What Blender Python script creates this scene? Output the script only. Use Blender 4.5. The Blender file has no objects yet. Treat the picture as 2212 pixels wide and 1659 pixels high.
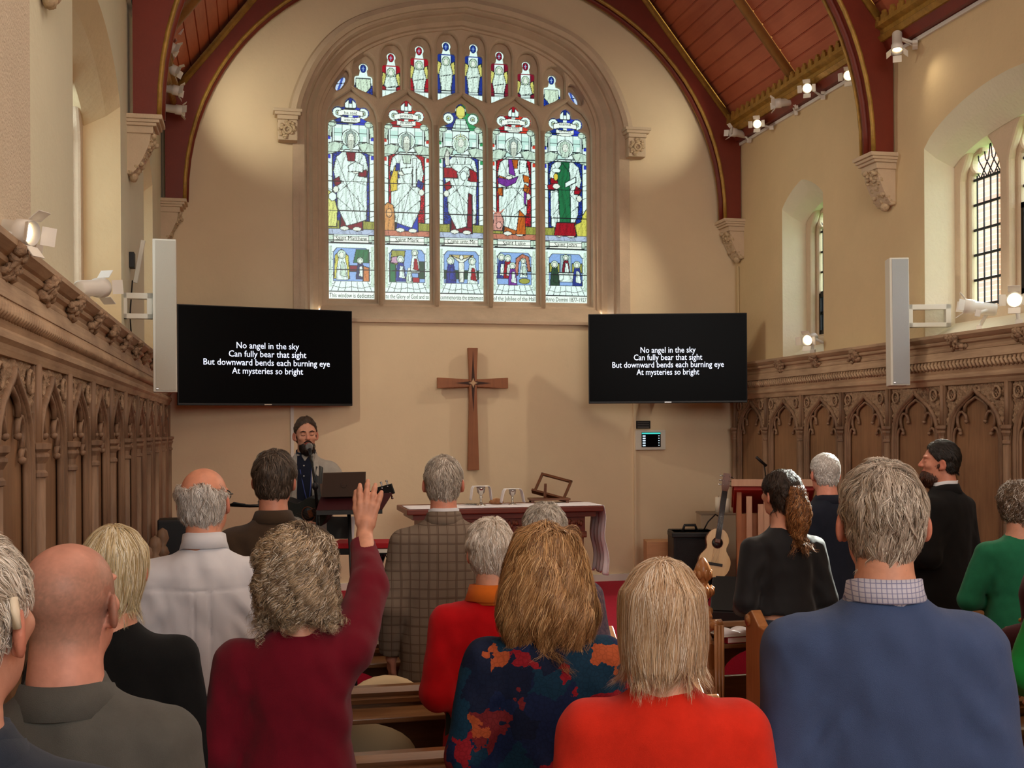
import bpy, bmesh, math, random
import numpy as np
from mathutils import Vector, Matrix, Euler
sc = bpy.context.scene
COL = sc.collection
PI = math.pi
random.seed(7); RNG = np.random.default_rng(7)
# ------------------------------------------------------------------ camera
F = 2500.0; YAW = math.atan(556/2500.0); ROLL = -.006; CZ = 1.8; HY = 930.0
XL, XR, YE = -.86, 5.09, 11.7          # plaster faces: left, right, east wall
XC = 2.13                              # nave centre line
cam = bpy.data.cameras.new('camera'); camo = bpy.data.objects.new('camera', cam); COL.objects.link(camo)
cam.sensor_fit = 'HORIZONTAL'; cam.sensor_width = 36.0; cam.lens = F/2212*36
cam.shift_y = (HY-829.5)/2212
cam.clip_start = .05; cam.clip_end = 200
camo.matrix_world = (Matrix.Translation((0, 0, CZ)) @ Matrix.Rotation(-YAW, 4, 'Z')
                     @ Matrix.Rotation(PI/2, 4, 'X') @ Matrix.Rotation(ROLL, 4, 'Z'))
sc.camera = camo
# ------------------------------------------------------------------ view, world, daylight
vs = sc.view_settings
sc.display_settings.display_device = 'sRGB'
vs.view_transform = 'Standard'; vs.look = 'None'; vs.gamma = 1; vs.use_curve_mapping = False; vs.exposure = 0.15
sc.cycles.use_denoising = True
sc.cycles.max_bounces = 7; sc.cycles.diffuse_bounces = 4; sc.cycles.glossy_bounces = 3
sc.cycles.transparent_max_bounces = 12; sc.cycles.sample_clamp_indirect = 4.0
sc.cycles.caustics_reflective = False; sc.cycles.caustics_refractive = False
w = bpy.data.worlds.new('overcast_sky'); sc.world = w; w.use_nodes = True
bg = w.node_tree.nodes['Background']; bg.inputs[0].default_value = (.86, .94, 1, 1); bg.inputs[1].default_value = 5.0

def light(name, kind, loc, energy, color, aim=None, **kw):
    l = bpy.data.lights.new(name, kind); l.energy = energy; l.color = color
    for k, v in kw.items(): setattr(l, k, v)
    o = bpy.data.objects.new(name, l); COL.objects.link(o); o.location = loc
    if aim is not None:
        o.rotation_euler = (Vector(aim)-Vector(loc)).to_track_quat('-Z', 'Y').to_euler()
    return o
# sun through the south (right-hand) windows
light('sun', 'SUN', (8, 9, 8), 26.0, (1, .95, .86), aim=(8-2.55, 9-1.93, 8-1.80), angle=math.radians(.6))
# added fill for unseen windows behind the camera; daylight of both long walls
light('fill_nave', 'AREA', (2.1, -4.3, 4.4), 270, (1, .96, .90), aim=(2.2, 6, 2.0), shape='RECTANGLE', size=5.0, size_y=3.6)
for nm, loc, aim, a, b in (('daylight_south', (5.50, 7.04, 3.45), (0, 7.04, 3.45), 1.9, 1.8), ('daylight_south_lancet', (5.50, 10.14, 3.4), (0, 10.14, 3.4), .7, 1.6),
                           ('daylight_north', (-1.27, 7.04, 3.45), (3, 7.04, 3.45), 1.9, 1.8), ('daylight_north_lancet', (-1.27, 10.14, 3.4), (3, 10.14, 3.4), .7, 1.6)):
    light(nm, 'AREA', loc, 1, (1, 1, 1), aim=aim, shape='RECTANGLE', size=a, size_y=b).data.cycles.is_portal = True   # window openings: where skylight enters
light('daylight_east', 'AREA', (2.1, 12.9, 4.4), 120, (.9, 1, .96), aim=(2.1, 4, 2.6), shape='RECTANGLE', size=2.7, size_y=2.6)
light('fill_overhead', 'AREA', (2.1, 3.6, 6.6), 110, (1, .86, .68), aim=(2.1, 4.2, 0), shape='RECTANGLE', size=3.0, size_y=5.0)  # added overhead fill panel; no pendant lamp hangs here

# ------------------------------------------------------------------ helpers
def lin(c):
    c = c/255.0
    return c/12.92 if c <= .04045 else ((c+.055)/1.055)**2.4
def C(r, g, b): return (lin(r), lin(g), lin(b), 1.0)

def tag(o, label=None, cat=None, group=None, kind=None):
    if label: o['label'] = label
    if cat: o['category'] = cat
    if group: o['group'] = group
    if kind: o['kind'] = kind
    return o
def empty(name, loc=(0, 0, 0), rz=0.0, label=None, cat=None, group=None, kind=None):
    o = bpy.data.objects.new(name, None); COL.objects.link(o); o.location = loc; o.rotation_euler = (0, 0, rz)
    o.empty_display_size = .1
    return tag(o, label, cat, group, kind)
def copy_tree(o, parent=None):
    c = o.copy(); COL.objects.link(c)
    if parent is not None: c.parent = parent
    for ch in list(o.children): copy_tree(ch, c)
    return c

class MB:
    """collects shapes, then links them as ONE mesh object"""
    def __init__(s): s.v = []; s.f = []; s.n = 0; s.sm = []
    def add(s, vs_, fs, smooth=False, M=None):
        vs_ = [Vector(v) for v in vs_]
        if M is not None: vs_ = [M @ v for v in vs_]
        s.v += [tuple(v) for v in vs_]; s.f += [tuple(i+s.n for i in f) for f in fs]; s.sm += [smooth]*len(fs); s.n += len(vs_); return s
    def box(s, a, b, M=None, bev=0.0):
        if bev > 0:
            bm = bmesh.new(); bmesh.ops.create_cube(bm, size=1)
            for v in bm.verts:
                for i in range(3): v.co[i] = a[i]+(v.co[i]+.5)*(b[i]-a[i])
            bmesh.ops.bevel(bm, geom=bm.edges[:], offset=bev, segments=2, affect='EDGES', profile=.6)
            return s.bm(bm, M)
        x0, y0, z0 = a; x1, y1, z1 = b
        return s.add([(x0,y0,z0),(x1,y0,z0),(x1,y1,z0),(x0,y1,z0),(x0,y0,z1),(x1,y0,z1),(x1,y1,z1),(x0,y1,z1)],
                     [(0,3,2,1),(4,5,6,7),(0,1,5,4),(1,2,6,5),(2,3,7,6),(3,0,4,7)], M=M)
    def bm(s, bm, M=None, smooth=False):
        bm.verts.index_update()
        s.add([v.co.copy() for v in bm.verts], [[v.index for v in f.verts] for f in bm.faces], smooth, M); bm.free(); return s
    def prism(s, poly, axis, a, b, M=None, smooth=False):
        """poly: 2D points; axis 'x','y','z' is the extrude direction from a to b"""
        n = len(poly)
        def P(u, v, t): return {'x': (t,u,v), 'y': (u,t,v), 'z': (u,v,t)}[axis]
        vs_ = [P(u, v, a) for u, v in poly]+[P(u, v, b) for u, v in poly]
        fs = [(i, (i+1) % n, (i+1) % n+n, i+n) for i in range(n)]+[tuple(range(n-1, -1, -1)), tuple(range(n, 2*n))]
        return s.add(vs_, fs, smooth, M)
    def sweep(s, path, prof, closed=False, cap=True, up=(0, 0, 1), smooth=True, M=None, scale=None):
        """sweep closed 2D profile (side, up) along 3D path"""
        P = [Vector(p) for p in path]; n = len(P); m = len(prof); up = Vector(up); vs_ = []
        for i, p in enumerate(P):
            a = P[i-1] if (i > 0 or closed) else p; b = P[(i+1) % n] if (i < n-1 or closed) else p
            t = (b-a).normalized() if (b-a).length > 1e-9 else Vector((0,0,1))
            side = t.cross(up)
            if side.length < 1e-5: side = t.cross(Vector((0, 1, .01)))
            side.normalize(); u2 = side.cross(t).normalized()
            k = 1.0
            if 0 < i < n-1 or closed:
                t1 = (p-a).normalized(); c = max(.35, math.sqrt(max(0, (1+t1.dot((b-p).normalized()))/2)))
                k = 1/c
            sc_ = 1.0 if scale is None else scale[i]
            vs_ += [p+side*(q[0]*sc_*(k if smooth is None else 1))+u2*(q[1]*sc_) for q in prof]
        fs = []
        for i in range(n if closed else n-1):
            j = (i+1) % n
            for q in range(m):
                r = (q+1) % m
                fs.append((i*m+q, i*m+r, j*m+r, j*m+q))
        if cap and not closed: fs += [tuple(range(m-1, -1, -1)), tuple(range((n-1)*m, n*m))]
        return s.add(vs_, fs, bool(smooth), M)
    def tube(s, path, r, n=8, closed=False, M=None, scale=None, up=(0, 0, 1)):
        return s.sweep(path, [(r*math.cos(2*PI*k/n), r*math.sin(2*PI*k/n)) for k in range(n)], closed, True, up, True, M, scale)
    def lathe(s, prof, n=20, M=None, smooth=True):
        """prof: (radius, z)"""
        vs_ = []; m = len(prof)
        for r, z in prof: vs_ += [(r*math.cos(2*PI*k/n), r*math.sin(2*PI*k/n), z) for k in range(n)]
        fs = [(i*n+k, i*n+(k+1) % n, (i+1)*n+(k+1) % n, (i+1)*n+k) for i in range(m-1) for k in range(n)]
        fs += [tuple(range(n-1, -1, -1)), tuple(range((m-1)*n, m*n))]
        return s.add(vs_, fs, smooth, M)
    def ico(s, c, r, sub=2, M=None, noise=0, seed=0):
        bm = bmesh.new(); bmesh.ops.create_icosphere(bm, subdivisions=sub, radius=1)
        rr = r if hasattr(r, '__len__') else (r, r, r); rnd = random.Random(seed)
        for v in bm.verts:
            k = 1+noise*(rnd.random()-.5)*2
            v.co = Vector((c[0]+v.co.x*rr[0]*k, c[1]+v.co.y*rr[1]*k, c[2]+v.co.z*rr[2]*k))
        return s.bm(bm, M, True)
    def build(s, name, mat, parent=None, bevel=0.0, loc=None):
        me = bpy.data.meshes.new(name); me.from_pydata(s.v, [], s.f)
        me.polygons.foreach_set('use_smooth', s.sm); me.update()
        bm = bmesh.new(); bm.from_mesh(me); bmesh.ops.recalc_face_normals(bm, faces=bm.faces[:]); bm.to_mesh(me); bm.free()
        o = bpy.data.objects.new(name, me); COL.objects.link(o)
        if mat is not None: me.materials.append(mat)
        if parent is not None: o.parent = parent
        if loc is not None: o.location = loc
        if bevel:
            b = o.modifiers.new('bevel', 'BEVEL'); b.width = bevel; b.segments = 2; b.limit_method = 'ANGLE'; b.angle_limit = math.radians(40)
        return o
def raw_mesh(name, V, Q, mat, parent=None, smooth=True, col=None):
    """numpy verts (n,3), quads (m,4)"""
    me = bpy.data.meshes.new(name); n, m = len(V), len(Q); k = Q.shape[1]
    me.vertices.add(n); me.vertices.foreach_set('co', np.asarray(V, np.float32).ravel())
    me.loops.add(m*k); me.loops.foreach_set('vertex_index', np.asarray(Q, np.int32).ravel())
    me.polygons.add(m); me.polygons.foreach_set('loop_start', np.arange(0, m*k, k, dtype=np.int32))
    me.polygons.foreach_set('use_smooth', np.full(m, smooth)); me.update(calc_edges=True)
    if col is not None:
        a = me.color_attributes.new('tone', 'FLOAT_COLOR', 'POINT')
        c4 = np.ones((n, 4), np.float32); c4[:, :col.shape[1]] = col; a.data.foreach_set('color', c4.ravel())
    if mat is not None: me.materials.append(mat)
    o = bpy.data.objects.new(name, me); COL.objects.link(o)
    if parent is not None: o.parent = parent
    return o

# ---- unproject a pixel of the 2212x1659 photo onto a real plane (used to read sizes off the photo)
def ray(px, py):
    x = (px-1106)/F; y = -(py-HY)/F
    c, s_ = math.cos(ROLL), math.sin(ROLL); x, y = c*x-s_*y, s_*x+c*y
    c, s_ = math.cos(YAW), math.sin(YAW)
    return Vector((x*c+s_, -x*s_+c, y))
def onY(px, py, Y): d = ray(px, py); t = Y/d.y; return Vector((d.x*t, Y, CZ+d.z*t))
def onX(px, py, X): d = ray(px, py); t = X/d.x; return Vector((X, d.y*t, CZ+d.z*t))
def atD(px, py, D): d = ray(px, py)*D; return Vector((d.x, d.y, CZ+d.z))

# ------------------------------------------------------------------ materials
def nodes(name):
    m = bpy.data.materials.new(name); m.use_nodes = True; nt = m.node_tree
    return m, nt, nt.nodes['Principled BSDF']
def mat(name, col, rough=.6, metal=0.0, bump=0.0, bscale=60.0, var=0.0, vscale=4.0, stretch=(1, 1, 1), spec=.4, emit=None, estr=0.0, sheen=0.0, dark=None):
    m, nt, b = nodes(name)
    b.inputs['Base Color'].default_value = col; b.inputs['Roughness'].default_value = rough
    b.inputs['Metallic'].default_value = metal; b.inputs['Specular IOR Level'].default_value = spec
    if sheen: b.inputs['Sheen Weight'].default_value = sheen
    if emit: b.inputs['Emission Color'].default_value = emit; b.inputs['Emission Strength'].default_value = estr
    if bump or var:
        tc = nt.nodes.new('ShaderNodeTexCoord'); mp = nt.nodes.new('ShaderNodeMapping'); mp.inputs['Scale'].default_value = stretch
        nt.links.new(tc.outputs['Object'], mp.inputs[0])
    if var:
        n = nt.nodes.new('ShaderNodeTexNoise'); n.inputs['Scale'].default_value = vscale; n.inputs['Detail'].default_value = 6; n.inputs['Roughness'].default_value = .65
        nt.links.new(mp.outputs[0], n.inputs['Vector'])
        r = nt.nodes.new('ShaderNodeValToRGB')
        d = dark or tuple(c*(1-var) for c in col[:3])+(1,)
        r.color_ramp.elements[0].position = .3; r.color_ramp.elements[1].position = .7
        r.color_ramp.elements[0].color = d; r.color_ramp.elements[1].color = tuple(min(1, c*(1+var*.5)) for c in col[:3])+(1,)
        nt.links.new(n.outputs[0], r.inputs[0]); nt.links.new(r.outputs[0], b.inputs['Base Color'])
    if bump:
        n2 = nt.nodes.new('ShaderNodeTexNoise'); n2.inputs['Scale'].default_value = bscale; n2.inputs['Detail'].default_value = 5
        nt.links.new(mp.outputs[0], n2.inputs['Vector'])
        bp = nt.nodes.new('ShaderNodeBump'); bp.inputs['Strength'].default_value = bump; bp.inputs['Distance'].default_value = .01
        nt.links.new(n2.outputs[0], bp.inputs['Height']); nt.links.new(bp.outputs[0], b.inputs['Normal'])
    return m
def wood(name, c1, c2, rough=.5, scale=3.0, along='Z', spec=.4):
    st = {'X': (.08, 1, 1), 'Y': (1, .08, 1), 'Z': (1, 1, .08)}[along]
    m, nt, b = nodes(name); b.inputs['Roughness'].default_value = rough; b.inputs['Specular IOR Level'].default_value = spec
    tc = nt.nodes.new('ShaderNodeTexCoord'); mp = nt.nodes.new('ShaderNodeMapping'); mp.inputs['Scale'].default_value = st
    nt.links.new(tc.outputs['Object'], mp.inputs[0])
    n = nt.nodes.new('ShaderNodeTexNoise'); n.inputs['Scale'].default_value = scale*8; n.inputs['Detail'].default_value = 8; n.inputs['Roughness'].default_value = .7; n.inputs['Distortion'].default_value = .8
    n3 = nt.nodes.new('ShaderNodeTexNoise'); n3.inputs['Scale'].default_value = 2.2; n3.inputs['Detail'].default_value = 3
    nt.links.new(mp.outputs[0], n.inputs['Vector']); nt.links.new(tc.outputs['Object'], n3.inputs['Vector'])
    r = nt.nodes.new('ShaderNodeValToRGB'); r.color_ramp.elements[0].color = c1; r.color_ramp.elements[1].color = c2
    r.color_ramp.elements[0].position = .32; r.color_ramp.elements[1].position = .68
    ad = nt.nodes.new('ShaderNodeMath'); ad.operation = 'MULTIPLY_ADD'; ad.inputs[1].default_value = .5; 
    nt.links.new(n3.outputs[0], ad.inputs[0]); 
    m2 = nt.nodes.new('ShaderNodeMath'); m2.operation = 'MULTIPLY'; m2.inputs[1].default_value = .5
    nt.links.new(n.outputs[0], m2.inputs[0]); nt.links.new(m2.outputs[0], ad.inputs[2])
    nt.links.new(ad.outputs[0], r.inputs[0]); nt.links.new(r.outputs[0], b.inputs['Base Color'])
    bp = nt.nodes.new('ShaderNodeBump'); bp.inputs['Strength'].default_value = .25; bp.inputs['Distance'].default_value = .004
    nt.links.new(n.outputs[0], bp.inputs['Height']); nt.links.new(bp.outputs[0], b.inputs['Normal'])
    return m
M = {}
M['plaster'] = mat('plaster', C(218, 194, 152), .85, bump=.35, bscale=28, var=.07, vscale=1.3)
M['plaster_left_lit'] = mat('plaster_left_lit', C(228, 224, 198), .85, bump=.35, bscale=28, var=.06, vscale=1.3)  # same plaster as elsewhere; greenish daylight put into the colour
M['plaster_reveal_lit'] = mat('plaster_reveal_lit', C(232, 224, 200), .85, bump=.4, bscale=40, var=.04)  # same plaster; window light on the reveals put into a paler colour
M['plaster_pink'] = mat('plaster_pink', C(228, 206, 172), .85, bump=.18, bscale=22, var=.06, vscale=1.1)
M['roughcast'] = mat('roughcast', C(220, 205, 182), .9, bump=1.0, bscale=90, var=.05)
M['stone'] = mat('stone', C(204, 180, 154), .85, bump=.3, bscale=70, var=.12, vscale=5)
M['stone_pale'] = mat('stone_pale', C(210, 188, 160), .85, bump=.3, bscale=70, var=.08, vscale=5)
M['stone_carved'] = mat('stone_carved', C(206, 182, 148), .9, bump=.9, bscale=45, var=.25, vscale=30)
M['oak'] = wood('oak', C(90, 66, 50), C(164, 130, 102), .55)
M['oak_panel'] = wood('oak_panel', C(106, 76, 52), C(158, 118, 84), .55)
M['oak_cornice'] = wood('oak_cornice', C(140, 112, 88), C(204, 174, 142), .6, along='Y')  # pale oak, lightened further: ledge-lamp light put into the colour
M['oak_carved'] = mat('oak_carved', C(168, 138, 110), .7, bump=1.0, bscale=60, var=.4, vscale=40)
M['ceiling_board'] = wood('ceiling_board', C(176, 92, 62), C(208, 122, 88), .6, along='Y', scale=1.5)
M['red_beam'] = mat('red_beam', C(122, 46, 28), .5, var=.2, vscale=2, bump=.1)
M['gold'] = mat('gold', C(176, 136, 62), .45, metal=.25, var=.35, vscale=14, bump=.2)
M['tan_rafter'] = mat('tan_rafter', C(170, 124, 66), .55, var=.25, vscale=8)
M['carpet'] = mat('carpet', C(176, 18, 52), .95, bump=.4, bscale=300, var=.15, vscale=60)
M['floorwood'] = wood('floorwood', C(84, 52, 34), C(120, 78, 50), .5, along='Y')
M['white_paint'] = mat('white_paint', C(226, 222, 212), .45)
M['white_plastic'] = mat('white_plastic', C(222, 218, 206), .4)
M['lamp_white'] = mat('lamp_white', C(232, 228, 220), .35)
M['black'] = mat('black', C(22, 21, 22), .5)
M['black_metal'] = mat('black_metal', C(28, 27, 28), .35, metal=.6)
M['steel'] = mat('steel', C(190, 190, 192), .25, metal=1.0)
M['lamp_glow'] = mat('lamp_glow', C(255, 240, 210), .5, emit=C(255, 226, 176), estr=7.0)
M['lead'] = mat('lead', C(30, 34, 36), .7)
M['came'] = mat('came', C(40, 44, 50), .6, metal=.3)
# ================================================================== ROOM SHELL
def area2(P): return sum(P[i-1][0]*P[i][1]-P[i][0]*P[i-1][1] for i in range(len(P)))
def grow(P, d):
    """polygon moved outwards by d (vertex normals)"""
    s_ = 1 if area2(P) > 0 else -1; n = len(P); out = []
    for i in range(n):
        p, q, r = Vector(P[i-1]), Vector(P[i]), Vector(P[(i+1) % n])
        e1 = (q-p).normalized(); e2 = (r-q).normalized(); n1 = Vector((e1.y, -e1.x))*s_; n2 = Vector((e2.y, -e2.x))*s_
        m_ = n1+n2; L = m_.length
        m_ = n1 if L < 1e-6 else m_/L; k = min(1.6, 1/max(.3, m_.dot(n1))); out.append((q.x+m_.x*d*k, q.y+m_.y*d*k))
    return out
from mathutils.geometry import delaunay_2d_cdt
def dedupe(P):
    out = []
    for p in P:
        if not out or math.hypot(p[0]-out[-1][0], p[1]-out[-1][1]) > 1e-5: out.append((p[0], p[1]))
    if math.hypot(out[0][0]-out[-1][0], out[0][1]-out[-1][1]) < 1e-5: out.pop()
    return out
def fill2d(loops):
    V = []; E_ = []
    for P in loops:
        k = len(V); n = len(P); V += [Vector(p) for p in P]; E_ += [(k+i, k+(i+1) % n) for i in range(n)]
    r = delaunay_2d_cdt(V, E_, [], 0, 1e-6)
    def inp(x, y, P):
        c = False; n = len(P)
        for i in range(n):
            x0, y0 = P[i-1]; x1, y1 = P[i]
            if (y0 > y) != (y1 > y) and x < (x1-x0)*(y-y0)/(y1-y0)+x0: c = not c
        return c
    W = [tuple(v) for v in r[0]]; out = []
    for f in r[2]:
        x = sum(W[i][0] for i in f)/len(f); y = sum(W[i][1] for i in f)/len(f)
        if inp(x, y, loops[0]) and not any(inp(x, y, P) for P in loops[1:]): out.append(tuple(f))
    return W, out
def plate(name, outer, holes, th, Mx, mt, parent=None, bevel=0.0, res=2, mt_side=None):
    """flat outline with holes, thickness th centred on its plane, rounded hole edges, placed by matrix Mx"""
    outer = dedupe(outer); holes = [dedupe(h) for h in holes]; mb = MB(); h = th/2
    steps = [(0.0, h-bevel)]+[(bevel*(1-math.cos(a*PI/2/res)), h-bevel+bevel*math.sin(a*PI/2/res)) for a in range(1, res+1)] if bevel else [(0.0, h)]
    for sgn in (-1, 1):
        V, Fc = fill2d([outer]+[grow(p, steps[-1][0]) for p in holes])
        mb.add([(x, y, sgn*h) for x, y in V], Fc)
    nface = len(mb.f)
    for P in [outer]+holes:
        st = steps if P is not outer else [(0.0, h)]
        rings = [[(x, y, -z) for x, y in grow(P, d)] if d else [(x, y, -z) for x, y in P] for d, z in reversed(st)]+[[(x, y, z) for x, y in grow(P, d)] if d else [(x, y, z) for x, y in P] for d, z in st]
        n = len(P); mb.add([v for r in rings for v in r], [(k*n+i, k*n+(i+1) % n, (k+1)*n+(i+1) % n, (k+1)*n+i) for k in range(len(rings)-1) for i in range(n)])
    mb.v = [tuple(Mx @ Vector(v)) for v in mb.v]
    o = mb.build(name, mt, parent)
    if mt_side is not None:
        o.data.materials.append(mt_side)
        for f in o.data.polygons[nface:]: f.material_index = 1
    return o
YZ = lambda x: Matrix(((0, 0, 1, x), (1, 0, 0, 0), (0, 1, 0, 0), (0, 0, 0, 1)))     # (y,z) outline on plane X=x
XZ = lambda y: Matrix(((1, 0, 0, 0), (0, 0, 1, y), (0, 1, 0, 0), (0, 0, 0, 1)))     # (x,z) outline on plane Y=y
def arch_outline(c, half, zb, zs, rise, n=14, p=2.3, q=.62, mix=.22):
    """bottom left, up the jamb, low pointed arch, down to bottom right"""
    pts = [(c-half, zb)]
    for i in range(2*n+1):
        u = -1+i/n; a = abs(u); pts.append((c+half*u, zs+rise*((1-mix)*(1-a**p)**q+mix*(1-a))))
    return pts+[(c+half, zb)]
def loft(outs, mt, name, parent=None, kind=None, close=False):
    """strip between successive 3D polylines of equal length"""
    mb = MB(); n = len(outs[0]); V = [v for o in outs for v in o]; fs = []
    for k in range(len(outs)-1):
        for i in range(n if close else n-1):
            j = (i+1) % n; fs.append((k*n+i, k*n+j, (k+1)*n+j, (k+1)*n+i))
    mb.add(V, fs)
    o = mb.build(name, mt, parent)
    return tag(o, kind=kind)
STR = 'structure'
# ---- floor, chancel platform
o = MB().box((XL-.1, -5, -.2), (XR+.1, 12.2, 0)).build('floor', M['floorwood']); tag(o, kind=STR)
o = MB().box((XL+.06, 7.9, 0), (XR-.05, YE, .21), bev=.012).build('trim_1', M['carpet']); tag(o, kind=STR)
o = MB().box((1.46, -3, .0), (2.15, 7.89, .012)).build('trim_2', M['carpet']); tag(o, kind=STR)
# ---- side walls with their window openings
BIGW = lambda g=0, dz=0: arch_outline(7.04, 1.04-g, 2.46, 3.97-dz*.3, .30-dz*.2, p=2.0, q=.75, mix=.05)
LANC = lambda g=0, dz=0: arch_outline(10.14, .42-g, 2.46, 3.965-dz*.3, .205-dz*.1, p=1.8, q=.85, mix=.35)
for side, X, sg in (('left', XL, -1), ('right', XR, 1)):
    outer = [(-5, 0), (12.15, 0), (12.15, 5.02), (-5, 5.02)]
    plate('wall_'+side, outer, [BIGW(), LANC()], .06, YZ(X+sg*.03), M['plaster'] if sg > 0 else M['plaster_left_lit'], mt_side=M['plaster_reveal_lit'] if sg > 0 else M['plaster'])['kind'] = STR  # left wall pale, its reveals tan: light put into the choice of plaster
    for nm, fn in (('big', BIGW), ('lan', LANC)):
        A = fn(); B = fn(.02, .25); Cc = fn(.05, .5)
        ar = loft([[(X+sg*.0, y, z) for y, z in A], [(X+sg*.09, y, z) for y, z in B], [(X+sg*.22, y, z) for y, z in Cc], [(X+sg*.37, y, z) for y, z in Cc]], M['plaster_reveal_lit'] if sg > 0 else M['plaster'], 'trim_3', kind=STR)  # right reveals pale, left ones tan: how light falls put into the colour
        c = A[0][0]; d = A[-1][0]
        sl = MB().add([(X, c, 2.47), (X, d, 2.47), (X+sg*.34, d, 2.68), (X+sg*.34, c, 2.68)], [(0, 1, 2, 3)]); so = sl.build('trim_4', M['plaster_reveal_lit']); so['kind'] = STR
# near pier of rough plaster on the left
o = MB().box((XL, -5, 2.42), (-.82, 4.67, 6.2), bev=.012).build('trim_5', M['roughcast']); tag(o, kind=STR)
o = MB().box((XL-.1, -5.2, 0), (XR+.1, -5.05, 9)).build('wall_back', M['plaster']); tag(o, kind=STR)

# ---- east wall with the great window's opening
HOOD = [(1.767, 4.93), (1.708, 5.182), (1.559, 5.506), (1.344, 5.771), (1.06, 5.958), (.553, 6.121), (0, 6.206)]
INNER = [(1.444, 5.023), (1.392, 5.215), (1.271, 5.428), (1.116, 5.61), (.857, 5.774), (.507, 5.902), (0, 5.99)]
def arch_pts(ctrl):
    """smooth pointed arch through control points (u,z), from the left springing to the right one"""
    pts = [Vector(p) for p in ctrl]; ext = [pts[0]+Vector((0, -.25))]+pts+[pts[-1]*2-pts[-2]]; out = []
    for i in range(1, len(ext)-2):
        p0, p1, p2, p3 = ext[i-1:i+3]
        for k in range(6):
            t = k/6; out.append(.5*((2*p1)+(p2-p0)*t+(2*p0-5*p1+4*p2-p3)*t*t+(3*p1-p0-3*p2+p3)*t**3))
    out.append(pts[-1]); left = [(-p.x, p.y) for p in out]; return left+[(p.x, p.y) for p in reversed(out[:-1])]
WC = 2.135
def win_outline(dx, dz=0.0, zb=2.95):
    """the window arch moved in by about dx (from the hood to the tracery field); jambs down to zb"""
    t = (dx+.047)/.362; pts = arch_pts([(a[0]+(b[0]-a[0])*t, a[1]+(b[1]-a[1])*t) for a, b in zip(HOOD, INNER)]); pts = [(WC+u, z) for u, z in pts]
    return [(pts[0][0], zb)]+pts+[(pts[-1][0], zb)]
outer = [(XL-.25, 0), (XR+.25, 0), (XR+.25, 5.0), (XC, 9.2), (XL-.25, 5.0)]
plate('wall_front', outer, [win_outline(.06, .05, zb=2.92)], .06, XZ(YE+.03), M['plaster_pink'])['kind'] = STR
# moulded stone orders of the opening, sill
ORD = [(.06, 11.69), (.045, 11.665), (.10, 11.665), (.12, 11.70), (.13, 11.74), (.155, 11.735), (.175, 11.78), (.20, 11.83), (.255, 11.86), (.265, 11.90), (.30, 11.905), (.315, 11.98), (.33, 12.02)]
win = empty('window_1', (0, 0, 0), kind=STR)
loft([[(x, y, z) for x, z in win_outline(dx, .02+dx*.45, zb=2.92+max(0, (y-11.69)*.62))] for dx, y in ORD], M['stone'], 'stone_frame', win)
sill = MB().add([(.50, 11.66, 2.90), (3.77, 11.66, 2.90), (3.77, 11.66, 2.93), (.50, 11.66, 2.93), (.62, 11.72, 2.955), (3.65, 11.72, 2.955), (.70, 12.05, 3.165), (3.57, 12.05, 3.165), (.5, 11.72, 2.9), (3.77, 11.72, 2.9)],
                [(0, 1, 2, 3), (3, 2, 5, 4), (4, 5, 7, 6), (0, 8, 9, 1), (0, 3, 4, 8), (1, 9, 5, 2)]); sill.build('sill', M['stone'], win)
# hood mould over the arch, on carved label stops
hp = [(x, z) for x, z in win_outline(-.02, -.02)][1:-1]
MB().sweep([(x, 11.64, z) for x, z in hp], [(-.055, -.04), (.055, -.055), (.06, .02), (.02, .05), (-.03, .03)], up=(0, -1, 0), smooth=False).build('hood_mould', M['stone_pale'], win)
# thin raised stone margin down both jambs
for s in (-1, 1):
    MB().box((WC+s*1.70-.05, 11.672, 2.95), (WC+s*1.70+.05, 11.70, 4.95)).build('jamb_margin', M['stone'], win)

# ---- lights of the great window
LX = [.99, 1.57, 2.147, 2.72, 3.29]; LZB = 3.17
def light_half():
    p = [(.235, LZB), (.235, 4.97), (.215, 5.005), (.175, 5.02), (.137, 5.033)]
    p += [(.13+.062*math.cos(math.radians(a)), 5.10+.062*math.sin(math.radians(a))) for a in range(-70, 125, 16)]
    return p+[(.066, 5.160), (.062, 5.19), (.05, 5.225), (.025, 5.248), (0, 5.258)]
def mirror(half, xc): return [(xc+x, z) for x, z in half]+[(xc-x, z) for x, z in reversed(half[:-1] if half[-1][0] == 0 else half)]
TX = [(1.123, 5.618, 1), (1.412, 5.747, -1), (1.708, 5.839, 1), (1.994, 5.902, -1), (2.286, 5.897, 1), (2.567, 5.837, -1), (2.855, 5.747, 1), (3.141, 5.615, -1)]
def upper_light(xc, zt, lowside, g=0.0):
    """lowside: +1 lowest corner right, -1 left"""
    h = .095+g; zb = 5.275-g*1.1; zb2 = 5.365-g*1.0; zsh = zt-.135+g*.3; r = .048+g*.9; zc = zt-.048+g*.1
    right = [(h, zb if lowside > 0 else zb2), (h, zsh-.02), (h-.01, zsh), (.045+g*.6, zsh+.01)]
    right += [(r*math.cos(math.radians(a)), zc+r*math.sin(math.radians(a))) for a in range(-40, 91, 13)]
    left = [(-x, z) for x, z in reversed(right[:-1])]; left[-1] = (-h, zb if lowside < 0 else zb2)
    mid = [(-h*.35*lowside, zb2-.012)] if False else []
    return [(xc+x, z) for x, z in right]+[(xc+x, z) for x, z in left]+mid
def dagger(xc, zc, tilt, g=0.0):
    P = []
    for a in range(0, 360, 20):
        u = (.032+g)*math.cos(math.radians(a)); v = (.085+g*1.2)*math.sin(math.radians(a)); P.append((xc+u*math.cos(tilt)-v*math.sin(tilt), zc+u*math.sin(tilt)+v*math.cos(tilt)))
    return P
FIELD = win_outline(.30, zb=3.10)
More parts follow.
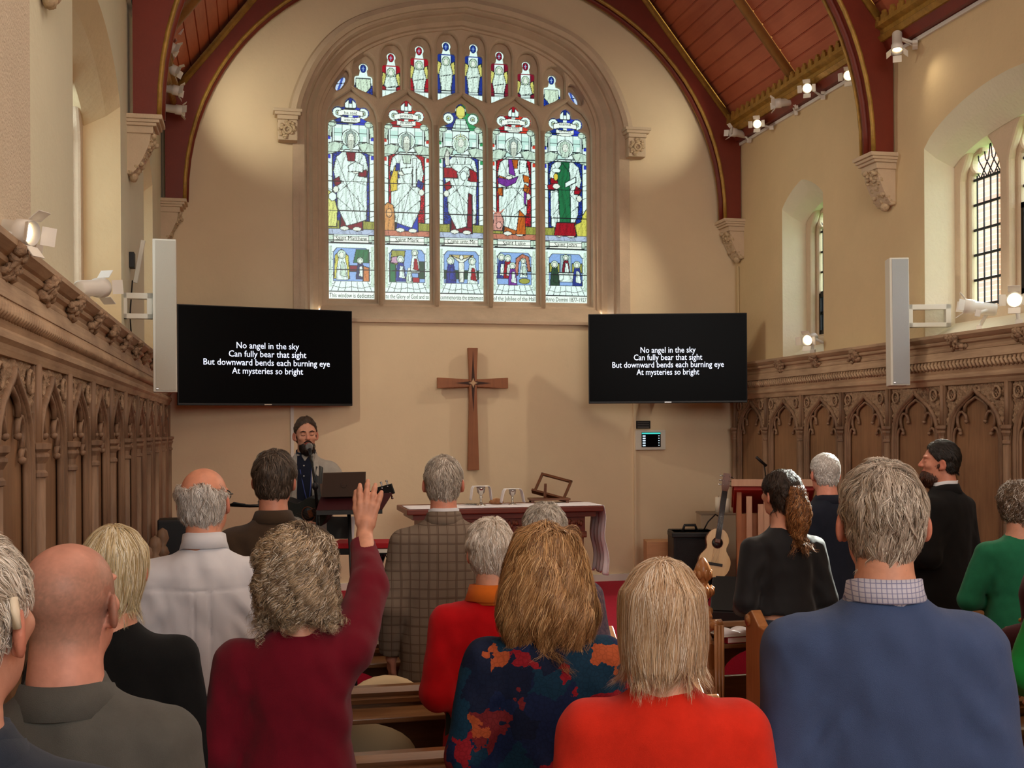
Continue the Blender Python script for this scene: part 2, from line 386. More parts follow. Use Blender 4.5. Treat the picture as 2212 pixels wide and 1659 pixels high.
holesB = [mirror(light_half(), x) for x in LX]+[upper_light(*t) for t in TX]+[dagger(.885, 5.39, -.55), dagger(3.375, 5.375, .6)]
def round_head(xc, zt, low, h=.118):
    zb, zb2 = 5.253, 5.343; R_ = [(h, zb if low > 0 else zb2), (h, zt-.10)]+[(h*math.cos(math.radians(a))**.85 if a < 90 else 0, zt-.10+.165*math.sin(math.radians(a))) for a in range(15, 91, 15)]
    L_ = [(-x, z) for x, z in reversed(R_[:-1])]; L_[-1] = (-h, zb if low < 0 else zb2); return [(xc+x, z) for x, z in R_+L_]
plate('tracery', FIELD, holesB, .07, XZ(12.055), M['stone'], win, bevel=.012, res=1)
half2 = [(.262, 3.12), (.262, 4.93), (.255, 5.03), (.225, 5.12), (.165, 5.20), (.095, 5.245), (.045, 5.28), (.018, 5.30), (0, 5.318)]
holesF = [mirror(half2, x) for x in LX]+[round_head(*t) for t in TX]+[dagger(.885, 5.40, -.55, .03), dagger(3.375, 5.385, .6, .03)]
plate('tracery_moulding', win_outline(.295, zb=3.08), holesF, .09, XZ(11.975), M['stone'], win, bevel=.026, res=2)
# mullion roll mouldings
for k in range(4):
    xm = (LX[k]+LX[k+1])/2
    MB().tube([(xm, 11.93, 3.10), (xm, 11.93, 4.98)], .022, 8).build('mullion_roll', M['stone'], win)
# ================================================================== STAINED GLASS (each light a mosaic of coloured glass and lead)
gm, nt, pb = nodes('stained_glass'); at = nt.nodes.new('ShaderNodeAttribute'); at.attribute_name = 'tone'
nt.links.new(at.outputs['Color'], pb.inputs['Base Color']); nt.links.new(at.outputs['Color'], pb.inputs['Emission Color'])
pb.inputs['Emission Strength'].default_value = .92; pb.inputs['Roughness'].default_value = .25; pb.inputs['Base Color'].default_value = (.1, .1, .1, 1)
mul = nt.nodes.new('ShaderNodeMixRGB'); mul.blend_type = 'MULTIPLY'; mul.inputs[0].default_value = 1; mul.inputs[2].default_value = (.12, .12, .12, 1)
nt.links.new(at.outputs['Color'], mul.inputs[1]); nt.links.new(mul.outputs[0], pb.inputs['Base Color'])
WH = (222, 250, 240); PALE = (196, 226, 206); GREY = (150, 176, 168); BLUE = (20, 48, 134); RED = (154, 10, 32); CRIM = (120, 14, 40); GOLD_ = (216, 196, 70)
OLIVE = (150, 158, 70); GREEN = (22, 110, 66); DKG = (28, 70, 50); PURP = (112, 44, 150); ORNG = (190, 98, 26); FLESH = (222, 236, 222); BRICK = (186, 120, 96); SKYB = (130, 170, 222); LEAD = (14, 30, 36)
class Glass:
    def __init__(s, x0, x1, z0, z1, cell=.0058):
        s.nx = int((x1-x0)/cell)+1; s.nz = int((z1-z0)/cell)+1
        s.x = np.linspace(x0, x1, s.nx); s.z = np.linspace(z0, z1, s.nz)
        s.X, s.Z = np.meshgrid(s.x, s.z, indexing='ij')
        s.c = np.zeros(s.X.shape+(3,)); s.c[:] = WH; s.rng = np.random.default_rng(3)
    def inside(s, P):
        m = np.zeros(s.X.shape, bool); n = len(P)
        for i in range(n):
            (x0, z0), (x1, z1) = P[i], P[(i+1) % n]
            if z0 == z1: continue
            cr = ((z0 > s.Z) != (z1 > s.Z)) & (s.X < (x1-x0)*(s.Z-z0)/(z1-z0)+x0); m ^= cr
        return m
    def seg(s, P, w, closed=False):
        m = np.zeros(s.X.shape, bool); n = len(P)
        for i in range(n if closed else n-1):
            (x0, z0), (x1, z1) = P[i], P[(i+1) % n]; dx, dz = x1-x0, z1-z0; L = dx*dx+dz*dz+1e-12
            t = np.clip(((s.X-x0)*dx+(s.Z-z0)*dz)/L, 0, 1); m |= np.hypot(s.X-x0-t*dx, s.Z-z0-t*dz) < w
        return m
    def line(s, P, w=.0040, col=LEAD, closed=False): s.c[s.seg(P, w, closed)] = col
    def poly(s, P, col, lead=.0040, fold=0, var=.12, scroll=False):
        m = s.inside(P); s.paint(m, col, fold, var, scroll)
        if lead: s.line(P, lead, closed=True)
    def ell(s, cx, cz, rx, rz, col, lead=.0034, fold=0, var=.05):
        s.poly([(cx+rx*math.cos(2*PI*k/22), cz+rz*math.sin(2*PI*k/22)) for k in range(22)], col, lead, fold, var)
    def paint(s, m, col, fold=0, var=.12, scroll=False):
        k = np.ones(m.shape)
        if fold:
            ph = s.rng.random()*9
            k = 1-.16*np.clip(np.sin(s.X*fold+ph+2.2*np.sin(s.Z*7+ph))*1.4-.55, 0, 1)-.30*(np.abs(np.sin(s.X*fold*.8+s.Z*5+ph+1.3*np.sin(s.Z*16+s.X*20))) < .13)-.22*(np.abs(np.sin(s.Z*34-s.X*fold*.5+ph)) < .07)
        if scroll: k = .72+.6*((np.sin(s.X*190+np.sin(s.Z*120)*1.6)*np.sin(s.Z*170+np.sin(s.X*140)*1.5)) > .15)
        k = k*(1+var*(s.rng.random(m.shape)-.5))
        s.c[m] = np.clip(np.array(col)*k[..., None], 0, 255)[m]
    def rows(s, x0, x1, z0, z1, nx, nz, col=None):
        for i in range(nx+1): x = x0+(x1-x0)*i/nx; s.line([(x, z0), (x, z1)], .0026)
        for i in range(nz+1): z = z0+(z1-z0)*i/nz; s.line([(x0, z), (x1, z)], .0026)
    def build(s, name, xc, parent, y=12.07):
        c = s.c/255.0; c = np.where(c <= .04045, c/12.92, ((c+.055)/1.055)**2.4)
        V = np.stack([s.X+xc, np.full(s.X.shape, y), s.Z], -1).reshape(-1, 3)
        i, k = np.meshgrid(np.arange(s.nx-1), np.arange(s.nz-1), indexing='ij'); a = (i*s.nz+k).ravel()
        Q = np.stack([a, a+s.nz, a+s.nz+1, a+1], -1)
        return raw_mesh(name, V, Q, gm, parent, smooth=False, col=c.reshape(-1, 3))
def jag(P, n=3): return P
def base_light(bg, alt):
    g = Glass(-.245, .245, 3.155, 5.27)
    # side strips
    for sx in (-1, 1):
        g.poly([(sx*.19, 3.17), (sx*.245, 3.17), (sx*.245, 5.0), (sx*.19, 5.0)], WH)
        for k in range(13): z = 3.2+k*.137; g.line([(sx*.19, z), (sx*.245, z+.02)], .003)
        for k in range(4): g.paint(g.inside([(sx*.205, 4.62+k*.1), (sx*.245, 4.62+k*.1), (sx*.245, 4.66+k*.1), (sx*.205, 4.66+k*.1)]), alt)
    # upper chequer of white quarries, canopy swags
    g.poly([(-.19, 4.72), (.19, 4.72), (.19, 4.98), (-.19, 4.98)], WH); g.rows(-.17, .17, 4.72, 4.98, 4, 3)
    for q in ((-.13, 4.90), (.08, 4.82), (.13, 4.90), (-.05, 4.76)): g.paint(g.inside([(q[0]-.04, q[1]-.04), (q[0]+.045, q[1]-.04), (q[0]+.045, q[1]+.04), (q[0]-.04, q[1]+.04)]), (190, 232, 220), var=.03)
    g.line([(-.17, 4.80), (.17, 4.80)]); g.rows(-.17, .17, 4.72, 4.98, 4, 3)
    # diapered background
    g.poly([(-.185, 3.94), (.185, 3.94), (.185, 4.70), (-.185, 4.70)], bg, scroll=True)
    for z in (4.1, 4.27, 4.42, 4.56): g.line([(-.185, z), (.185, z+.02)], .0026)
    for sx in (-1, 1):
        g.poly([(sx*.24, 4.66), (sx*.12, 4.70), (sx*.07, 4.78), (sx*.16, 4.80), (sx*.24, 4.78)], PALE, fold=60)
        g.poly([(sx*.245, 4.86), (sx*.20, 4.85), (sx*.185, 4.97), (sx*.23, 5.0)], PALE, fold=80)
        # rosettes of the cusped head
        g.paint((np.abs(g.X) > .02) & (g.Z > 4.985) & (g.X*sx > 0), bg if sx < 0 else alt)
        g.ell(sx*.13, 5.10, .055, .056, WH); g.ell(sx*.13, 5.10, .024, .024, PALE); g.ell(sx*.13, 5.10, .010, .010, OLIVE, .002)
        g.ell(sx*.19, 4.99, .045, .035, PALE, fold=70)
    g.poly([(-.055, 5.15), (.055, 5.15), (.06, 5.2), (0, 5.262), (-.06, 5.2)], WH); g.line([(-.02, 5.15), (-.012, 5.25)]); g.line([(.02, 5.15), (.012, 5.25)])
    g.poly([(-.012, 5.20), (.012, 5.20), (.02, 5.26), (-.02, 5.26)], bg)
    # floor, turf
    g.poly([(-.24, 3.84), (.24, 3.84), (.24, 3.90), (-.24, 3.90)], (170, 190, 214) if bg == BLUE else BRICK, fold=40)
    for sx in (-1, 1): g.poly([(sx*.24, 3.90), (sx*.12, 3.90), (sx*.12, 3.985), (sx*.24, 3.98)], OLIVE, fold=90)
    # name scroll
    g.poly([(-.24, 3.755), (.24, 3.755), (.24, 3.84), (-.24, 3.84)], WH)
    g.poly([(-.21, 3.76), (.21, 3.76), (.21, 3.825), (-.21, 3.825)], (236, 250, 236))
    for sx in (-1, 1): g.poly([(sx*.24, 3.765), (sx*.18, 3.765), (sx*.18, 3.835), (sx*.24, 3.835)], PALE, fold=120)
    # predella architecture
    g.poly([(-.24, 3.255), (.24, 3.255), (.24, 3.75), (-.24, 3.75)], WH)
    for sx in (-1, 1):
        for z in (3.33, 3.42, 3.5, 3.58, 3.66): g.line([(sx*.24, z), (sx*.185, z)], .003)
        g.paint(g.inside([(sx*.232, 3.3), (sx*.20, 3.3), (sx*.20, 3.72), (sx*.232, 3.72)]), PALE, fold=150)
    g.poly([(-.185, 3.36), (.185, 3.36), (.185, 3.66), (.15, 3.70), (-.15, 3.70), (-.185, 3.66)], SKYB)
    for k in range(7): x = -.21+k*.07; g.line([(x, 3.255), (x*.8, 3.35)], .003)
    g.line([(-.2, 3.31), (-.1, 3.285), (0, 3.30), (.1, 3.285), (.2, 3.31)], .003)
    g.poly([(-.245, 3.165), (.245, 3.165), (.245, 3.25), (-.245, 3.25)], (232, 250, 238))
    return g
def scroll_band(g, z, w=.13, tilt=.01):
    g.poly([(-w, z-.025-tilt), (-w*.4, z-.03+tilt), (w*.5, z-.03+tilt), (w, z-.02-tilt), (w, z+.03-tilt), (w*.4, z+.028+tilt), (-w*.4, z+.03+tilt), (-w, z+.03-tilt)], (232, 248, 236))
def small_fig(g, x, z, h, col, col2=WH, kneel=False, halo=True):
    w = h*.20
    g.poly([(x-w, z), (x+w*1.1, z), (x+w*.9, z+h*.45), (x+w*.55, z+h*.78), (x-w*.5, z+h*.78), (x-w*.85, z+h*.4)], col, .003, fold=100)
    g.poly([(x-w*.3, z+h*.15), (x+w*.9, z+h*.1), (x+w*.5, z+h*.6), (x-w*.1, z+h*.62)], col2, .0026, fold=120)
    if halo: g.ell(x, z+h*.88, h*.15, h*.15, PALE, .003)
    g.ell(x, z+h*.86, h*.085, h*.10, FLESH, .002)
def saint(g, mantle, tunic, sleeve, hem, lean=1, extra=None, beard=True, over=None):
    """standing haloed figure in a long mantle"""
    L = lean
    # tunic and hem below
    g.poly([(-.11, 3.90), (.12, 3.89), (.11, 4.25), (-.10, 4.25)], hem, fold=60)
    # mantle
    g.poly([(-.05*L, 3.93), (.05*L, 3.96), (.16*L, 4.0), (.165*L, 4.35), (.175*L, 4.55), (.15*L, 4.66), (.07*L, 4.72), (-.06*L, 4.72), (-.15*L, 4.64), (-.18*L, 4.50), (-.15*L, 4.38), (-.14*L, 4.12)], mantle, fold=75)
    # folds as lead lines
    for P in ([(-.14*L, 4.62), (-.02*L, 4.30), (.06*L, 3.97)], [(.12*L, 4.66), (.03*L, 4.42), (-.12*L, 4.28)], [(-.10*L, 4.40), (.14*L, 4.12)], [(.02*L, 4.40), (.15*L, 4.36)], [(-.14*L, 4.22), (.0, 4.10)], [(.07*L, 4.25), (.10*L, 4.0)]): g.line(P, .0028)
    # sleeves and hands
    g.poly([(-.18*L, 4.40), (-.12*L, 4.44), (-.10*L, 4.37), (-.16*L, 4.33)], sleeve, fold=60); g.ell(-.155*L, 4.305, .030, .034, FLESH)
    g.poly([(.09*L, 4.50), (.165*L, 4.52), (.16*L, 4.44), (.07*L, 4.45)], sleeve, fold=60); g.ell(.05*L, 4.50, .036, .024, FLESH)
    g.poly([(-.05, 4.70), (.05, 4.70), (.04, 4.60), (-.03, 4.60)], tunic, fold=50)
    # feet
    g.ell(-.07, 3.905, .045, .022, FLESH); g.ell(.06, 3.90, .045, .022, FLESH)
    if over: over(g)
    # halo, hair, face
    g.ell(0, 4.84, .093, .093, WH); g.ell(0, 4.84, .074, .074, PALE, .002)
    g.poly([(-.055, 4.80), (-.045, 4.90), (0, 4.925), (.045, 4.90), (.05, 4.79), (.03, 4.74), (-.035, 4.74)], GREY if beard else PALE, .0026, fold=160)
    g.ell(.002, 4.845, .032, .045, FLESH, .002)
    if beard: g.poly([(-.035, 4.82), (.035, 4.82), (.03, 4.76), (.0, 4.70), (-.03, 4.76)], (190, 206, 190), .0022, fold=200)
    for sx in (-.012, .014): g.paint(g.inside([(sx-.006, 4.856), (sx+.006, 4.856), (sx+.006, 4.861), (sx-.006, 4.861)]), (70, 84, 84))
    g.line([(.002, 4.852), (.005, 4.83)], .0016, (110, 126, 122)); g.line([(-.008, 4.816), (.012, 4.816)], .0016, (120, 110, 100))
    if extra: extra(g)
def bars(g):
    for k in range(7): z = 3.475+k*.305-.0; g.line([(-.25, z), (.25, z+.004)], .0046, (10, 24, 30))
LG = []
# I: evangelist with open book
def book(g): g.poly([(-.03, 4.55), (.05, 4.60), (.13, 4.56), (.125, 4.49), (.05, 4.50), (-.02, 4.49)], WH, fold=80); g.line([(.05, 4.50), (.05, 4.59)], .0024)
def angelL(g): g.poly([(-.24, 3.92), (-.15, 3.92), (-.14, 4.1), (-.18, 4.26), (-.24, 4.3)], (214, 226, 130), fold=90); g.ell(-.19, 4.23, .04, .045, WH)
g = base_light(BLUE, (40, 60, 190)); saint(g, WH, CRIM, CRIM, CRIM, 1, lambda g: (book(g), angelL(g)))
scroll_band(g, 5.10); scroll_band(g, 5.03, .10, -.005)
g.poly([(-.18, 3.38), (-.02, 3.38), (-.03, 3.62), (-.10, 3.69), (-.17, 3.62)], (206, 204, 80), fold=90); small_fig(g, -.10, 3.37, .30, WH, PALE); g.poly([(.02, 3.55), (.18, 3.55), (.18, 3.69), (.05, 3.69)], GREEN, fold=60); g.poly([(-.02, 3.46), (.10, 3.46), (.1, 3.52), (-.02, 3.52)], CRIM); small_fig(g, .09, 3.38, .22, (28, 44, 96), WH); g.poly([(.12, 3.36), (.18, 3.36), (.18, 3.50), (.12, 3.52)], (196, 120, 60), fold=40)
LG.append((g, 'Saint Matthew', 'This window is dedicated', 'he said', 'unto them'))
# II: evangelist with scroll and lion
def scrollbook(g): g.poly([(.06, 4.36), (.10, 4.36), (.105, 4.66), (.065, 4.66)], WH, fold=90); g.poly([(-.06, 4.55), (.07, 4.57), (.05, 4.50), (-.03, 4.49)], WH); g.poly([(-.175, 4.42), (-.12, 4.58), (-.09, 4.55), (-.10, 4.32), (-.17, 4.30)], GOLD_, fold=90); g.poly([(-.11, 4.60), (-.07, 4.60), (-.07, 4.53), (-.12, 4.52)], BLUE)
def lion(g): g.poly([(-.24, 3.90), (-.13, 3.90), (-.125, 4.05), (-.14, 4.16), (-.20, 4.19), (-.24, 4.15)], (206, 150, 86), fold=120); g.ell(-.185, 4.08, .03, .045, (226, 180, 120)); g.line([(-.20, 4.10), (-.17, 4.10)], .002); g.line([(-.19, 4.05), (-.175, 4.05)], .002)
g = base_light(RED, (190, 40, 30)); saint(g, WH, PALE, (34, 60, 150), (32, 66, 176), -1, lambda g: (scrollbook(g), lion(g)))
scroll_band(g, 5.09); scroll_band(g, 5.02, .10, -.005)
g.poly([(-.18, 3.36), (-.12, 3.36), (-.12, 3.56), (-.18, 3.56)], GREEN); g.poly([(-.18, 3.56), (-.04, 3.52), (-.02, 3.69), (-.16, 3.69)], OLIVE, fold=60); g.poly([(-.17, 3.56), (-.06, 3.55), (-.09, 3.63), (-.16, 3.62)], (186, 150, 176)); g.poly([(.12, 3.4), (.18, 3.4), (.18, 3.58), (.12, 3.58)], DKG); small_fig(g, -.07, 3.37, .26, (34, 60, 150), WH); small_fig(g, .08, 3.46, .24, WH, RED); small_fig(g, .02, 3.35, .17, PALE, WH, halo=False); g.poly([(.06, 3.36), (.13, 3.36), (.13, 3.41), (.06, 3.41)], RED)
LG.append((g, 'Saint Mark', 'to the Glory of God and to', 'preach', 'ye unto'))
# III: central figure with raised hand
def christ(g):
    g.poly([(-.185, 4.47), (-.03, 4.47), (-.05, 4.58), (-.18, 4.58)], RED, fold=60); g.poly([(.09, 4.58), (.17, 4.54), (.18, 4.44), (.10, 4.44)], RED, fold=60)
    g.poly([(-.12, 4.62), (.10, 4.62), (.14, 4.56), (.05, 4.60), (-.02, 4.53), (-.10, 4.58)], WH, fold=60)
    g.poly([(-.165, 4.60), (-.12, 4.60), (-.125, 4.74), (-.15, 4.78), (-.175, 4.70)], FLESH, fold=90); g.ell(.03, 4.50, .035, .05, WH)
    g.poly([(.06, 3.95), (.12, 3.95), (.12, 4.30), (.08, 4.32)], CRIM, fold=60)
g = base_light(BLUE, (40, 150, 90)); saint(g, WH, WH, RED, CRIM, 1, None, beard=False, over=christ)
g.ell(0, 5.17, .05, .07, (214, 216, 110)); g.line([(-.05, 5.13), (.05, 5.13)], .004, (150, 140, 50)); g.poly([(-.10, 4.97), (.10, 4.97), (.05, 5.1), (-.05, 5.1)], (206, 240, 226)); g.rows(-.06, .06, 4.99, 5.09, 2, 2)
for k in range(9): a = PI*k/8; g.line([(.03*math.cos(a), 4.86+.05*math.sin(a)), (.085*math.cos(a), 4.86+.085*math.sin(a))], .0018, (170, 170, 70))
g.paint(g.inside([(-.185, 3.40), (.185, 3.40), (.185, 3.5), (-.185, 3.5)]), DKG); g.poly([(-.13, 3.62), (.13, 3.62), (.13, 3.66), (-.13, 3.66)], (190, 180, 120)); g.poly([(-.025, 3.37), (.025, 3.37), (.03, 3.60), (-.03, 3.60)], FLESH, fold=50); g.poly([(-.12, 3.66), (-.02, 3.58), (.02, 3.58), (.12, 3.66), (.03, 3.62), (-.03, 3.62)], FLESH); g.ell(0, 3.635, .022, .028, FLESH)
small_fig(g, -.115, 3.36, .27, (30, 52, 140), (34, 58, 150)); small_fig(g, .115, 3.36, .27, WH, RED)
LG.append((g, 'Come unto Me', 'commemorate the attainment', '', ''))
# IV
def luke(g):
    g.poly([(-.18, 4.50), (-.05, 4.48), (.05, 4.52), (.02, 4.45), (-.08, 4.40), (-.17, 4.44)], PURP, fold=90); g.poly([(-.06, 4.70), (-.02, 4.70), (.02, 4.52), (-.05, 4.54)], PURP)
    g.poly([(-.18, 4.38), (-.12, 4.40), (-.12, 4.30), (-.17, 4.31)], ORNG, fold=60); g.poly([(.10, 4.54), (.17, 4.52), (.17, 4.45), (.11, 4.46)], ORNG); g.poly([(.06, 4.55), (.14, 4.57), (.145, 4.69), (.07, 4.70)], WH); g.line([(.08, 4.66), (.13, 4.65)], .002); g.line([(.08, 4.63), (.13, 4.62)], .002); g.poly([(.02, 3.9), (.13, 3.9), (.12, 4.1), (.06, 4.16)], ORNG, fold=80); g.poly([(.11, 4.36), (.14, 4.34), (.13, 4.2), (.11, 4.24)], PURP)
def ox(g): g.poly([(-.23, 3.93), (-.13, 3.93), (-.11, 4.05), (-.15, 4.13), (-.22, 4.11)], (206, 150, 136), fold=90); g.line([(-.24, 4.15), (-.2, 4.12), (-.14, 4.13), (-.11, 4.16)], .006, (190, 120, 100)); g.ell(-.165, 3.99, .03, .035, (220, 170, 156))
g = base_light(RED, (200, 60, 40)); saint(g, WH, ORNG, ORNG, (176, 96, 36), -1, ox, over=luke)
scroll_band(g, 5.09); scroll_band(g, 5.02, .10, -.005)
g.poly([(.0, 3.46), (.02, 3.64), (.09, 3.69), (.16, 3.66), (.185, 3.5), (.15, 3.5), (.13, 3.62), (.09, 3.65), (.05, 3.6), (.04, 3.46)], BRICK, fold=70); small_fig(g, .10, 3.44, .20, WH, PALE); small_fig(g, -.14, 3.42, .26, (40, 60, 140), WH); small_fig(g, -.07, 3.42, .25, RED, WH); small_fig(g, -.02, 3.35, .24, PURP, WH); g.ell(.11, 3.4, .06, .03, OLIVE)
LG.append((g, 'Saint Luke', 'of the Jubilee of the Hall', 'preach', 'the Gospel'))
# V
def john(g):
    g.poly([(-.06, 4.0), (.06, 4.0), (.05, 4.58), (-.03, 4.68), (-.09, 4.60)], GREEN, fold=70); g.poly([(-.13, 3.90), (.12, 3.90), (.10, 4.04), (-.10, 4.04)], RED, fold=80)
    g.poly([(-.20, 4.44), (-.12, 4.46), (-.12, 4.38), (-.19, 4.38)], RED); g.poly([(.10, 4.40), (.165, 4.41), (.16, 4.35), (.10, 4.35)], RED); g.ell(-.10, 4.43, .04, .03, FLESH); g.ell(-.105, 4.53, .025, .04, GOLD_); g.ell(-.10, 4.60, .05, .025, WH); g.poly([(.0, 4.42), (.12, 4.48), (.12, 4.54), (.0, 4.47)], WH)
def eagle(g): g.poly([(.13, 3.90), (.24, 3.90), (.24, 4.20), (.19, 4.12), (.17, 4.05), (.10, 4.02)], (206, 206, 90), fold=110)
g = base_light(BLUE, (40, 60, 190)); saint(g, WH, GREEN, RED, RED, -1, eagle, beard=False, over=john)
scroll_band(g, 5.08); scroll_band(g, 5.01, .10, -.005)
g.poly([(-.06, 3.5), (.06, 3.5), (.06, 3.69), (-.06, 3.69)], (150, 186, 190)); g.poly([(-.18, 3.5), (-.07, 3.5), (-.07, 3.6), (-.18, 3.6)], OLIVE); g.poly([(.07, 3.5), (.18, 3.5), (.18, 3.6), (.07, 3.6)], OLIVE); small_fig(g, 0, 3.47, .22, CRIM, WH); g.poly([(-.09, 3.40), (.09, 3.40), (.09, 3.50), (-.09, 3.50)], WH, fold=40); small_fig(g, -.125, 3.36, .26, DKG, DKG); small_fig(g, .125, 3.36, .26, (30, 56, 140), WH)
LG.append((g, 'Saint John', 'Anno Domini 1877-1927', 'eternal', 'so loved'))
def text_mesh(s, size, mt, name, parent, Mx, align='CENTER', bold=0.0, width=None, space=1.0):
    cu = bpy.data.curves.new('t', 'FONT'); cu.body = s; cu.size = size; cu.align_x = align; cu.align_y = 'CENTER'; cu.offset = bold; cu.space_line = space; cu.extrude = .0008; cu.resolution_u = 2
    t = bpy.data.objects.new('t', cu); COL.objects.link(t); dg = bpy.context.evaluated_depsgraph_get(); dg.update()
    me = bpy.data.meshes.new_from_object(t.evaluated_get(dg)); bpy.data.objects.remove(t); bpy.data.curves.remove(cu)
    if width and len(me.vertices):
        xs = [v.co.x for v in me.vertices]; k = width/max(1e-6, max(xs)-min(xs)); me.transform(Matrix.Diagonal((k, 1, 1, 1)))
    me.name = name; me.materials.clear(); me.materials.append(mt); me.transform(Mx)
    o = bpy.data.objects.new(name, me); COL.objects.link(o); o.parent = parent; return o
M['glass_ink'] = mat('glass_ink', C(70, 78, 60), .8)
for (g, nm, foot, s1, s2), xc in zip(LG, LX):
    bars(g)
    pane = g.build('stained_glass_light', xc, win)
    R = Matrix.Rotation(PI/2, 4, 'X')
    T = lambda z, x=0.0: Matrix.Translation((xc+x, 12.065, z)) @ R
    text_mesh(nm, .068, M['glass_ink'], 'lettering', pane, T(3.80), bold=.0, width=.045*len(nm)*.55)
    text_mesh(foot, .066, M['glass_ink'], 'lettering', pane, T(3.207), bold=.0, width=.455)
    for s_, z in ((s1, 5.10), (s2, 5.03)):
        if s_: text_mesh(s_, .045, M['glass_ink'], 'lettering', pane, T(z), width=.13)
for i, (xc, zt, low) in enumerate(TX):
    g = Glass(-.105, .105, 5.26, zt+.01); col = (BLUE, RED, RED, BLUE, BLUE, CRIM, CRIM, BLUE)[i]
    g.paint(g.X > -9, WH); h = zt-5.28
    g.paint(np.abs(g.X) > .05, col if i not in (0, 7) else WH)
    g.line([(-.06, 5.3), (-.06, zt-.15)]); g.line([(.06, 5.3), (.06, zt-.15)])
    if i in (0, 7):
        g.paint(g.Z < 5.40, BLUE, scroll=True); g.poly([(-.075, zt-.15), (.075, zt-.15), (.08, zt-.24), (0, zt-.33), (-.08, zt-.24)], (206, 232, 206), fold=90)
    else:
        g.poly([(-.11, 5.25), (.11, 5.25), (.11, 5.36), (-.11, 5.36)], WH); g.line([(-.09, 5.37), (.09, 5.37)]); g.line([(-.1, 5.40), (.1, 5.40)])
        for k in range(3): g.line([(-.06+k*.06, 5.27), (-.06+k*.06, 5.35)], .002, GREY)
        for sx in (-1, 1): g.poly([(sx*.05, zt-.36), (sx*.095, zt-.33), (sx*.09, zt-.2), (sx*.05, zt-.22)], (206, 206, 110), fold=120)
        g.poly([(-.05, 5.39), (.05, 5.39), (.075, zt-.33), (.05, zt-.24), (-.05, zt-.24), (-.075, zt-.33)], (214, 240, 226), fold=110)
        g.line([(-.05, zt-.36), (.05, zt-.34)]); g.ell(0, zt-.20, .042, .048, (190, 220, 190)); g.ell(0, zt-.205, .022, .032, FLESH, .002)
    g.paint(g.Z > zt-.115, WH); g.ell(0, zt-.05, .030, .042, col); g.line([(-.1, zt-.135), (.1, zt-.135)], .006, col if i not in (0, 7) else WH)
    g.line([(0, zt-.07), (0, zt-.03)], .003, (150, 190, 230)); g.line([(-.012, zt-.048), (.012, zt-.048)], .003, (150, 190, 230)); g.build('stained_glass_light', xc, win)
for xc, zc, tl in ((.885, 5.39, -.55), (3.375, 5.375, .6)):
    g = Glass(-.1, .1, zc-.11, zc+.11); g.paint(g.X > -9, (190, 214, 240)); g.line([(.05*math.sin(tl), zc-.08), (-.05*math.sin(tl), zc+.08)], .012, (50, 80, 170)); g.line([(-.06, zc), (.06, zc+.02)]); g.build('stained_glass_light', xc, win)
# ================================================================== ROOF
EZ = 5.02; SL = 1.28                        # eaves height, roof slope
RIDGE = EZ+(XR-XC)*SL
for sg in (-1, 1):
    half = XR+.02-XC; L = math.hypot(half, half*SL); n = 33; prof = []
    for k in range(n):
        a = k/n; b = (k+1)/n; g_ = .008/L*.9
        for t, d in ((a, 0), (b-2.2*g_, 0), (b-1.6*g_, .014), (b-.6*g_, .014)): prof.append((t, d))
    prof.append((1, 0))
    V = []; nx, nz = SL/math.hypot(1, SL), 1/math.hypot(1, SL)
    for y in (-5, 12.0):
        for t, d in prof:
            x = half*(1-t)+d*nx; z = EZ+half*SL*t+d*nz; V.append((XC+sg*x, y, z))
    m_ = len(prof); fs = [(i, i+1, i+1+m_, i+m_) for i in range(m_-1)]
    o = MB().add(V, fs).build('ceiling', M['ceiling_board']); o['kind'] = STR
    # common rafters, purlin, eaves cornice
    for y in (7.1, 10.1, 4.1):
        p = [(XC+sg*(half-.05), y, EZ+.03), (XC, y, RIDGE-.02)]
        o = MB().sweep(p, [(-.032, -.05), (.032, -.05), (.032, .03), (-.032, .03)], up=(0, 0, 1)).build('trim_6', M['tan_rafter']); o['kind'] = STR
    xp = half*.60
    o = MB().box((-.07, -5, -.09), (.07, 11.7, .07), M=Matrix.Translation((XC+sg*xp, 0, EZ+(half-xp)*SL-.06)) @ Matrix.Rotation(sg*math.atan(SL), 4, 'Y')).build('trim_7', M['tan_rafter']); o['kind'] = STR
    X = XR if sg > 0 else XL; I = -sg
    o = MB().prism([(X, 4.86), (X+I*.07, 4.86), (X+I*.10, 4.93), (X, 4.95)], 'y', -5, 11.69).build('trim_8', M['red_beam']); o['kind'] = STR
    mb = MB()
    mb.prism([(X, 4.93), (X+I*.12, 4.93), (X+I*.15, 4.965), (X+I*.125, 4.985), (X+I*.125, 5.02), (X+I*.17, 5.04), (X+I*.17, 5.075), (X, 5.10)], 'y', -5, 11.69)
    for k in range(110):
        y = 11.6-k*.125; mb.box((X+I*.155-.012, y, 5.072), (X+I*.155+.012, y+.075, 5.12)).box((X+I*.155-.012, y+.02, 5.12), (X+I*.155+.012, y+.055, 5.145))
    o = mb.build('trim_9', M['gold']); o['kind'] = STR
    # light track
    tr = MB().box((X+I*.012-.012, 5.75, 4.825), (X+I*.012+.02, 11.62, 4.855)).build('light_track', M['lamp_white'])
    tag(tr, 'white light track along the top of the %s wall under the eaves' % ('right' if sg > 0 else 'left'), 'track')
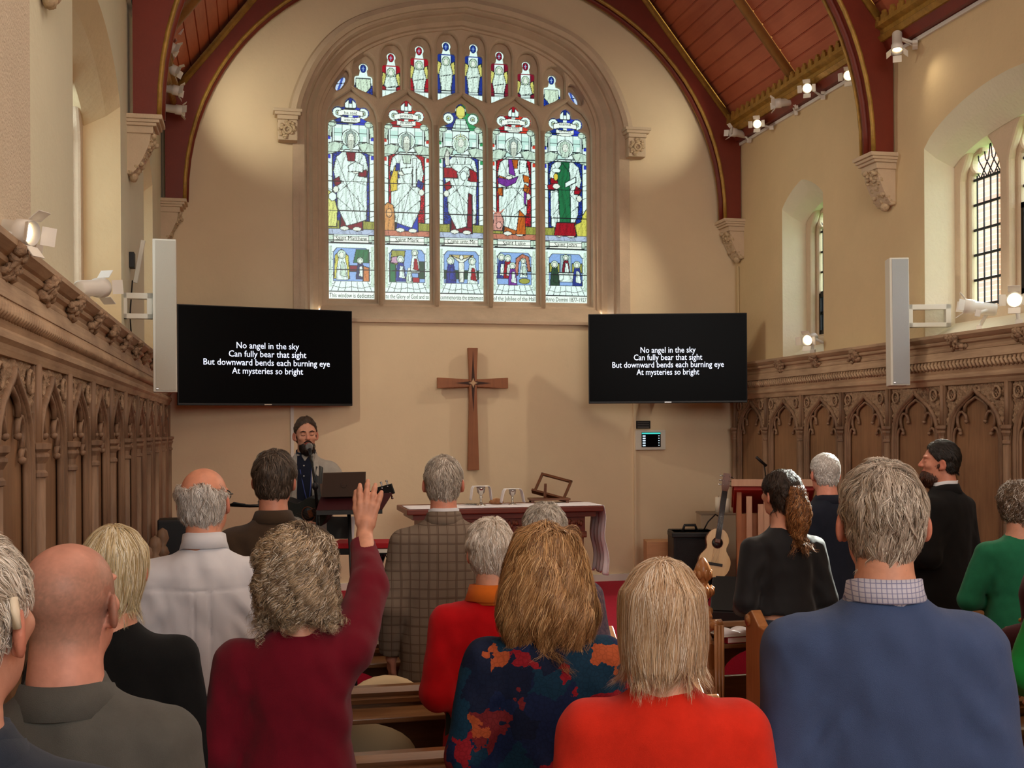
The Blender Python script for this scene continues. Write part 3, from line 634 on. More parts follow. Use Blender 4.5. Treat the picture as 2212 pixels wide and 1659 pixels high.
# arched trusses: wall post, spandrel and curved brace down to the corbels
def arch_in(n=44):
    out = []
    for i in range(n+1):
        a = PI*i/n; x = 2.775*math.cos(a); z = 4.03+2.56*math.sin(a)**.93; out.append((XC+x, z))
    return out
def arch_out(n=44):
    out = []
    for i, (x, z) in enumerate(arch_in(n)):
        u = x-XC; s_ = 1 if u >= 0 else -1; h = (XR if s_ > 0 else XC*2-XR); 
        a = PI*i/n
        # radially outwards until the wall or the roof line
        dx, dz = math.cos(a), math.sin(a)
        t1 = (XR-XC-.01-abs(u))/max(1e-6, abs(dx)) if abs(dx) > 1e-4 else 99
        t2 = (EZ+(XR-XC-abs(u))*SL-.03-z)/(dz+abs(dx)*SL+1e-9)
        t = min(t1, t2); out.append((x+dx*t, z+dz*t))
    return out
TY = [11.60, 8.60, 5.15]
TL = ['red arched roof truss against the east wall over the big window', 'red arched roof truss in mid nave, gold edged, right foot beyond the speaker', 'red arched roof truss nearest the camera at the top of the picture']
for ty, tl in zip(TY, TL):
    t = empty('roof_truss', (XC, ty, 4.03)); tag(t, tl, 'truss', 'arched roof trusses')
    A = arch_in(); B = arch_out(); n = len(A); hw = .075 if ty > 11 else .10
    V = [(x-XC, y, z-4.03) for y in (-hw, hw) for P in (A, B) for x, z in P]
    fs = []
    for k in range(n-1):
        fs += [(k, k+1, n+k+1, n+k), (2*n+k, 3*n+k, 3*n+k+1, 2*n+k+1), (k, 2*n+k, 2*n+k+1, k+1), (n+k, n+k+1, 3*n+k+1, 3*n+k)]
    MB().add(V, fs).build('spandrel', M['red_beam'], t)
    for sy in (-1, 1):
        MB().tube([(x-XC, sy*(hw-.008), z-4.03-.0) for x, z in A], .019, 8, up=(0, 1, 0)).build('gold_moulding', M['gold'], t)
    MB().sweep([(x-XC, 0, z-4.03) for x, z in A], [(-.035, -.018), (.035, -.018), (.035, .018), (-.035, .018)], up=(0, 1, 0)).build('soffit_bead', M['red_beam'], t)
    for s_ in (-1, 1):
        for sy in (-1, 1):
            p = [(s_*(XR-XC-.13), sy*(hw+.005), EZ-4.03+.08), (0, sy*(hw+.005), RIDGE-4.03-.12)]
            MB().sweep(p, [(-.018, -.03), (.018, -.03), (.018, .03), (-.018, .03)]).build('gold_rafter', M['gold'], t)
# corbels under the trusses
def make_corbel():
    r = empty('stone_corbel')
    mb = MB()      # local: wall at x=0, projects to +x
    for z0, z1, d, h in ((-.035, 0, .30, .17), (-.06, -.035, .275, .16), (-.085, -.06, .25, .15), (-.14, -.085, .22, .135)):
        mb.box((-.01, -h, z0), (d, h, z1), bev=.006)
    mb.build('abacus', M['stone_pale'], r)
    prof = [(-.01, -.14), (.20, -.14), (.185, -.22), (.13, -.33), (.07, -.42), (.03, -.45), (-.01, -.45)]
    MB().prism(prof, 'y', -.12, .12).build('bracket_stone', M['stone_pale'], r)
    mb = MB(); rd = random.Random(5)
    for k in range(26):
        t = k/25; x = .205-.17*t; z = -.16-.27*t
        for y in (-.08, 0, .08): mb.ico((x+rd.uniform(-.01, .02), y+rd.uniform(-.03, .03), z+rd.uniform(-.02, .02)), (rd.uniform(.018, .035), rd.uniform(.02, .04), rd.uniform(.015, .03)), 1, noise=.2, seed=k)
    mb.ico((.04, 0, -.45), (.04, .06, .04), 2, noise=.1); mb.build('carved_foliage', M['stone_carved'], r)
    return r
cb = make_corbel(); first = True
CLAB = {(1, 0): 'stone corbel in the back right corner under the end truss foot', (1, 1): 'stone corbel on the right wall between the two windows', (-1, 0): 'stone corbel in the back left corner above the tall white speaker',
        (-1, 1): 'stone corbel on the left wall carrying the middle truss', (-1, 2): 'stone corbel at the top left edge, only its carved foot showing'}
for k, ty in enumerate(TY):
    for sg in (1, -1):
        if (sg, k) not in CLAB: continue
        o = cb if first else copy_tree(cb); first = False
        o.location = (XR if sg > 0 else XL, ty-(.02 if k == 0 else 0), 4.03); o.rotation_euler = (0, 0, PI if sg > 0 else 0); o['label'] = CLAB[(sg, k)]; o['category'] = 'corbel'; o['group'] = 'truss corbels'; o.scale = (.80, .9, .92)
    
# label stops of the hood mould
def label_stop(x, lab):
    r = empty('label_stop', (x, 11.67, 4.965)); tag(r, lab, 'stone stop', 'label stops of the great window')
    mb = MB()
    for z0, z1, a, d in ((-.03, 0, .14, .16), (-.06, -.03, .125, .15), (-.10, -.06, .10, .13)): mb.box((-a, -d, z0), (a, .02, z1), bev=.006)
    mb.build('capital', M['stone_pale'], r)
    MB().box((-.095, -.11, -.30), (.095, .02, -.10), bev=.01).build('block', M['stone_pale'], r)
    mb = MB(); rd = random.Random(9)
    for k in range(40):
        a = rd.uniform(0, 2*PI); q = rd.uniform(.05, .085); mb.ico((q*math.cos(a), -.115, -.20+q*math.sin(a)), (.02, .016, .017), 1, noise=.25, seed=k)
    mb.tube([(.035*math.cos(2*PI*k/16), -.122, -.2+.035*math.sin(2*PI*k/16)) for k in range(16)], .012, 6, closed=True, up=(0, 1, 0)); mb.ico((0, -.11, -.2), .014, 1)
    mb.build('rosette', M['stone_carved'], r)
label_stop(.335, 'carved rosette stop at the left end of the window hood'); label_stop(3.935, 'carved rosette stop at the right end of the window hood')

# ================================================================== SIDE WINDOWS
gl, nt, pb = nodes('clear_glass')
for nn in list(nt.nodes): nt.nodes.remove(nn)
out = nt.nodes.new('ShaderNodeOutputMaterial'); mx = nt.nodes.new('ShaderNodeMixShader'); tb = nt.nodes.new('ShaderNodeBsdfTransparent'); gb = nt.nodes.new('ShaderNodeBsdfGlossy')
tb.inputs[0].default_value = (.93, .97, .96, 1); gb.inputs['Roughness'].default_value = .08; mx.inputs[0].default_value = .06
nt.links.new(tb.outputs[0], mx.inputs[1]); nt.links.new(gb.outputs[0], mx.inputs[2]); nt.links.new(mx.outputs[0], out.inputs[0])
def side_light_half(h, zb, zs, zt):
    r = zt-zs
    p = [(h, zb), (h, zs), (h*.93, zs+r*.10), (h*.72, zs+r*.16)]
    p += [(h*.60+h*.33*math.cos(math.radians(a)), zs+r*.40+r*.22*math.sin(math.radians(a))) for a in range(-60, 120, 22)]
    return p+[(h*.32, zs+r*.66), (h*.30, zs+r*.78), (h*.2, zs+r*.9), (0, zt)]
def side_window(idx, sg, c, outl, lights):
    X = XR if sg > 0 else XL; r = empty('window_%d' % idx, (0, 0, 0), kind=STR)
    hs = [[(y, z) for y, z in mirror(side_light_half(h, 2.72, zs, zt), yc)] for yc, h, zs, zt in lights]
    hs2 = [[(y, z) for y, z in mirror([(h+.035, 2.69), (h+.035, zs), (h+.02, zs+.06), (h*.7, zt-.10), (h*.3, zt+.0), (0, zt+.06)], yc)] for yc, h, zs, zt in lights]
    plate('tracery', outl(.045, .4), hs, .07, YZ(X+sg*.33), M['stone_pale'], r, bevel=.012, res=1)
    plate('tracery_moulding', outl(.035, .4), hs2, .07, YZ(X+sg*.265), M['stone_pale'], r, bevel=.022, res=2)
    for yc, h, zs, zt in lights:
        MB().box((X+sg*.335, yc-h-.02, 2.70), (X+sg*.340, yc+h+.02, zt+.02)).build('glass', gl, r)
        mb = MB(); x = X+sg*.33
        for k in range(5): y = yc-h+2*h*(k+.5)/5; mb.box((x-.004, y-.005, 2.7), (x+.004, y+.005, zs+.03))
        for k in range(6): z = 2.74+k*(zs-2.74)/5; mb.box((x-.007, yc-h, z-.009), (x+.007, yc+h, z+.009))
        for s2 in (-1, 1):
            for o_ in (-.6, -.2, .2, .6): mb.tube([(x, yc+o_*h-s2*h*.0, zs), (x, yc+o_*h+s2*h*.5, zs+.14), (x, yc+o_*h+s2*h*.62, zt)], .005, 5, up=(1, 0, 0))
        mb.build('lead_cames', M['came'], r)
    return r
big = [(7.72, .205, 3.70, 4.0), (7.13, .205, 3.74, 4.06), (6.54, .205, 3.70, 4.0)]
side_window(2, 1, 7.04, BIGW, big); side_window(3, 1, 10.14, LANC, [(10.20, .19, 3.72, 4.0)])
side_window(4, -1, 7.04, BIGW, big); side_window(5, -1, 10.14, LANC, [(10.14, .19, 3.72, 4.0)])
# dark casements (opening lights) in the right-hand windows
def casement(y0, y1, z0, z1, lab):
    mb = MB(); x = XR+.325
    for a, b in (((x-.02, y0, z0), (x+.012, y0+.035, z1)), ((x-.02, y1-.035, z0), (x+.012, y1, z1)), ((x-.02, y0, z0), (x+.012, y1, z0+.04)), ((x-.02, y0, z1-.04), (x+.012, y1, z1)), ((x-.01, y0, (z0+z1)/2-.006), (x+.01, y1, (z0+z1)/2+.006))): mb.box(a, b)
    tag(mb.build('casement', M['black_metal']), lab, 'window casement')
casement(10.02, 10.40, 2.72, 3.12, 'black iron casement at the foot of the narrow right window')
casement(6.92, 7.34, 2.76, 3.42, 'black iron casement in the wide right window at the picture edge')
# ---- outside: brick building and tree seen through the panes
bk, nt, pb = nodes('red_brick'); br = nt.nodes.new('ShaderNodeTexBrick'); br.inputs['Color1'].default_value = C(168, 112, 96); br.inputs['Color2'].default_value = C(186, 136, 118); br.inputs['Mortar'].default_value = C(196, 176, 164); br.inputs['Scale'].default_value = 4.0; br.inputs['Mortar Size'].default_value = .02
tc = nt.nodes.new('ShaderNodeTexCoord'); mp = nt.nodes.new('ShaderNodeMapping'); mp.inputs['Rotation'].default_value = (PI/2, 0, 0); nt.links.new(tc.outputs['Object'], mp.inputs[0]); nt.links.new(mp.outputs[0], br.inputs[0]); nt.links.new(br.outputs[0], pb.inputs['Base Color'])
b = MB(); y0 = 11.9
b.box((8.93, 12.6, -.5), (9.22, 14.6, 6.6)); tag(b.build('brick_building', bk), 'corner of a red brick building outside, seen through the wide right window', 'building')
lf = mat('leaf', C(104, 164, 96), .6, var=.4, vscale=6)
tr = empty('tree', (9.35, 11.3, -.5)); tag(tr, 'green leafy tree outside beside the brick building', 'tree')
MB().lathe([(.16, 0), (.12, 2.2), (.05, 5.5)], 10).build('trunk', mat('bark', C(90, 74, 58), .9), tr)
mb = MB(); rd = random.Random(4)
for k in range(1500):
    a = rd.uniform(0, 2*PI); q = max(-.9, min(.9, rd.gauss(0, .42))); z = rd.uniform(1.2, 6.0)
    p = Vector((q*math.cos(a), q*math.sin(a), z)); R_ = Euler((rd.uniform(0, 6), rd.uniform(0, 6), rd.uniform(0, 6))).to_matrix().to_4x4()
    mb.add([(-.09, 0, 0), (0, -.05, .01), (.09, 0, 0), (0, .05, .01)], [(0, 1, 2, 3)], M=Matrix.Translation(p) @ R_)
mb.build('foliage', lf, tr)
MB().box((5.4, -20, -.6), (40, 60, -.5)).build('trim_10', mat('lawn', C(110, 140, 90), .9))['kind'] = STR

# ================================================================== OAK PANELLING AND ITS CORNICE
PITCH = .765
def panelling(sg):
    right = sg > 0; X0 = 5.03 if right else -.82; zo = 0 if right else -.055
    ys = [11.575-PITCH*k for k in range(-0, 9)] if right else [11.59-PITCH*k for k in range(0, 14)]
    root = empty('trim_11', (X0, 0, 0), kind=STR)
    P = lambda y, o, z: (-sg*o, y, z)
    ya, yb = ys[-1], 11.69
    def prof(pts, name, mt, y0=ya, y1=yb):
        MB().prism([(-sg*o, z+zo) for o, z in pts], 'y', y0, y1).build(name, mt, root)
    prof([(-.07, 0), (-.028, 0), (-.028, 2.13), (-.07, 2.13)], 'back_board', M['oak_panel'])
    prof([(-.03, 0), (.045, 0), (.045, .14), (.03, .17), (-.03, .17)], 'plinth', M['oak'])
    prof([(-.03, 2.115), (.012, 2.115), (.020, 2.135), (.024, 2.15), (.038, 2.165), (.038, 2.185), (.022, 2.20), (.030, 2.225), (.016, 2.295), (.030, 2.30), (.020, 2.36), (-.07, 2.36)], 'frieze', M['oak_cornice'])
    prof([(-.07, 2.355), (.0, 2.355), (.014, 2.365), (.016, 2.378), (.006, 2.392), (.010, 2.408), (.028, 2.418), (.032, 2.430), (.026, 2.440), (.040, 2.447), (.060, 2.465), (.066, 2.47), (.066, 2.492), (-.07, 2.492)], 'cornice', M['oak_cornice'])
    mb = MB(); L = int((yb-ya)/.046)
    for k in range(L):
        y = ya+.023+k*.046
        mb.tube([P(y-.02, .026, 2.232+zo), P(y-.004, .040, 2.25+zo), P(y+.012, .038, 2.268+zo), P(y+.022, .022, 2.286+zo)], .014, 6)
    mb.build('rope_moulding', M['oak_cornice'], root)
    by = [10.43, 9.71, 9.0, 8.33, 7.54, 6.79, 6.1] if right else [4.12+.69*k for k in range(-1, 11)]
    rd = random.Random(2)
    for y in by:
        mb = MB()
        for k in range(36):
            t = rd.random(); q = rd.gauss(0, .034)
            mb.ico(P(y+q,   .010+.045*t+rd.uniform(0, .018), 2.372+zo+.09*t+rd.uniform(-.01, .01)), (rd.uniform(.016, .028), rd.uniform(.014, .030), rd.uniform(.014, .026)), 1, noise=.25, seed=k)
        for s2 in (-1, 1): mb.tube([P(y, .065, 2.44+zo), P(y+s2*.03, .06, 2.43+zo), P(y+s2*.055, .035, 2.385+zo)], .012, 6, scale=[1, 1, .4])
        mb.build('carved_boss', M['oak_carved'], root)
    arch = [(.315, .17), (.315, 1.70), (.305, 1.80), (.27, 1.885), (.205, 1.955), (.12, 2.005), (.05, 2.04), (.015, 2.065), (0, 2.085)]
    cusp = [(.272, .17), (.272, 1.70), (.265, 1.755), (.243, 1.79), (.215, 1.80), (.19, 1.785), (.182, 1.762)]
    cusp2 = [(.205, 1.80), (.222, 1.84), (.218, 1.885), (.185, 1.915), (.15, 1.915), (.122, 1.885), (.112, 1.85)]
    cusp3 = [(.135, 1.915), (.13, 1.955), (.095, 1.98), (.05, 2.0), (0, 2.02)]
    for i in range(len(ys)-1):
        y1, y0 = ys[i], ys[i+1]; yc = (y0+y1)/2
        mb = MB()
        for s2 in (-1, 1):
            f = lambda pts, o: [P(yc+s2*u, o, z+(zo if z > 1 else 0)) for u, z in pts]
            mb.tube(f(arch, .0), .017, 6, up=(1, 0, 0)); mb.tube(f([(u*.93, z-.008 if z > 1 else z) for u, z in arch], -.008), .013, 6, up=(1, 0, 0))
            mb.tube(f(cusp, -.012), .012, 6, up=(1, 0, 0), scale=[1]*6+[.8]); mb.tube(f(cusp2, -.012), .012, 6, up=(1, 0, 0)); mb.tube(f(cusp3, -.012), .012, 6, up=(1, 0, 0))
            mb.ico(P(yc+s2*.182, -.008, 1.757+zo), .017, 1); mb.ico(P(yc+s2*.112, -.008, 1.845+zo), .017, 1)
        mb.build('tracery', M['oak'], root)
        # carved spandrel
        nu, nz = 56, 30; V = []; Q = []; ids = {}
        au = [a[0] for a in arch[1:]][::-1]; az = [a[1] for a in arch[1:]][::-1]
        for a in range(nu+1):
            for c in range(nz+1):
                u = -.335+.67*a/nu; z = 1.72+.40*c/nz
                if z < np.interp(abs(u), au, az)-.012: continue
                e = .012*math.sin(u*70+3*math.sin(z*55))*math.sin(z*75+2*math.sin(u*60+i))+.006*math.sin(u*160+z*40)
                dq = math.hypot(abs(u)-.265, z-2.045); e = -.02 if dq < .028 else e
                ids[(a, c)] = len(V); V.append(P(yc+u, -.006+e, z+zo))
        for a in range(nu):
            for c in range(nz):
                k4 = [(a, c), (a+1, c), (a+1, c+1), (a, c+1)]
                if all(q in ids for q in k4): Q.append([ids[q] for q in k4])
        mb = MB().add(V, Q, True)
        for s2 in (-1, 1):
            mb.tube([P(yc+s2*.265+.042*math.cos(a*PI/8), .008, 2.045+zo+.042*math.sin(a*PI/8)) for a in range(16)], .009, 5, closed=True, up=(1, 0, 0))
            for q in range(4): mb.tube([P(yc+s2*.265+.016*math.cos(q*PI/2)+.012*math.cos(a*PI/4), .0, 2.045+zo+.016*math.sin(q*PI/2)+.012*math.sin(a*PI/4)) for a in range(8)], .004, 4, closed=True, up=(1, 0, 0))
        mb.build('carved_spandrel', M['oak_carved'], root)
    for y in ys:
        mb = MB().box((-sg*-.03 if right else -.03, y-.036, .0), (-sg*.008, y+.036, 2.12+zo))
        mb.tube([P(y, .012, .16), P(y, .012, 1.70+zo)], .027, 10); mb.tube([P(y, .012, 1.80+zo), P(y, .012, 2.12+zo)], .017, 8)
        mb.build('colonnette', M['oak'], root)
        mb = MB()
        mb.lathe([(.022, 1.685), (.034, 1.69), (.034, 1.705), (.024, 1.715), (.026, 1.74), (.040, 1.765), (.040, 1.775), (.030, 1.782), (.046, 1.795), (.048, 1.815), (.03, 1.82)], 8, M=Matrix.Translation(P(y, .014, zo)), smooth=False)
        mb.build('capital', M['oak'], root)
    return root
panelling(1); panelling(-1)
# ================================================================== THINGS ON THE WALLS
# ---- two television screens with the hymn text
M['tv_black'] = mat('tv_black', C(18, 18, 20), .4)
M['tv_screen'] = mat('tv_screen', C(9, 10, 13), .28, spec=.035)
M['lyric'] = mat('lyric', C(225, 235, 255), .6, emit=C(225, 235, 255), estr=1.0)
LYR = ['No angel in the sky', 'Can fully bear that sight', 'But downward bends each burning eye', 'At mysteries so bright']
def television(pl, pr, H, tx, tz, k, lab):
    """pl, pr: lower-left/lower-right corners in plan; k = metres per text unit"""
    a = Vector(pl); b = Vector(pr); W_ = (Vector((b.x, b.y))-Vector((a.x, a.y))).length; rz = math.atan2(b.y-a.y, b.x-a.x)
    c = (a+b)/2; r = empty('television', (c.x, c.y, c.z), rz); tag(r, lab, 'television', 'televisions on the end wall')
    MB().box((-W_/2, .004, 0), (W_/2, .05, H), bev=.006).build('housing', M['tv_black'], r)
    MB().box((-W_/2+.009, -.002, .022), (W_/2-.009, .006, H-.009)).build('screen', M['tv_screen'], r)
    MB().box((-.035, -.004, .006), (.035, .006, .014)).build('maker_badge', M['steel'], r)
    mb = MB().box((-.25, .05, H*.25), (.25, .10, H*.75))
    mb.box((-.05, .08, H*.45), (.05, .08+max(.05, (11.68-c.y)*.9-.05), H*.55)); mb.build('wall_bracket', M['black_metal'], r)
    for i, (t, w_) in enumerate(zip(LYR, (133, 165, 269, 151))):
        text_mesh(t, .085, M['lyric'], 'lyric_line', r, Matrix.Translation((tx, -.004, tz+(1.5-i)*17.8*k)) @ Matrix.Rotation(PI/2, 4, 'X'), bold=.0002, width=w_*k)
    return r
l0, l1 = onY(384, 880, 11.2), onY(762, 874, 11.58)
television((l0.x, 11.2, l0.z+.02), (l1.x, 11.58, l0.z+.02), .945, .0, .45, .00455, 'large black screen with white hymn words on the left of the end wall')
l0, l1 = onY(1272, 872, 11.3), onY(1615, 870, 10.9)
television((l0.x, 11.3, l0.z+.0), (l1.x, 10.9, l0.z+.0), .91, .0, .425, .00418, 'large black screen with white hymn words on the right of the end wall')
# ---- wooden cross
cr = empty('wooden_cross', (2.178, 11.66, 1.398)); tag(cr, 'plain brown wooden cross with a star inlay on the end wall', 'cross')
M['cross_wood'] = wood('cross_wood', C(124, 72, 40), C(160, 98, 58), .45)
up_ = [(-.058, 0), (.058, 0), (.040, .80), (.040, .98), (.052, 1.247), (-.052, 1.247), (-.040, .98), (-.040, .80)]
MB().prism(up_, 'y', -.055, -.005).build('upright', M['cross_wood'], cr, bevel=.004)
for s_ in (-1, 1):
    MB().prism([(s_*.0405, .85), (s_*.367, .834), (s_*.367, .944), (s_*.0405, .928)], 'y', -.05, -.005).build('crossbar', M['cross_wood'], cr, bevel=.004)
M['cross_dark'] = mat('cross_dark', C(58, 30, 18), .6)
mb = MB()
for a, L in ((PI/2, .33), (-PI/2, .30), (0, .19), (PI, .19)):
    ca, sa = math.cos(a), math.sin(a); z0 = .889
    for s2 in (-1, 1): mb.add([(0, -.056, z0), (ca*L, -.0565, z0+sa*L), (ca*.03-sa*.017*s2, -.0565, z0+sa*.03+ca*.017*s2)], [(0, 1, 2)])
mb.build('star_groove', M['cross_dark'], cr)
mb = MB(); mb.prism([(0, .889+.05), (.012, .901), (.05, .889), (.012, .877), (0, .839), (-.012, .877), (-.05, .889), (-.012, .901)], 'y', -.064, -.05); mb.build('star_inlay', mat('star_pale', C(196, 160, 120), .4), cr)
# ---- column loudspeakers on wall arms
M['speaker_face'] = mat('speaker_face', C(196, 190, 176), .6, bump=.3, bscale=600)
M['speaker_face_grey'] = mat('speaker_face_grey', C(176, 180, 184), .6, bump=.3, bscale=600)
def column_speaker(x, y, z0, h, w_, rz, tilt, armx, armz, lab, face):
    r = empty('column_speaker', (x, y, z0), rz); r.rotation_euler = (tilt, 0, rz); tag(r, lab, 'loudspeaker', 'white column loudspeakers')
    MB().box((-w_/2, -.02, 0), (w_/2, .12, h), bev=.006).build('cabinet', M['white_plastic'], r)
    MB().box((-w_/2+.018, -.026, .012), (w_/2-.006, -.018, h-.012)).build('grille', face, r)
    MB().box((-w_/2+.02, -.030, .02), (-w_/2+.035, -.025, .026)).build('badge', M['steel'], r)
    mb = MB(); a, b = sorted((-math.copysign(w_/2, -armx), armx)); z = armz-.085
    for p, q in (((a, .03, z), (b, .09, z+.035)), ((a, .03, z+.135), (b, .09, z+.175)), ((a, .03, z), (a+.04, .09, z+.175)), ((b-.04, .03, z), (b, .09, z+.175))): mb.box(p, q, bev=.004)
    mb.build('wall_arm', M['white_plastic'], r)
    return r
pt = onY(357, 847, 8.2); column_speaker(pt.x, 8.2, pt.z, 1.04, .155, .05, .0, -.285, .585, 'tall white column loudspeaker on an arm from the left wall beside the screen', M['speaker_face'])
pt = onY(1944, 833, 8.0); column_speaker(pt.x, 8.0, pt.z, .98, .146, -.28, -.02, .40, .535, 'tall white column loudspeaker on an arm from the right wall by the window', M['speaker_face_grey'])
# ---- small wall boxes, cables, conduits
wb = empty('wall_receiver', (XL+.0, 8.62, 3.02)); tag(wb, 'small flat white receiver panel tilted on the left wall above the speaker arm', 'receiver')
MB().box((.0, -.05, -.05), (.035, .05, .06), bev=.004).build('mount', M['black'], wb)
MB().box((.02, -.012, -.15), (.05, .012, .16), M=Matrix.Translation((.03, 0, 0)) @ Matrix.Rotation(.18, 4, 'Y'), bev=.004).build('panel', M['white_plastic'], wb)
tag(MB().tube([(XL+.02, 8.60, 2.88), (XL+.012, 8.55, 2.7), (XL+.012, 8.50, 2.62), (XL+.014, 8.55, 2.5), (XL+.012, 8.5, 2.47)], .005, 6).build('cable', M['black']), 'thin dark cable hanging down the left wall from the receiver panel', 'cable')
p = onY(631, 880, 11.68); tag(MB().box((p.x-.016, 11.672, .215), (p.x+.016, 11.70, 2.15)).build('cable_conduit', M['white_paint']), 'white cable conduit down the wall below the left screen', 'conduit', 'wall conduits')
p = onY(1371, 880, 11.68); tag(MB().box((p.x-.012, 11.676, .215), (p.x+.012, 11.70, 2.25)).build('cable_conduit', M['plaster_pink']), 'wall-coloured cable conduit below the right screen beside the control panel', 'conduit', 'wall conduits')
tag(MB().tube([(XR-.012, 11.6, 3.55), (XR-.012, 11.6, 3.0), (XR-.012, 11.6, 2.5)], .010, 6).build('cable_conduit', M['plaster']), 'thin painted pipe down the right corner below the corbel', 'conduit', 'wall conduits')
a, b = onY(1372, 972, 11.68), onY(1436, 929, 11.68)
cp = empty('control_panel', ((a.x+b.x)/2, 11.69, (a.z+b.z)/2)); tag(cp, 'white framed touch screen control panel on the end wall', 'control panel')
w2, h2 = (b.x-a.x)/2, (b.z-a.z)/2
MB().box((-w2, -.035, -h2), (w2, .0, h2), bev=.005).build('frame', M['white_plastic'], cp)
MB().box((-w2*.62, -.038, -h2*.72), (w2*.66, -.034, h2*.78)).build('screen', M['tv_screen'], cp)
M['scr_cyan'] = mat('screen_cyan', C(60, 200, 190), .5, emit=C(60, 200, 190), estr=.9); M['scr_white'] = mat('screen_white', C(200, 225, 240), .5, emit=C(200, 225, 240), estr=.8)
MB().box((-w2*.6, -.0395, h2*.6), (w2*.64, -.0385, h2*.74)).build('screen_header', M['scr_cyan'], cp)
mb = MB()
for k in range(5): z = h2*(.42-.24*k); mb.box((-w2*.55, -.0395, z-.008), (-w2*.36, -.0385, z+.006)); mb.box((w2*.5, -.0395, z-.004), (w2*.58, -.0385, z+.004))
mb.build('screen_buttons', M['scr_white'], cp)
a, b = onY(1374, 926, 11.68), onY(1405, 909, 11.68)
nb = empty('wall_notice', ((a.x+b.x)/2, 11.69, (a.z+b.z)/2)); tag(nb, 'small black notice plate above the control panel', 'notice')
w2, h2 = (b.x-a.x)/2, (b.z-a.z)/2; MB().box((-w2, -.012, -h2), (w2, 0, h2), bev=.002).build('plate', M['black'], nb)
mb = MB(); [mb.box((-w2*.8, -.0135, h2*q-.003), (w2*.8, -.0125, h2*q+.002)) for q in (.5, .1, -.35, -.75)]; mb.build('printed_lines', mat('grey_ink', C(120, 118, 116), .7), nb)
# ---- spotlights with barn doors
def make_spot(on=True):
    r = empty('spotlight')       # lamp points along local -Z
    mb = MB().lathe([(.0, .13), (.030, .13), (.038, .12), (.038, .0), (.046, -.005), (.046, -.06), (.043, -.062), (.040, -.02), (.0, -.02)], 16)
    mb.build('body', M['lamp_white'], r)
    (MB().lathe([(0, -.035), (.030, -.035), (.030, -.038), (0, -.04)], 16)).build('lens', M['lamp_glow'] if on else M['steel'], r)
    for k in range(4):
        Mx = Matrix.Rotation(k*PI/2, 4, 'Z') @ Matrix.Translation((.046, 0, -.062)) @ Matrix.Rotation(-.75, 4, 'Y')
        MB().box((-.0015, -.033, -.050), (.0015, .033, .0), M=Mx).build('barn_door', M['lamp_white'], r)
    return r
spot_on = make_spot(True); spot_off = make_spot(False); used = set()
def spot(p, aim, lab, grp, on=True, foot=None, scale=1.0):
    src = spot_on if on else spot_off
    o = copy_tree(src) if src.name in used else src; used.add(src.name)
    o.location = p; o.rotation_euler = (Vector(aim)-Vector(p)).to_track_quat('-Z', 'Y').to_euler(); o.scale = (scale,)*3
    tag(o, lab, 'spotlight', grp)
    f = Vector(foot) if foot is not None else Vector(p)+Vector((.1, 0, .06))
    inv = (Matrix.Translation(p) @ o.rotation_euler.to_matrix().to_4x4() @ Matrix.Scale(scale, 4)).inverted()
    a = inv @ Vector(f); b = Vector((0, 0, .06)); c = a*.25+b*.75+Vector((0, 0, .02))
    MB().tube([a, c, b], .011, 8).box(a-Vector((.02, .02, .015)), a+Vector((.02, .02, .015))).build('stem', M['lamp_white'], o)
    return o
GR, GL_, GC = 'spotlights under the right eaves', 'spotlights under the left eaves', 'spotlights on the panelling ledge'
rs = [((1590, 287), (2.0, 11, 5.2), 0, 'white spotlight nearest the end wall under the right eaves, aimed away'), ((1637, 268), (.6, 4, 3), 1, 'lit spotlight second from the end wall under the right eaves'), ((1688, 222), (1.8, 11.5, 4.6), 0, 'unlit-looking spotlight in the middle of the right eaves row, aimed at the end wall'),
      ((1745, 190), (.4, 3, 2.2), 1, 'brightly lit spotlight with open doors in the middle of the right eaves row'), ((1834, 162), (.5, 2.5, 1.5), 1, 'lit spotlight close to the far side of the middle truss'), ((1938, 98), (4.2, 7.0, 2.0), 1, 'lit spotlight on the near side of the middle truss, pointing straight down')]
for (px, aim, on, lab) in rs:
    p = onX(px[0], px[1], 4.93); spot(p, aim, lab, GR, bool(on), (XR-.035, p.y-.05, 4.808))
ls = [((366, 60), (2, 11.6, 4.0), 'spotlight nearest the camera in the left eaves row, mostly behind the truss'), ((362, 98), (3.6, 11, 3), 'second spotlight from the camera in the left eaves row, its door catching light'), ((368, 148), (2.8, 10.5, 3.5), 'middle spotlight of the left eaves row, tilted upwards'), ((372, 193), (3.0, 11.0, 4.2), 'spotlight second from the end wall in the left eaves row'), ((378, 236), (1.0, 11.5, 4.7), 'spotlight nearest the end wall in the left eaves row')]
for px, aim, lab in ls:
    p = onX(px[0], px[1], XL+.15); spot(p, aim, lab, GL_, False, (XL+.035, p.y, 4.808))
ts = [((1748, 733), 5.0, (1.2, 6, 1.5), 'spotlight on the panelling ledge in front of the narrow right window', True), ((2105, 664), 5.01, (1.2, 9.5, 3.4), 'spotlight with glowing doors on the ledge at the left of the wide window', True), ((2192, 648), 5.01, (.2, .8, 2.1), 'spotlight facing the camera on the ledge before the wide window', True)]
for px, X, aim, lab, on in ts:
    p = onX(px[0], px[1], X); spot(p, aim, lab, GC, on, (X+.04, p.y+.01, 2.508), 1.15)
p = onX(38, 500, -.772); spot(p, (1.4, 3.1, 2.1), 'lit spotlight on the left panelling ledge at the picture edge', GC, True, (-.795, p.y-.03, 2.452), .95)
p = onX(207, 622, -.80); spot(p, (1.8, 11, 3.3), 'white spotlight with open doors on the left panelling ledge', GC, False, (-.82, p.y-.02, 2.452), 1.1)
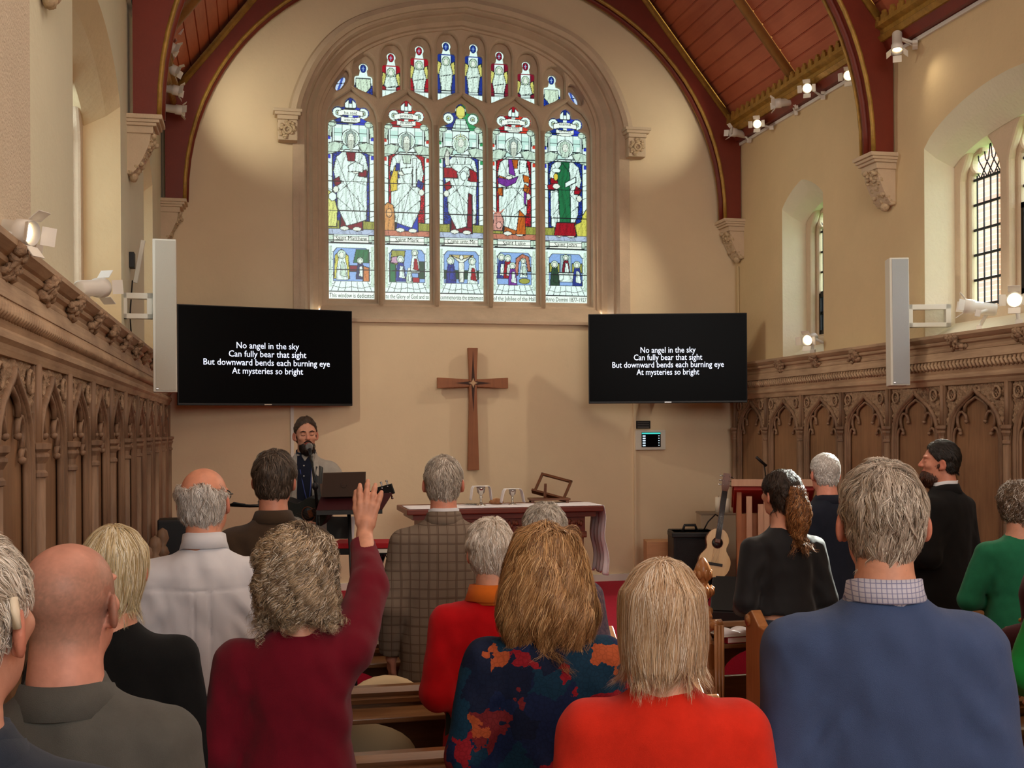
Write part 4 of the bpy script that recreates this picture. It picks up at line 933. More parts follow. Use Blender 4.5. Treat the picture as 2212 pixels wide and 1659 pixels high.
# the light those lamps throw
def beam(p, aim, e, ang, col=(1, .86, .66), blend=.6): light('spotlight_beam', 'SPOT', p, e, col, aim=aim, spot_size=math.radians(ang), spot_blend=blend, shadow_soft_size=.04)
beam((-.55, 10.6, 4.78), (.25, 11.7, 5.05), 30, 75, (1, .95, .74), .9)
beam((4.75, 10.75, 4.78), (4.05, 11.7, 5.05), 20, 75, (1, .95, .74), .9)
beam((4.9, 8.05, 4.70), (5.09, 7.6, 4.0), 3.5, 100, (1, .85, .6), 1.0)
beam((4.7, 9.6, 4.7), (1.8, 9.5, 1.2), 160, 60); beam((4.7, 8.9, 4.7), (1.2, 3.4, 1.2), 200, 70); beam((4.7, 10.3, 4.7), (2.2, 11.7, 1.8), 90, 70)
beam((-.5, 9.6, 4.7), (2.6, 11.0, 1.3), 130, 60); beam((-.5, 8.9, 4.7), (3.4, 8.0, 1.2), 120, 60); beam((4.85, 7.2, 2.75), (.6, 2.0, 1.9), 60, 70)
beam((-.5, 9.4, 4.72), (5.09, 9.2, 3.6), 150, 62, (1, .88, .68), 1.0); beam((-.5, 10.2, 4.72), (5.09, 10.9, 3.2), 70, 55, (1, .88, .68), 1.0)
beam((-.6, 5.0, 2.65), (1.3, 6.5, 2.2), 20, 90)
# ================================================================== CHANCEL FURNITURE
PZ = .21
# ---- altar table
a = onY(879, 1097, 10.45); b = onY(1304, 1095, 10.45); ZT = 1.085
al = empty('altar_table', ((a.x+b.x)/2, 10.45, PZ)); tag(al, 'carved dark red-brown wooden communion table before the end wall', 'table')
HW = (b.x-a.x)/2; zt = ZT-PZ; M['altar_wood'] = wood('altar_wood', C(84, 34, 26), C(128, 58, 40), .4, along='X'); M['altar_carved'] = mat('altar_carved', C(120, 66, 46), .5, bump=1.0, bscale=50, var=.4, vscale=30)
MB().box((-HW, 0, zt-.05), (HW, .78, zt), bev=.008).build('table_top', M['altar_wood'], al)
MB().box((-HW+.06, .05, zt-.10), (HW-.06, .73, zt-.05)).build('top_moulding', M['altar_wood'], al)
MB().box((-HW+.16, .08, zt-.24), (HW-.16, .70, zt-.10)).build('frieze', M['altar_wood'], al)
mb = MB(); rd = random.Random(3)
for k in range(64):
    x = -HW+.2+k*(2*HW-.4)/63; mb.ico((x, .075, zt-.17+rd.uniform(-.03, .03)), (.020, .012, .03), 1, noise=.3, seed=k)
mb.build('carved_frieze', M['altar_carved'], al)
for s_ in (-1, 1):
    x = s_*(HW-.24); mb = MB().box((x-.075, .10, 0), (x+.075, .26, zt-.24), bev=.01); mb.box((x-.1, .08, zt-.30), (x+.1, .28, zt-.24), bev=.01).box((x-.1, .08, 0), (x+.1, .28, .1), bev=.01)
    mb.build('pillar', M['altar_carved'], al)
    MB().box((x-.06, .50, 0), (x+.06, .64, zt-.24), bev=.01).build('rear_leg', M['altar_wood'], al)
MB().box((-HW+.3, .2, .1), (HW-.3, .24, zt-.24)).build('front_panel', M['altar_carved'], al)
M['linen'] = mat('linen', C(236, 230, 236), .85, bump=.1, bscale=300, sheen=.3)
cl = empty('altar_cloth', ((a.x+b.x)/2, 10.45, ZT)); tag(cl, 'long white linen runner over the communion table, hanging at the right end', 'cloth')
mb = MB(); n = 40; V = []; prof = []
for k in range(n+1): prof.append((-HW+.02+(2*HW-.015)*k/n, .003))
for k in range(1, 22): prof.append((HW+.008+.012*math.sin(k*.5)+.0015*k, .0-.031*k))
ny = 26
for x, z in prof:
    for q in range(ny+1):
        y = .02+.50*q/ny; hang = max(0, -z); V.append((x+(.02*hang*math.sin(q*1.1)+.02*hang*math.sin(q*.5+1)), y, z-(.02*hang*math.sin(q*.6))))
W1 = ny+1; fs = [(i*W1+q, i*W1+q+1, (i+1)*W1+q+1, (i+1)*W1+q) for i in range(len(prof)-1) for q in range(ny)]
o = mb.add(V, fs, True).build('runner', M['linen'], cl); md = o.modifiers.new('thick', 'SOLIDIFY'); md.thickness = .004; md.offset = 1
# ---- chalices with their cloths, bread
M['silver'] = mat('silver', C(214, 210, 200), .18, metal=1.0)
def chalice(px, py, h, wcl, lab, drape):
    p = atD(px, py, (CZ-ZT-.004)*F/(py-HY+.001)); D = 10.9; p = onZ_(px, py, ZT+.006)
    r = empty('chalice', p); tag(r, lab, 'chalice', 'covered chalices')
    k = h/.175
    MB().lathe([(.0, 0), (.045*k, 0), (.046*k, .006*k), (.03*k, .014*k), (.012*k, .03*k), (.009*k, .06*k), (.016*k, .072*k), (.016*k, .08*k), (.009*k, .09*k), (.02*k, .105*k), (.036*k, .125*k), (.041*k, .155*k), (.042*k, .175*k), (.039*k, .175*k), (.03*k, .13*k), (.0, .11*k)], 20).build('cup', M['silver'], r)
    c = empty('folded_cloth', (p.x, p.y, p.z+h+.006)); tag(c, lab.replace('silver chalice', 'white folded cloth over the silver chalice').replace(' under a white cloth', ''), 'cloth', 'chalice cloths')
    mb = MB(); n = 12; V = []
    for i in range(n+1):
        for j in range(n+1):
            x = -wcl*1.7+3.4*wcl*i/n; y = -.06+.12*j/n
            ov = max(0, abs(x)-wcl/2-.02); xx = math.copysign(min(abs(x), wcl/2+.02)+ov*drape, x); V.append((xx, y, -.0-ov*.98+.002))
    fs = [(i*(n+1)+j, i*(n+1)+j+1, (i+1)*(n+1)+j+1, (i+1)*(n+1)+j) for i in range(n) for j in range(n)]
    o = mb.add(V, fs, True).build('drape', M['linen'], c); md = o.modifiers.new('t', 'SOLIDIFY'); md.thickness = .003
    return r
def onZ_(px, py, Z): d = ray(px, py); t = (Z-CZ)/d.z; return Vector((d.x*t, d.y*t, Z))
chalice(1039, 1092, .178, .13, 'taller silver chalice under a white cloth on the left of the loaf', .12)
chalice(1107, 1090, .145, .13, 'shorter silver chalice under a white cloth on the right of the loaf', .22)
p = onZ_(1072, 1089, ZT+.006); br_ = empty('bread_loaf', p); tag(br_, 'round brown bread loaf between the two chalices', 'bread')
M['crust'] = mat('crust', C(176, 124, 84), .8, bump=.6, bscale=40, var=.35, vscale=14)
MB().lathe([(0, 0), (.055, 0), (.07, .014), (.068, .03), (.05, .048), (.025, .056), (0, .058)], 22).build('crumb', M['crust'], br_)
MB().tube([(-.05, -.01, .044), (0, -.012, .059), (.05, -.01, .044)], .006, 6).build('crust_score', mat('crust_pale', C(214, 176, 136), .8), br_)
p = onZ_(1020, 1090, ZT+.006); pl = MB().lathe([(0, 0), (.05, 0), (.075, .008), (.075, .011), (.05, .004), (0, .004)], 24).build('plate', M['silver']); pl.location = p; tag(pl, 'flat silver plate left of the taller chalice', 'plate')
# ---- book stand
p = onZ_(1187, 1086, ZT+.006); bs = empty('book_stand', p, -.12); tag(bs, 'open wooden book stand leaning on the communion table', 'book stand')
M['stand_wood'] = wood('stand_wood', C(78, 44, 26), C(118, 70, 42), .4, along='X')
mb = MB().box((-.20, -.06, .025), (.20, .16, .045), bev=.004)
mb.build('base', M['stand_wood'], bs)
for x in (-.17, .17):
    for y in (-.04, .14): MB().box((x-.015, y-.015, 0), (x+.015, y+.015, .027)).build('foot', M['stand_wood'], bs)
Mx = Matrix.Translation((-.10, -.02, .05)) @ Matrix.Rotation(.45, 4, 'Y') @ Matrix.Rotation(-.55, 4, 'X')
Mx = Matrix.Translation((0, -.05, .055)) @ Matrix(((1, 0, .55, 0), (0, 1, .3, 0), (0, 0, 1, 0), (0, 0, 0, 1))).to_3x3().to_4x4()
Mx = Matrix.Translation((.03, .05, .05)) @ Matrix.Rotation(-.25, 4, 'Z') @ Matrix.Rotation(-.62, 4, 'X') @ Matrix.Rotation(.30, 4, 'Y')
for a_, b_ in (((-.20, -.012, 0), (.13, .012, .025)), ((-.20, -.012, .215), (.13, .012, .24)), ((-.20, -.012, 0), (-.175, .012, .24)), ((.105, -.012, 0), (.13, .012, .24))): MB().box(a_, b_, M=Mx, bev=.003).build('frame_bar', M['stand_wood'], bs)
MB().box((-.21, -.05, -.01), (.14, .012, .012), M=Mx, bev=.003).build('book_ledge', M['stand_wood'], bs)
MB().box((-.06, -.01, .04), (-.035, .01, .20), M=Matrix.Rotation(.35, 4, 'X')).build('prop', M['stand_wood'], bs)
# ---- lectern on the right
lx, ly = 4.12, 9.75
def proj(p):
    x, y, z = p[0], p[1], p[2]-CZ; c, s_ = math.cos(YAW), math.sin(YAW); cx = x*c-y*s_; cd = x*s_+y*c; return 1106+F*cx/cd, HY-F*z/cd, cd
pa = atD(1607, 1038, 10.2); pb_ = atD(1758, 1038, 10.1)
le = empty('lectern', (pa.x, pa.y, PZ), math.atan2(pb_.y-pa.y, pb_.x-pa.x)); tag(le, 'wooden lectern with a sloping red-lined top on the right of the platform', 'lectern')
LW = (pb_-pa).length; lh = pa.z-PZ; M['lect_wood'] = wood('lect_wood', C(140, 84, 52), C(186, 122, 80), .45); M['lect_red'] = mat('lect_red', C(166, 44, 34), .6); M['lect_pale'] = wood('lect_pale', C(176, 130, 104), C(212, 170, 140), .5)
dn = .55; dz = .24
MB().prism([(0, lh), (0, lh-.035), (dn, lh-dz-.035), (dn, lh-dz)], 'x', -.10, LW+.02).build('sloping_top', M['lect_wood'], le, bevel=.003)
MB().prism([(.012, lh-.037), (.012, lh-.085), (dn-.01, lh-dz-.085), (dn-.01, lh-dz-.037)], 'x', -.085, LW).build('red_lining', M['lect_red'], le)
MB().box((-.11, -.035, lh-.05), (LW+.03, .0, lh+.012), bev=.005).build('top_rail', M['lect_pale'], le)
MB().prism([(.06, 0), (.06, lh-.09), (dn-.02, lh-dz-.09), (dn-.02, 0)], 'x', -.06, -.02).build('side_panel', M['lect_wood'], le)
MB().prism([(.06, 0), (.06, lh-.09), (dn-.02, lh-dz-.09), (dn-.02, 0)], 'x', LW-.08, LW-.04).build('side_panel', M['lect_wood'], le)
MB().box((-.02, .07, 0), (LW-.08, .10, lh-.30)).build('back_panel', M['lect_wood'], le)
MB().box((-.02, .10, .40), (LW-.08, dn-.05, .43)).build('shelf', M['lect_wood'], le)
for x, h_ in ((.02, .20), (.12, .13), (.17, .20), (LW-.24, .18), (LW-.12, .22)): MB().box((x, .0, 0), (x+.05, .06, lh-.34+h_), bev=.006).build('post', M['lect_pale'], le)
MB().box((-.03, -.02, 0), (LW-.02, .10, .09), bev=.006).build('plinth', M['lect_wood'], le)
gm_ = empty('gooseneck_microphone', le.matrix_basis @ Vector((.19, .12, lh-.04))); tag(gm_, 'black gooseneck microphone standing on the lectern', 'microphone')
MB().tube([(0, 0, -.01), (0, .0, .10), (-.01, .0, .17)], .006, 6).lathe([(.03, -.012), (.03, .0), (.0, .006)], 12).build('stem', M['black_metal'], gm_)
MB().tube([(.01, 0, .165), (-.05, 0, .215), (-.085, 0, .245)], .013, 8).build('capsule', M['black'], gm_)
# ---- box, pedestal with candles, loudspeaker, guitar on stand, wedge monitor
def thing_box(name, px0, px1, pyt, D, depth, mt, lab, cat, rz=0.0, top=None):
    a_ = atD(px0, pyt, D); b_ = atD(px1, pyt, D); r = empty(name, (a_.x, a_.y, PZ), math.atan2(b_.y-a_.y, b_.x-a_.x)+rz); tag(r, lab, cat); return r, (b_-a_).length, a_.z-PZ
r, w_, h_ = thing_box('cajon', 1397, 1475, 1170, 11.55, .3, None, 'plain wooden box drum against the end wall beside the black loudspeaker', 'box drum')
M['ply'] = wood('ply', C(176, 124, 84), C(206, 156, 112), .5, along='X')
MB().box((0, 0, .015), (w_, .30, h_), bev=.006).build('body', M['ply'], r); MB().box((.006, -.004, .02), (w_-.006, .0, h_-.006)).build('front_plate', M['ply'], r)
for x in (.03, w_-.03): MB().box((x-.015, .03, 0), (x+.015, .27, .016)).build('foot', M['black'], r)
r, w_, h_ = thing_box('loudspeaker', 1455, 1545, 1150, 11.0, .4, None, 'black bass loudspeaker cabinet between the wooden box and the guitar', 'loudspeaker')
MB().box((0, 0, 0), (w_, .42, h_), bev=.012).build('cabinet', M['black'], r); MB().box((.02, -.012, .03), (w_-.02, .0, h_-.06)).build('grille', mat('grille_black', C(30, 30, 32), .7, bump=.6, bscale=300), r)
MB().box((-.02, -.03, h_-.05), (w_+.02, .3, h_-.0), bev=.01).build('lid', M['black'], r); MB().tube([(.10, .1, h_), (.12, .1, h_+.06), (.22, .1, h_+.06), (.24, .1, h_)], .014, 8).build('handle', M['black'], r)
tag(MB().tube([r.matrix_basis @ Vector(v) for v in ((.30, .1, h_+.005), (.34, .08, h_+.09), (.42, .12, h_+.16), (.48, .15, h_+.12), (.46, .1, h_+.02), (.40, .05, h_+.012))], .007, 6).build('cable', M['black']), 'looped black cable lying on top of the bass loudspeaker', 'cable')
r, w_, h_ = thing_box('pedestal', 1508, 1585, 1107, 11.75, .3, None, 'tall grey box pedestal in the right corner behind the guitar', 'pedestal')
MB().box((0, -.16, 0), (w_, .12, h_), bev=.008).build('body', mat('grey_card', C(176, 158, 136), .8), r); MB().box((-.006, -.166, h_-.012), (w_+.006, .126, h_+.006)).build('lid', mat('grey_card2', C(150, 132, 112), .8), r)
for k, (x, hh) in enumerate(((.19, .155), (.27, .14))):
    c = empty('pillar_candle', r.matrix_basis @ Vector((x, -.10, h_+.006))); tag(c, ('thicker white pillar candle on the pedestal, left one' if k == 0 else 'white pillar candle on the pedestal just behind the guitar neck'), 'candle', 'candles on the pedestal')
    MB().lathe([(0, 0), (.034, 0), (.034, hh), (.03, hh), (.0, hh-.01)], 18).build('wax', mat('wax', C(236, 226, 206), .5), c); MB().tube([(0, 0, hh-.012), (0, 0, hh+.012)], .002, 5).build('wick', M['black'], c)
def guitar_outline(sx=1.0):
    pts = []
    for k in range(48):
        a_ = 2*PI*k/48; z = .245*math.cos(a_); t = z/.245
        wv = .155+.035*(-t)-.052*math.exp(-((t-.18)/.27)**2); pts.append((wv*math.sin(a_)*abs(math.sin(a_))**-.35 if abs(math.sin(a_)) > 1e-6 else 0, z))
    return pts
def make_guitar(topm, sidem, neckm, headm):
    r = empty('acoustic_guitar')      # body centre at origin, neck to +Z, face to -Y
    O = guitar_outline()
    MB().prism(O, 'y', -.045, .05).build('body', sidem, r, bevel=.004)
    MB().prism([(x*.985, z*.985) for x, z in O], 'y', -.049, -.045).build('soundboard', topm, r)
    MB().lathe([(.0, .0), (.050, 0), (.050, .002), (.0, .002)], 24, M=Matrix.Translation((0, -.0495, .10)) @ Matrix.Rotation(PI/2, 4, 'X')).build('sound_hole', M['black'], r)
    mb = MB(); mb.tube([(.053*math.cos(2*PI*k/24), -.0505, .10+.053*math.sin(2*PI*k/24)) for k in range(24)], .003, 4, closed=True, up=(0, 1, 0)); mb.build('rosette', neckm, r)
    MB().box((-.08, -.060, -.125), (.08, -.048, -.098), bev=.003).build('bridge', M['black'], r)
    MB().box((-.028, -.058, .10), (.028, -.030, .62), bev=.006).build('neck', neckm, r)
    MB().box((-.027, -.062, .14), (.027, -.056, .62)).build('fretboard', M['black'], r)
    MB().prism([(-.028, .62), (.028, .62), (.040, .68), (.036, .80), (-.036, .80), (-.040, .68)], 'y', -.056, -.038).build('headstock', headm, r)
    for k in range(6):
        sx = -1 if k < 3 else 1; z = .68+.045*(k % 3); MB().tube([(sx*.025, -.06, z), (sx*.025, -.045, z), (sx*.062, -.045, z)], .006, 6).ico((sx*.064, -.045, z), (.009, .006, .011), 1).build('tuning_peg', M['steel'], r)
    mb = MB()
    for k in range(6): x = -.019+.0076*k; mb.tube([(x*1.6, -.063, -.11), (x, -.066, .62)], .0008, 4)
    mb.build('strings', M['steel'], r)
    return r
M['spruce'] = wood('spruce', C(206, 164, 100), C(226, 190, 130), .3); M['mahog'] = wood('mahog', C(92, 50, 30), C(126, 72, 44), .35)
g1 = make_guitar(M['spruce'], M['mahog'], M['mahog'], M['mahog']); tag(g1, 'pale spruce acoustic guitar on a floor stand left of the lectern', 'guitar')
pg = atD(1545, 1195, 10.55); g1.location = pg; g1.rotation_euler = (Matrix.Rotation(-.25, 3, 'Z') @ Matrix.Rotation(-.16, 3, 'X') @ Matrix.Rotation(.17, 3, 'Y')).to_euler(); g1.scale = (.92,)*3
gs = empty('guitar_stand', (pg.x, pg.y+.08, PZ)); tag(gs, 'black tubular stand holding the pale acoustic guitar', 'guitar stand')
for dx, dy in ((-.11, -.14), (.10, -.14), (0, .20)): MB().tube([(0, .02, .22), (dx*.6, dy*.6, .10), (dx, dy, .01)], .010, 6).build('leg', M['black_metal'], gs)
MB().tube([(0, .02, .2), (.02, .07, .55)], .010, 6).tube([(-.10, -.14, .22), (-.10, 0.0, .22), (.10, 0.0, .22), (.10, -.14, .22)], .010, 6).build('cradle', M['black_metal'], gs)
pw = atD(1533, 1312, 9.6); r = empty('wedge_monitor', (pw.x, pw.y, PZ), -.5); tag(r, 'black wedge floor monitor on the platform below the guitar', 'monitor')
MB().prism([(0, 0), (.40, 0), (.40, .20), (.22, .34), (0, .08)], 'x', 0, .42).build('cabinet', M['black'], r, bevel=.008); MB().prism([(.0, .088), (.215, .345), (.205, .35), (-.01, .095)], 'x', .03, .39).build('grille', M['tv_black'], r)
ps = atD(381, 1130, 8.6); r = empty('stage_speaker', (ps.x-.03, ps.y+.3, PZ)); tag(r, 'small black stage speaker in the left corner behind the white-shirted man', 'loudspeaker')
MB().box((-.13, 0, 0), (.13, .26, 1.13-PZ-.0), bev=.01).build('cabinet', M['black'], r); MB().box((-.115, -.01, .3), (.115, 0, 1.1-PZ)).build('grille', M['tv_black'], r)
# ---- singer's microphone stand, music stand with laptop, keyboard
def T(px, py, D): return atD(px, py, D)
ms = empty('microphone_stand', (T(688, 1110, 7.62).x, T(688, 1110, 7.62).y, PZ)); tag(ms, 'black microphone stand in front of the singer', 'stand'); o0 = Vector(ms.location)
pth = [T(688, 1240, 7.62)-o0, T(686, 1110, 7.62)-o0, T(681, 1050, 7.62)-o0]; pth[0].z = .02
MB().tube([Vector((pth[1].x, pth[1].y, .02)), pth[1]], .012, 8).build('pole', M['black_metal'], ms)
MB().tube([pth[1], pth[2], T(674, 1000, 7.62)-o0, T(672, 985, 7.8)-o0], .010, 8).build('boom', M['black_metal'], ms)
MB().ico(pth[2], (.022, .022, .03), 2).build('clutch_knob', M['black'], ms)
for k in range(3): a_ = k*2.09+.4; MB().tube([(pth[1].x, pth[1].y, .14), (pth[1].x+.26*math.cos(a_), pth[1].y+.26*math.sin(a_), .012)], .009, 6).build('leg', M['black_metal'], ms)
mi = empty('vocal_microphone', T(672, 984, 7.8)); tag(mi, 'silver headed vocal microphone at the singer\'s mouth', 'microphone')
q0 = T(672, 984, 7.8); q1 = T(668, 966, 7.88)-q0
MB().tube([(0, 0, -.03), tuple(q1*.75)], .013, 10, scale=[.7, 1.0]).build('handle', M['black'], mi); MB().ico(q1*1.02, (.027, .027, .030), 2).build('grille', mat('mic_mesh', C(150, 150, 148), .35, metal=.8, bump=.8, bscale=400), mi)
bm_ = empty('boom_stand', (T(572, 1100, 7.5).x, T(572, 1100, 7.5).y, PZ)); tag(bm_, 'black boom stand whose arm reaches left behind the brown-jacketed man', 'stand'); o0 = Vector(bm_.location)
MB().tube([(0, 0, .02), (0, 0, T(572, 1095, 7.5).z-PZ)], .011, 8).build('pole', M['black_metal'], bm_)
MB().tube([T(585, 1092, 7.5)-o0, T(540, 1093, 7.5)-o0, T(497, 1091, 7.5)-o0], .010, 8).build('arm', M['black_metal'], bm_); MB().tube([T(497, 1091, 7.5)-o0, T(505, 1086, 7.5)-o0, T(530, 1090, 7.5)-o0], .006, 6).build('cable_loop', M['black'], bm_)
for k in range(3): a_ = k*2.09; MB().tube([(0, 0, .15), (.2*math.cos(a_), .2*math.sin(a_), .012)], .009, 6).build('leg', M['black_metal'], bm_)
# music stand
DM = 7.45; c0 = T(762, 1100, DM); mu = empty('music_stand', (c0.x, c0.y, PZ)); tag(mu, 'wide black and maroon music stand holding the laptop', 'music stand'); o0 = Vector(mu.location)
M['maroon'] = mat('maroon', C(58, 18, 22), .45)
A1, A2, B1, B2 = T(682, 1108, DM)-o0, T(826, 1101, DM)-o0, T(694, 1072, DM+.14)-o0, T(848, 1066, DM+.14)-o0
def quad_plate(name, a_, b_, c_, d_, th, mt, parent):
    nrm = (b_-a_).cross(d_-a_).normalized()*th; MB().add([a_, b_, c_, d_, a_+nrm, b_+nrm, c_+nrm, d_+nrm], [(0, 1, 2, 3), (7, 6, 5, 4), (0, 4, 5, 1), (1, 5, 6, 2), (2, 6, 7, 3), (3, 7, 4, 0)]).build(name, mt, parent)
quad_plate('desk', A1, A2, B2, B1, .006, M['maroon'], mu)
for k in range(4):
    f = .12+.22*k; a_ = A2.lerp(B2, f)+(A1-A2)*.07; b_ = A2.lerp(B2, f)+(A1-A2)*.16; u_ = (B2-A2)*.05; off = (A2-A1).cross(B1-A1).normalized()*-.003
    quad_plate('slot', a_+off, b_+off, b_+u_+off, a_+u_+off, .001, M['plaster_pink'], mu)
MB().box(tuple(A1+Vector((0, -.03, -.008))), tuple(A2+Vector((0, .0, .0)))).build('lip', M['black'], mu)
MB().tube([(0, 0, .02), (0, 0, .42), tuple((A1+A2)/2+Vector((0, .03, .02)))], .013, 8).build('pole', M['black_metal'], mu); MB().ico((0, 0, .5), (.03, .03, .03), 2).build('clamp', M['black'], mu)
for k in range(3): a_ = k*2.09+.5; MB().tube([(0, 0, .30), (.16*math.cos(a_), .16*math.sin(a_), .14), (.30*math.cos(a_), .30*math.sin(a_), .012)], .009, 6).build('leg', M['black_metal'], mu)
# laptop
lp = empty('laptop', T(742, 1078, DM+.09)); tag(lp, 'grey laptop with its lid towards the camera on the music stand', 'laptop'); o0 = Vector(lp.location)
la, lb_, lc, ld = T(694, 1074, DM+.06)-o0, T(789, 1072, DM+.06)-o0, T(790, 1020, DM+.0)-o0, T(698, 1022, DM+.0)-o0
M['laptop'] = mat('laptop', C(108, 92, 84), .35, metal=.5)
quad_plate('lid', la, lb_, lc, ld, -.008, M['laptop'], lp); MB().tube([tuple((la+lb_+lc+ld)/4+Vector((.018*math.cos(k*PI/6), -.003, .018*math.sin(k*PI/6)))) for k in range(12)], .0018, 4, closed=True, up=(0, 1, 0)).build('round_badge', mat('badge_dark', C(80, 68, 62), .3, metal=.6), lp)
quad_plate('keyboard_base', la+Vector((0, .005, 0)), lb_+Vector((0, .005, 0)), lb_+Vector((0, .16, .07)), la+Vector((0, .16, .07)), .012, M['laptop'], lp)
# keyboard with red cover
DK = 8.0; k0 = T(722, 1174, DK); k1 = T(860, 1170, DK); kb = empty('keyboard', (k0.x, k0.y, k0.z-.08), math.atan2(k1.y-k0.y, k1.x-k0.x)); tag(kb, 'black electronic keyboard under a red cloth, behind the raised arm', 'keyboard'); KW = (k1-k0).length
MB().box((0, 0, .0), (KW, .30, .055), bev=.006).build('case', M['black'], kb); MB().box((-.01, -.012, .045), (KW+.01, .30, .082), bev=.006).build('red_cover', mat('red_cloth', C(172, 24, 34), .8), kb); MB().box((KW-.17, -.014, .015), (KW-.04, -.002, .04)).build('label_strip', M['white_plastic'], kb)
ks = empty('keyboard_stand', (k0.x, k0.y, PZ), kb.rotation_euler.z); tag(ks, 'black folding stand under the keyboard', 'stand'); zk = k0.z-.08-PZ
for s_, y in ((0, .07), (1, .22)): MB().tube([(.12, y, .012), (KW-.12, y, zk-.01)] if s_ else [(KW-.12, y, .012), (.12, y, zk-.01)], .013, 8).tube([(.12 if not s_ else KW-.12, .02, zk-.012), (.12 if not s_ else KW-.12, .28, zk-.012)], .013, 8).build('crossed_leg', M['black_metal'], ks)
mb = MB()
for k in range(4): mb.tube([kb.matrix_basis @ Vector(v) for v in ((.30+.1*k, .28, .03), (.33+.1*k, .315, -.06-.02*k), (.42+.1*k, .315, -.07), (.46+.1*k, .30, .02))], .005, 5)
tag(mb.build('cable_bundle', M['black']), 'bundle of black cables looping under the keyboard', 'cables', kind='stuff')
fl = empty('black_folder', (0, 0, 0)); tag(fl, 'black folder standing on the red keyboard cover', 'folder'); a_, b_, c_, d_ = T(707, 1163, DK+.0), T(755, 1163, DK+.0), T(757, 1116, DK+.05), T(705, 1116, DK+.05)
quad_plate('cover', a_, b_, c_, d_, -.012, M['black'], fl); quad_plate('paper', b_+Vector((0, .01, 0)), b_+Vector((.03, .01, 0)), c_+Vector((.035, .01, 0)), c_+Vector((0, .01, 0)), -.003, M['linen'], fl)

# ================================================================== PEWS
M['pew'] = wood('pew', C(88, 58, 36), C(136, 94, 60), .35, along='X'); M['pew_end'] = wood('pew_end', C(130, 82, 46), C(178, 122, 74), .28)
M['pew_rail'] = wood('pew_rail', C(92, 62, 40), C(146, 104, 68), .28, along='X')
def pew(x0, x1, y, lab, grp, finial=False, end_low=True, ledge=True, ends=(True, True)):
    r = empty('pew', (x0, y, 0)); tag(r, lab, 'pew', grp); W_ = x1-x0
    n = max(2, round(W_/.62)); holes = []
    for k in range(n):
        c = W_*(k+.5)/n; h = W_/n*.36; holes.append([(c-h, .56)]+[(c+h*math.cos(PI-PI*q/14), .56+.14*math.sin(PI*q/14)) for q in range(15)]+[(c+h, .56)])
    holes = [hh[1:-1] for hh in holes]
    plate('back', [(.0, .30), (W_, .30), (W_, .80), (.0, .80)], holes, .028, XZ(0), M['pew'], r, bevel=.004)
    MB().box((0, -.012, .30), (W_, .012, .06)).build('lower_back', M['pew'], r)
    MB().sweep([(0, 0, .80), (W_, 0, .80)], [(-.035, -.03), (.035, -.03), (.042, -.012), (.03, -.005), (.04, .012), (.02, .03), (-.02, .03), (-.04, .012), (-.03, -.005), (-.042, -.012)], smooth=False).build('top_rail', M['pew_rail'], r)
    if ledge: MB().box((.01, -.20, .735), (W_-.01, -.02, .755), bev=.004).build('book_ledge', M['pew_rail'], r)
    MB().box((.01, .02, .40), (W_-.01, .20, .435), bev=.006).build('seat', M['pew'], r)
    for e, x in zip(ends, (0, W_)):
        if not e: continue
        zt_ = .96 if not finial else .92
        P = [(-.02, 0), (.40, 0), (.40, .55), (.33, .62), (.30, .74), (.25, .78), (.28, zt_-.05), (.24, zt_-.005), (.17, zt_-.035), (.12, zt_-.03), (.04, zt_+.03), (-.02, zt_)]
        P = [(.43-(u+.02), z) for u, z in P]; P = [(u-.20, z) for u, z in P]
        e_ = MB().prism(P, 'x', x-.025, x+.025).build('pew_end', M['pew_end'], r, bevel=.006)
        for dx in (-.017, 0, .017): MB().tube([(x+dx, -.205, .02), (x+dx, -.208, zt_-.30), (x+dx, -.204, zt_-.07)], .009, 6).build('bead', M['pew_end'], e_)
        mb = MB()
        for u, z in ((.20, zt_-.02), (-.16, zt_-.075)):
            mb.tube([(x-.03, u, z), (x+.03, u, z)], .028, 10, up=(0, 1, 0)); mb.tube([(x-.034, u, z), (x+.034, u, z)], .012, 8, up=(0, 1, 0))
        mb.build('scroll', M['pew_end'], e_)
        if finial:
            f = MB().lathe([(.028, .0), (.05, .02), (.05, .04), (.025, .06), (.022, .085), (.042, .105), (.05, .135), (.03, .165), (.026, .175), (.04, .20), (.045, .235), (.03, .27), (.012, .295), (0, .30)], 10, M=Matrix.Translation((x, 0, zt_-.06)))
            for q in range(8): a_ = q*PI/4; f.ico((x+.045*math.cos(a_), .045*math.sin(a_), zt_+.07), (.018, .018, .03), 1, noise=.2, seed=q).ico((x+.038*math.cos(a_), .038*math.sin(a_), zt_+.155), (.014, .014, .03), 1, noise=.2, seed=q)
            f.build('poppyhead', M['pew_end'], r)
    return r
LB, RB = 'pews of the left block', 'pews of the right block'
pew(-.74, 1.42, 3.50, 'left block pew just behind the woman in the red cardigan', LB, ends=(False, True)); pew(-.74, 1.42, 4.42, 'left block pew just behind the man in the tweed jacket', LB, ends=(False, True)); pew(-.74, 1.42, 5.42, 'front pew of the left block, before the tweed-jacketed man', LB, ends=(False, True))
pew(2.19, 4.95, 3.72, 'right block pew at the picture edge with a sunlit top rail', RB); pew(2.19, 4.95, 4.66, 'right block pew with a scrolled golden end, beside the blue-jumpered man', RB); pew(2.19, 4.95, 5.46, 'right block front pew with a carved poppyhead end behind the ponytailed woman', RB, finial=True)
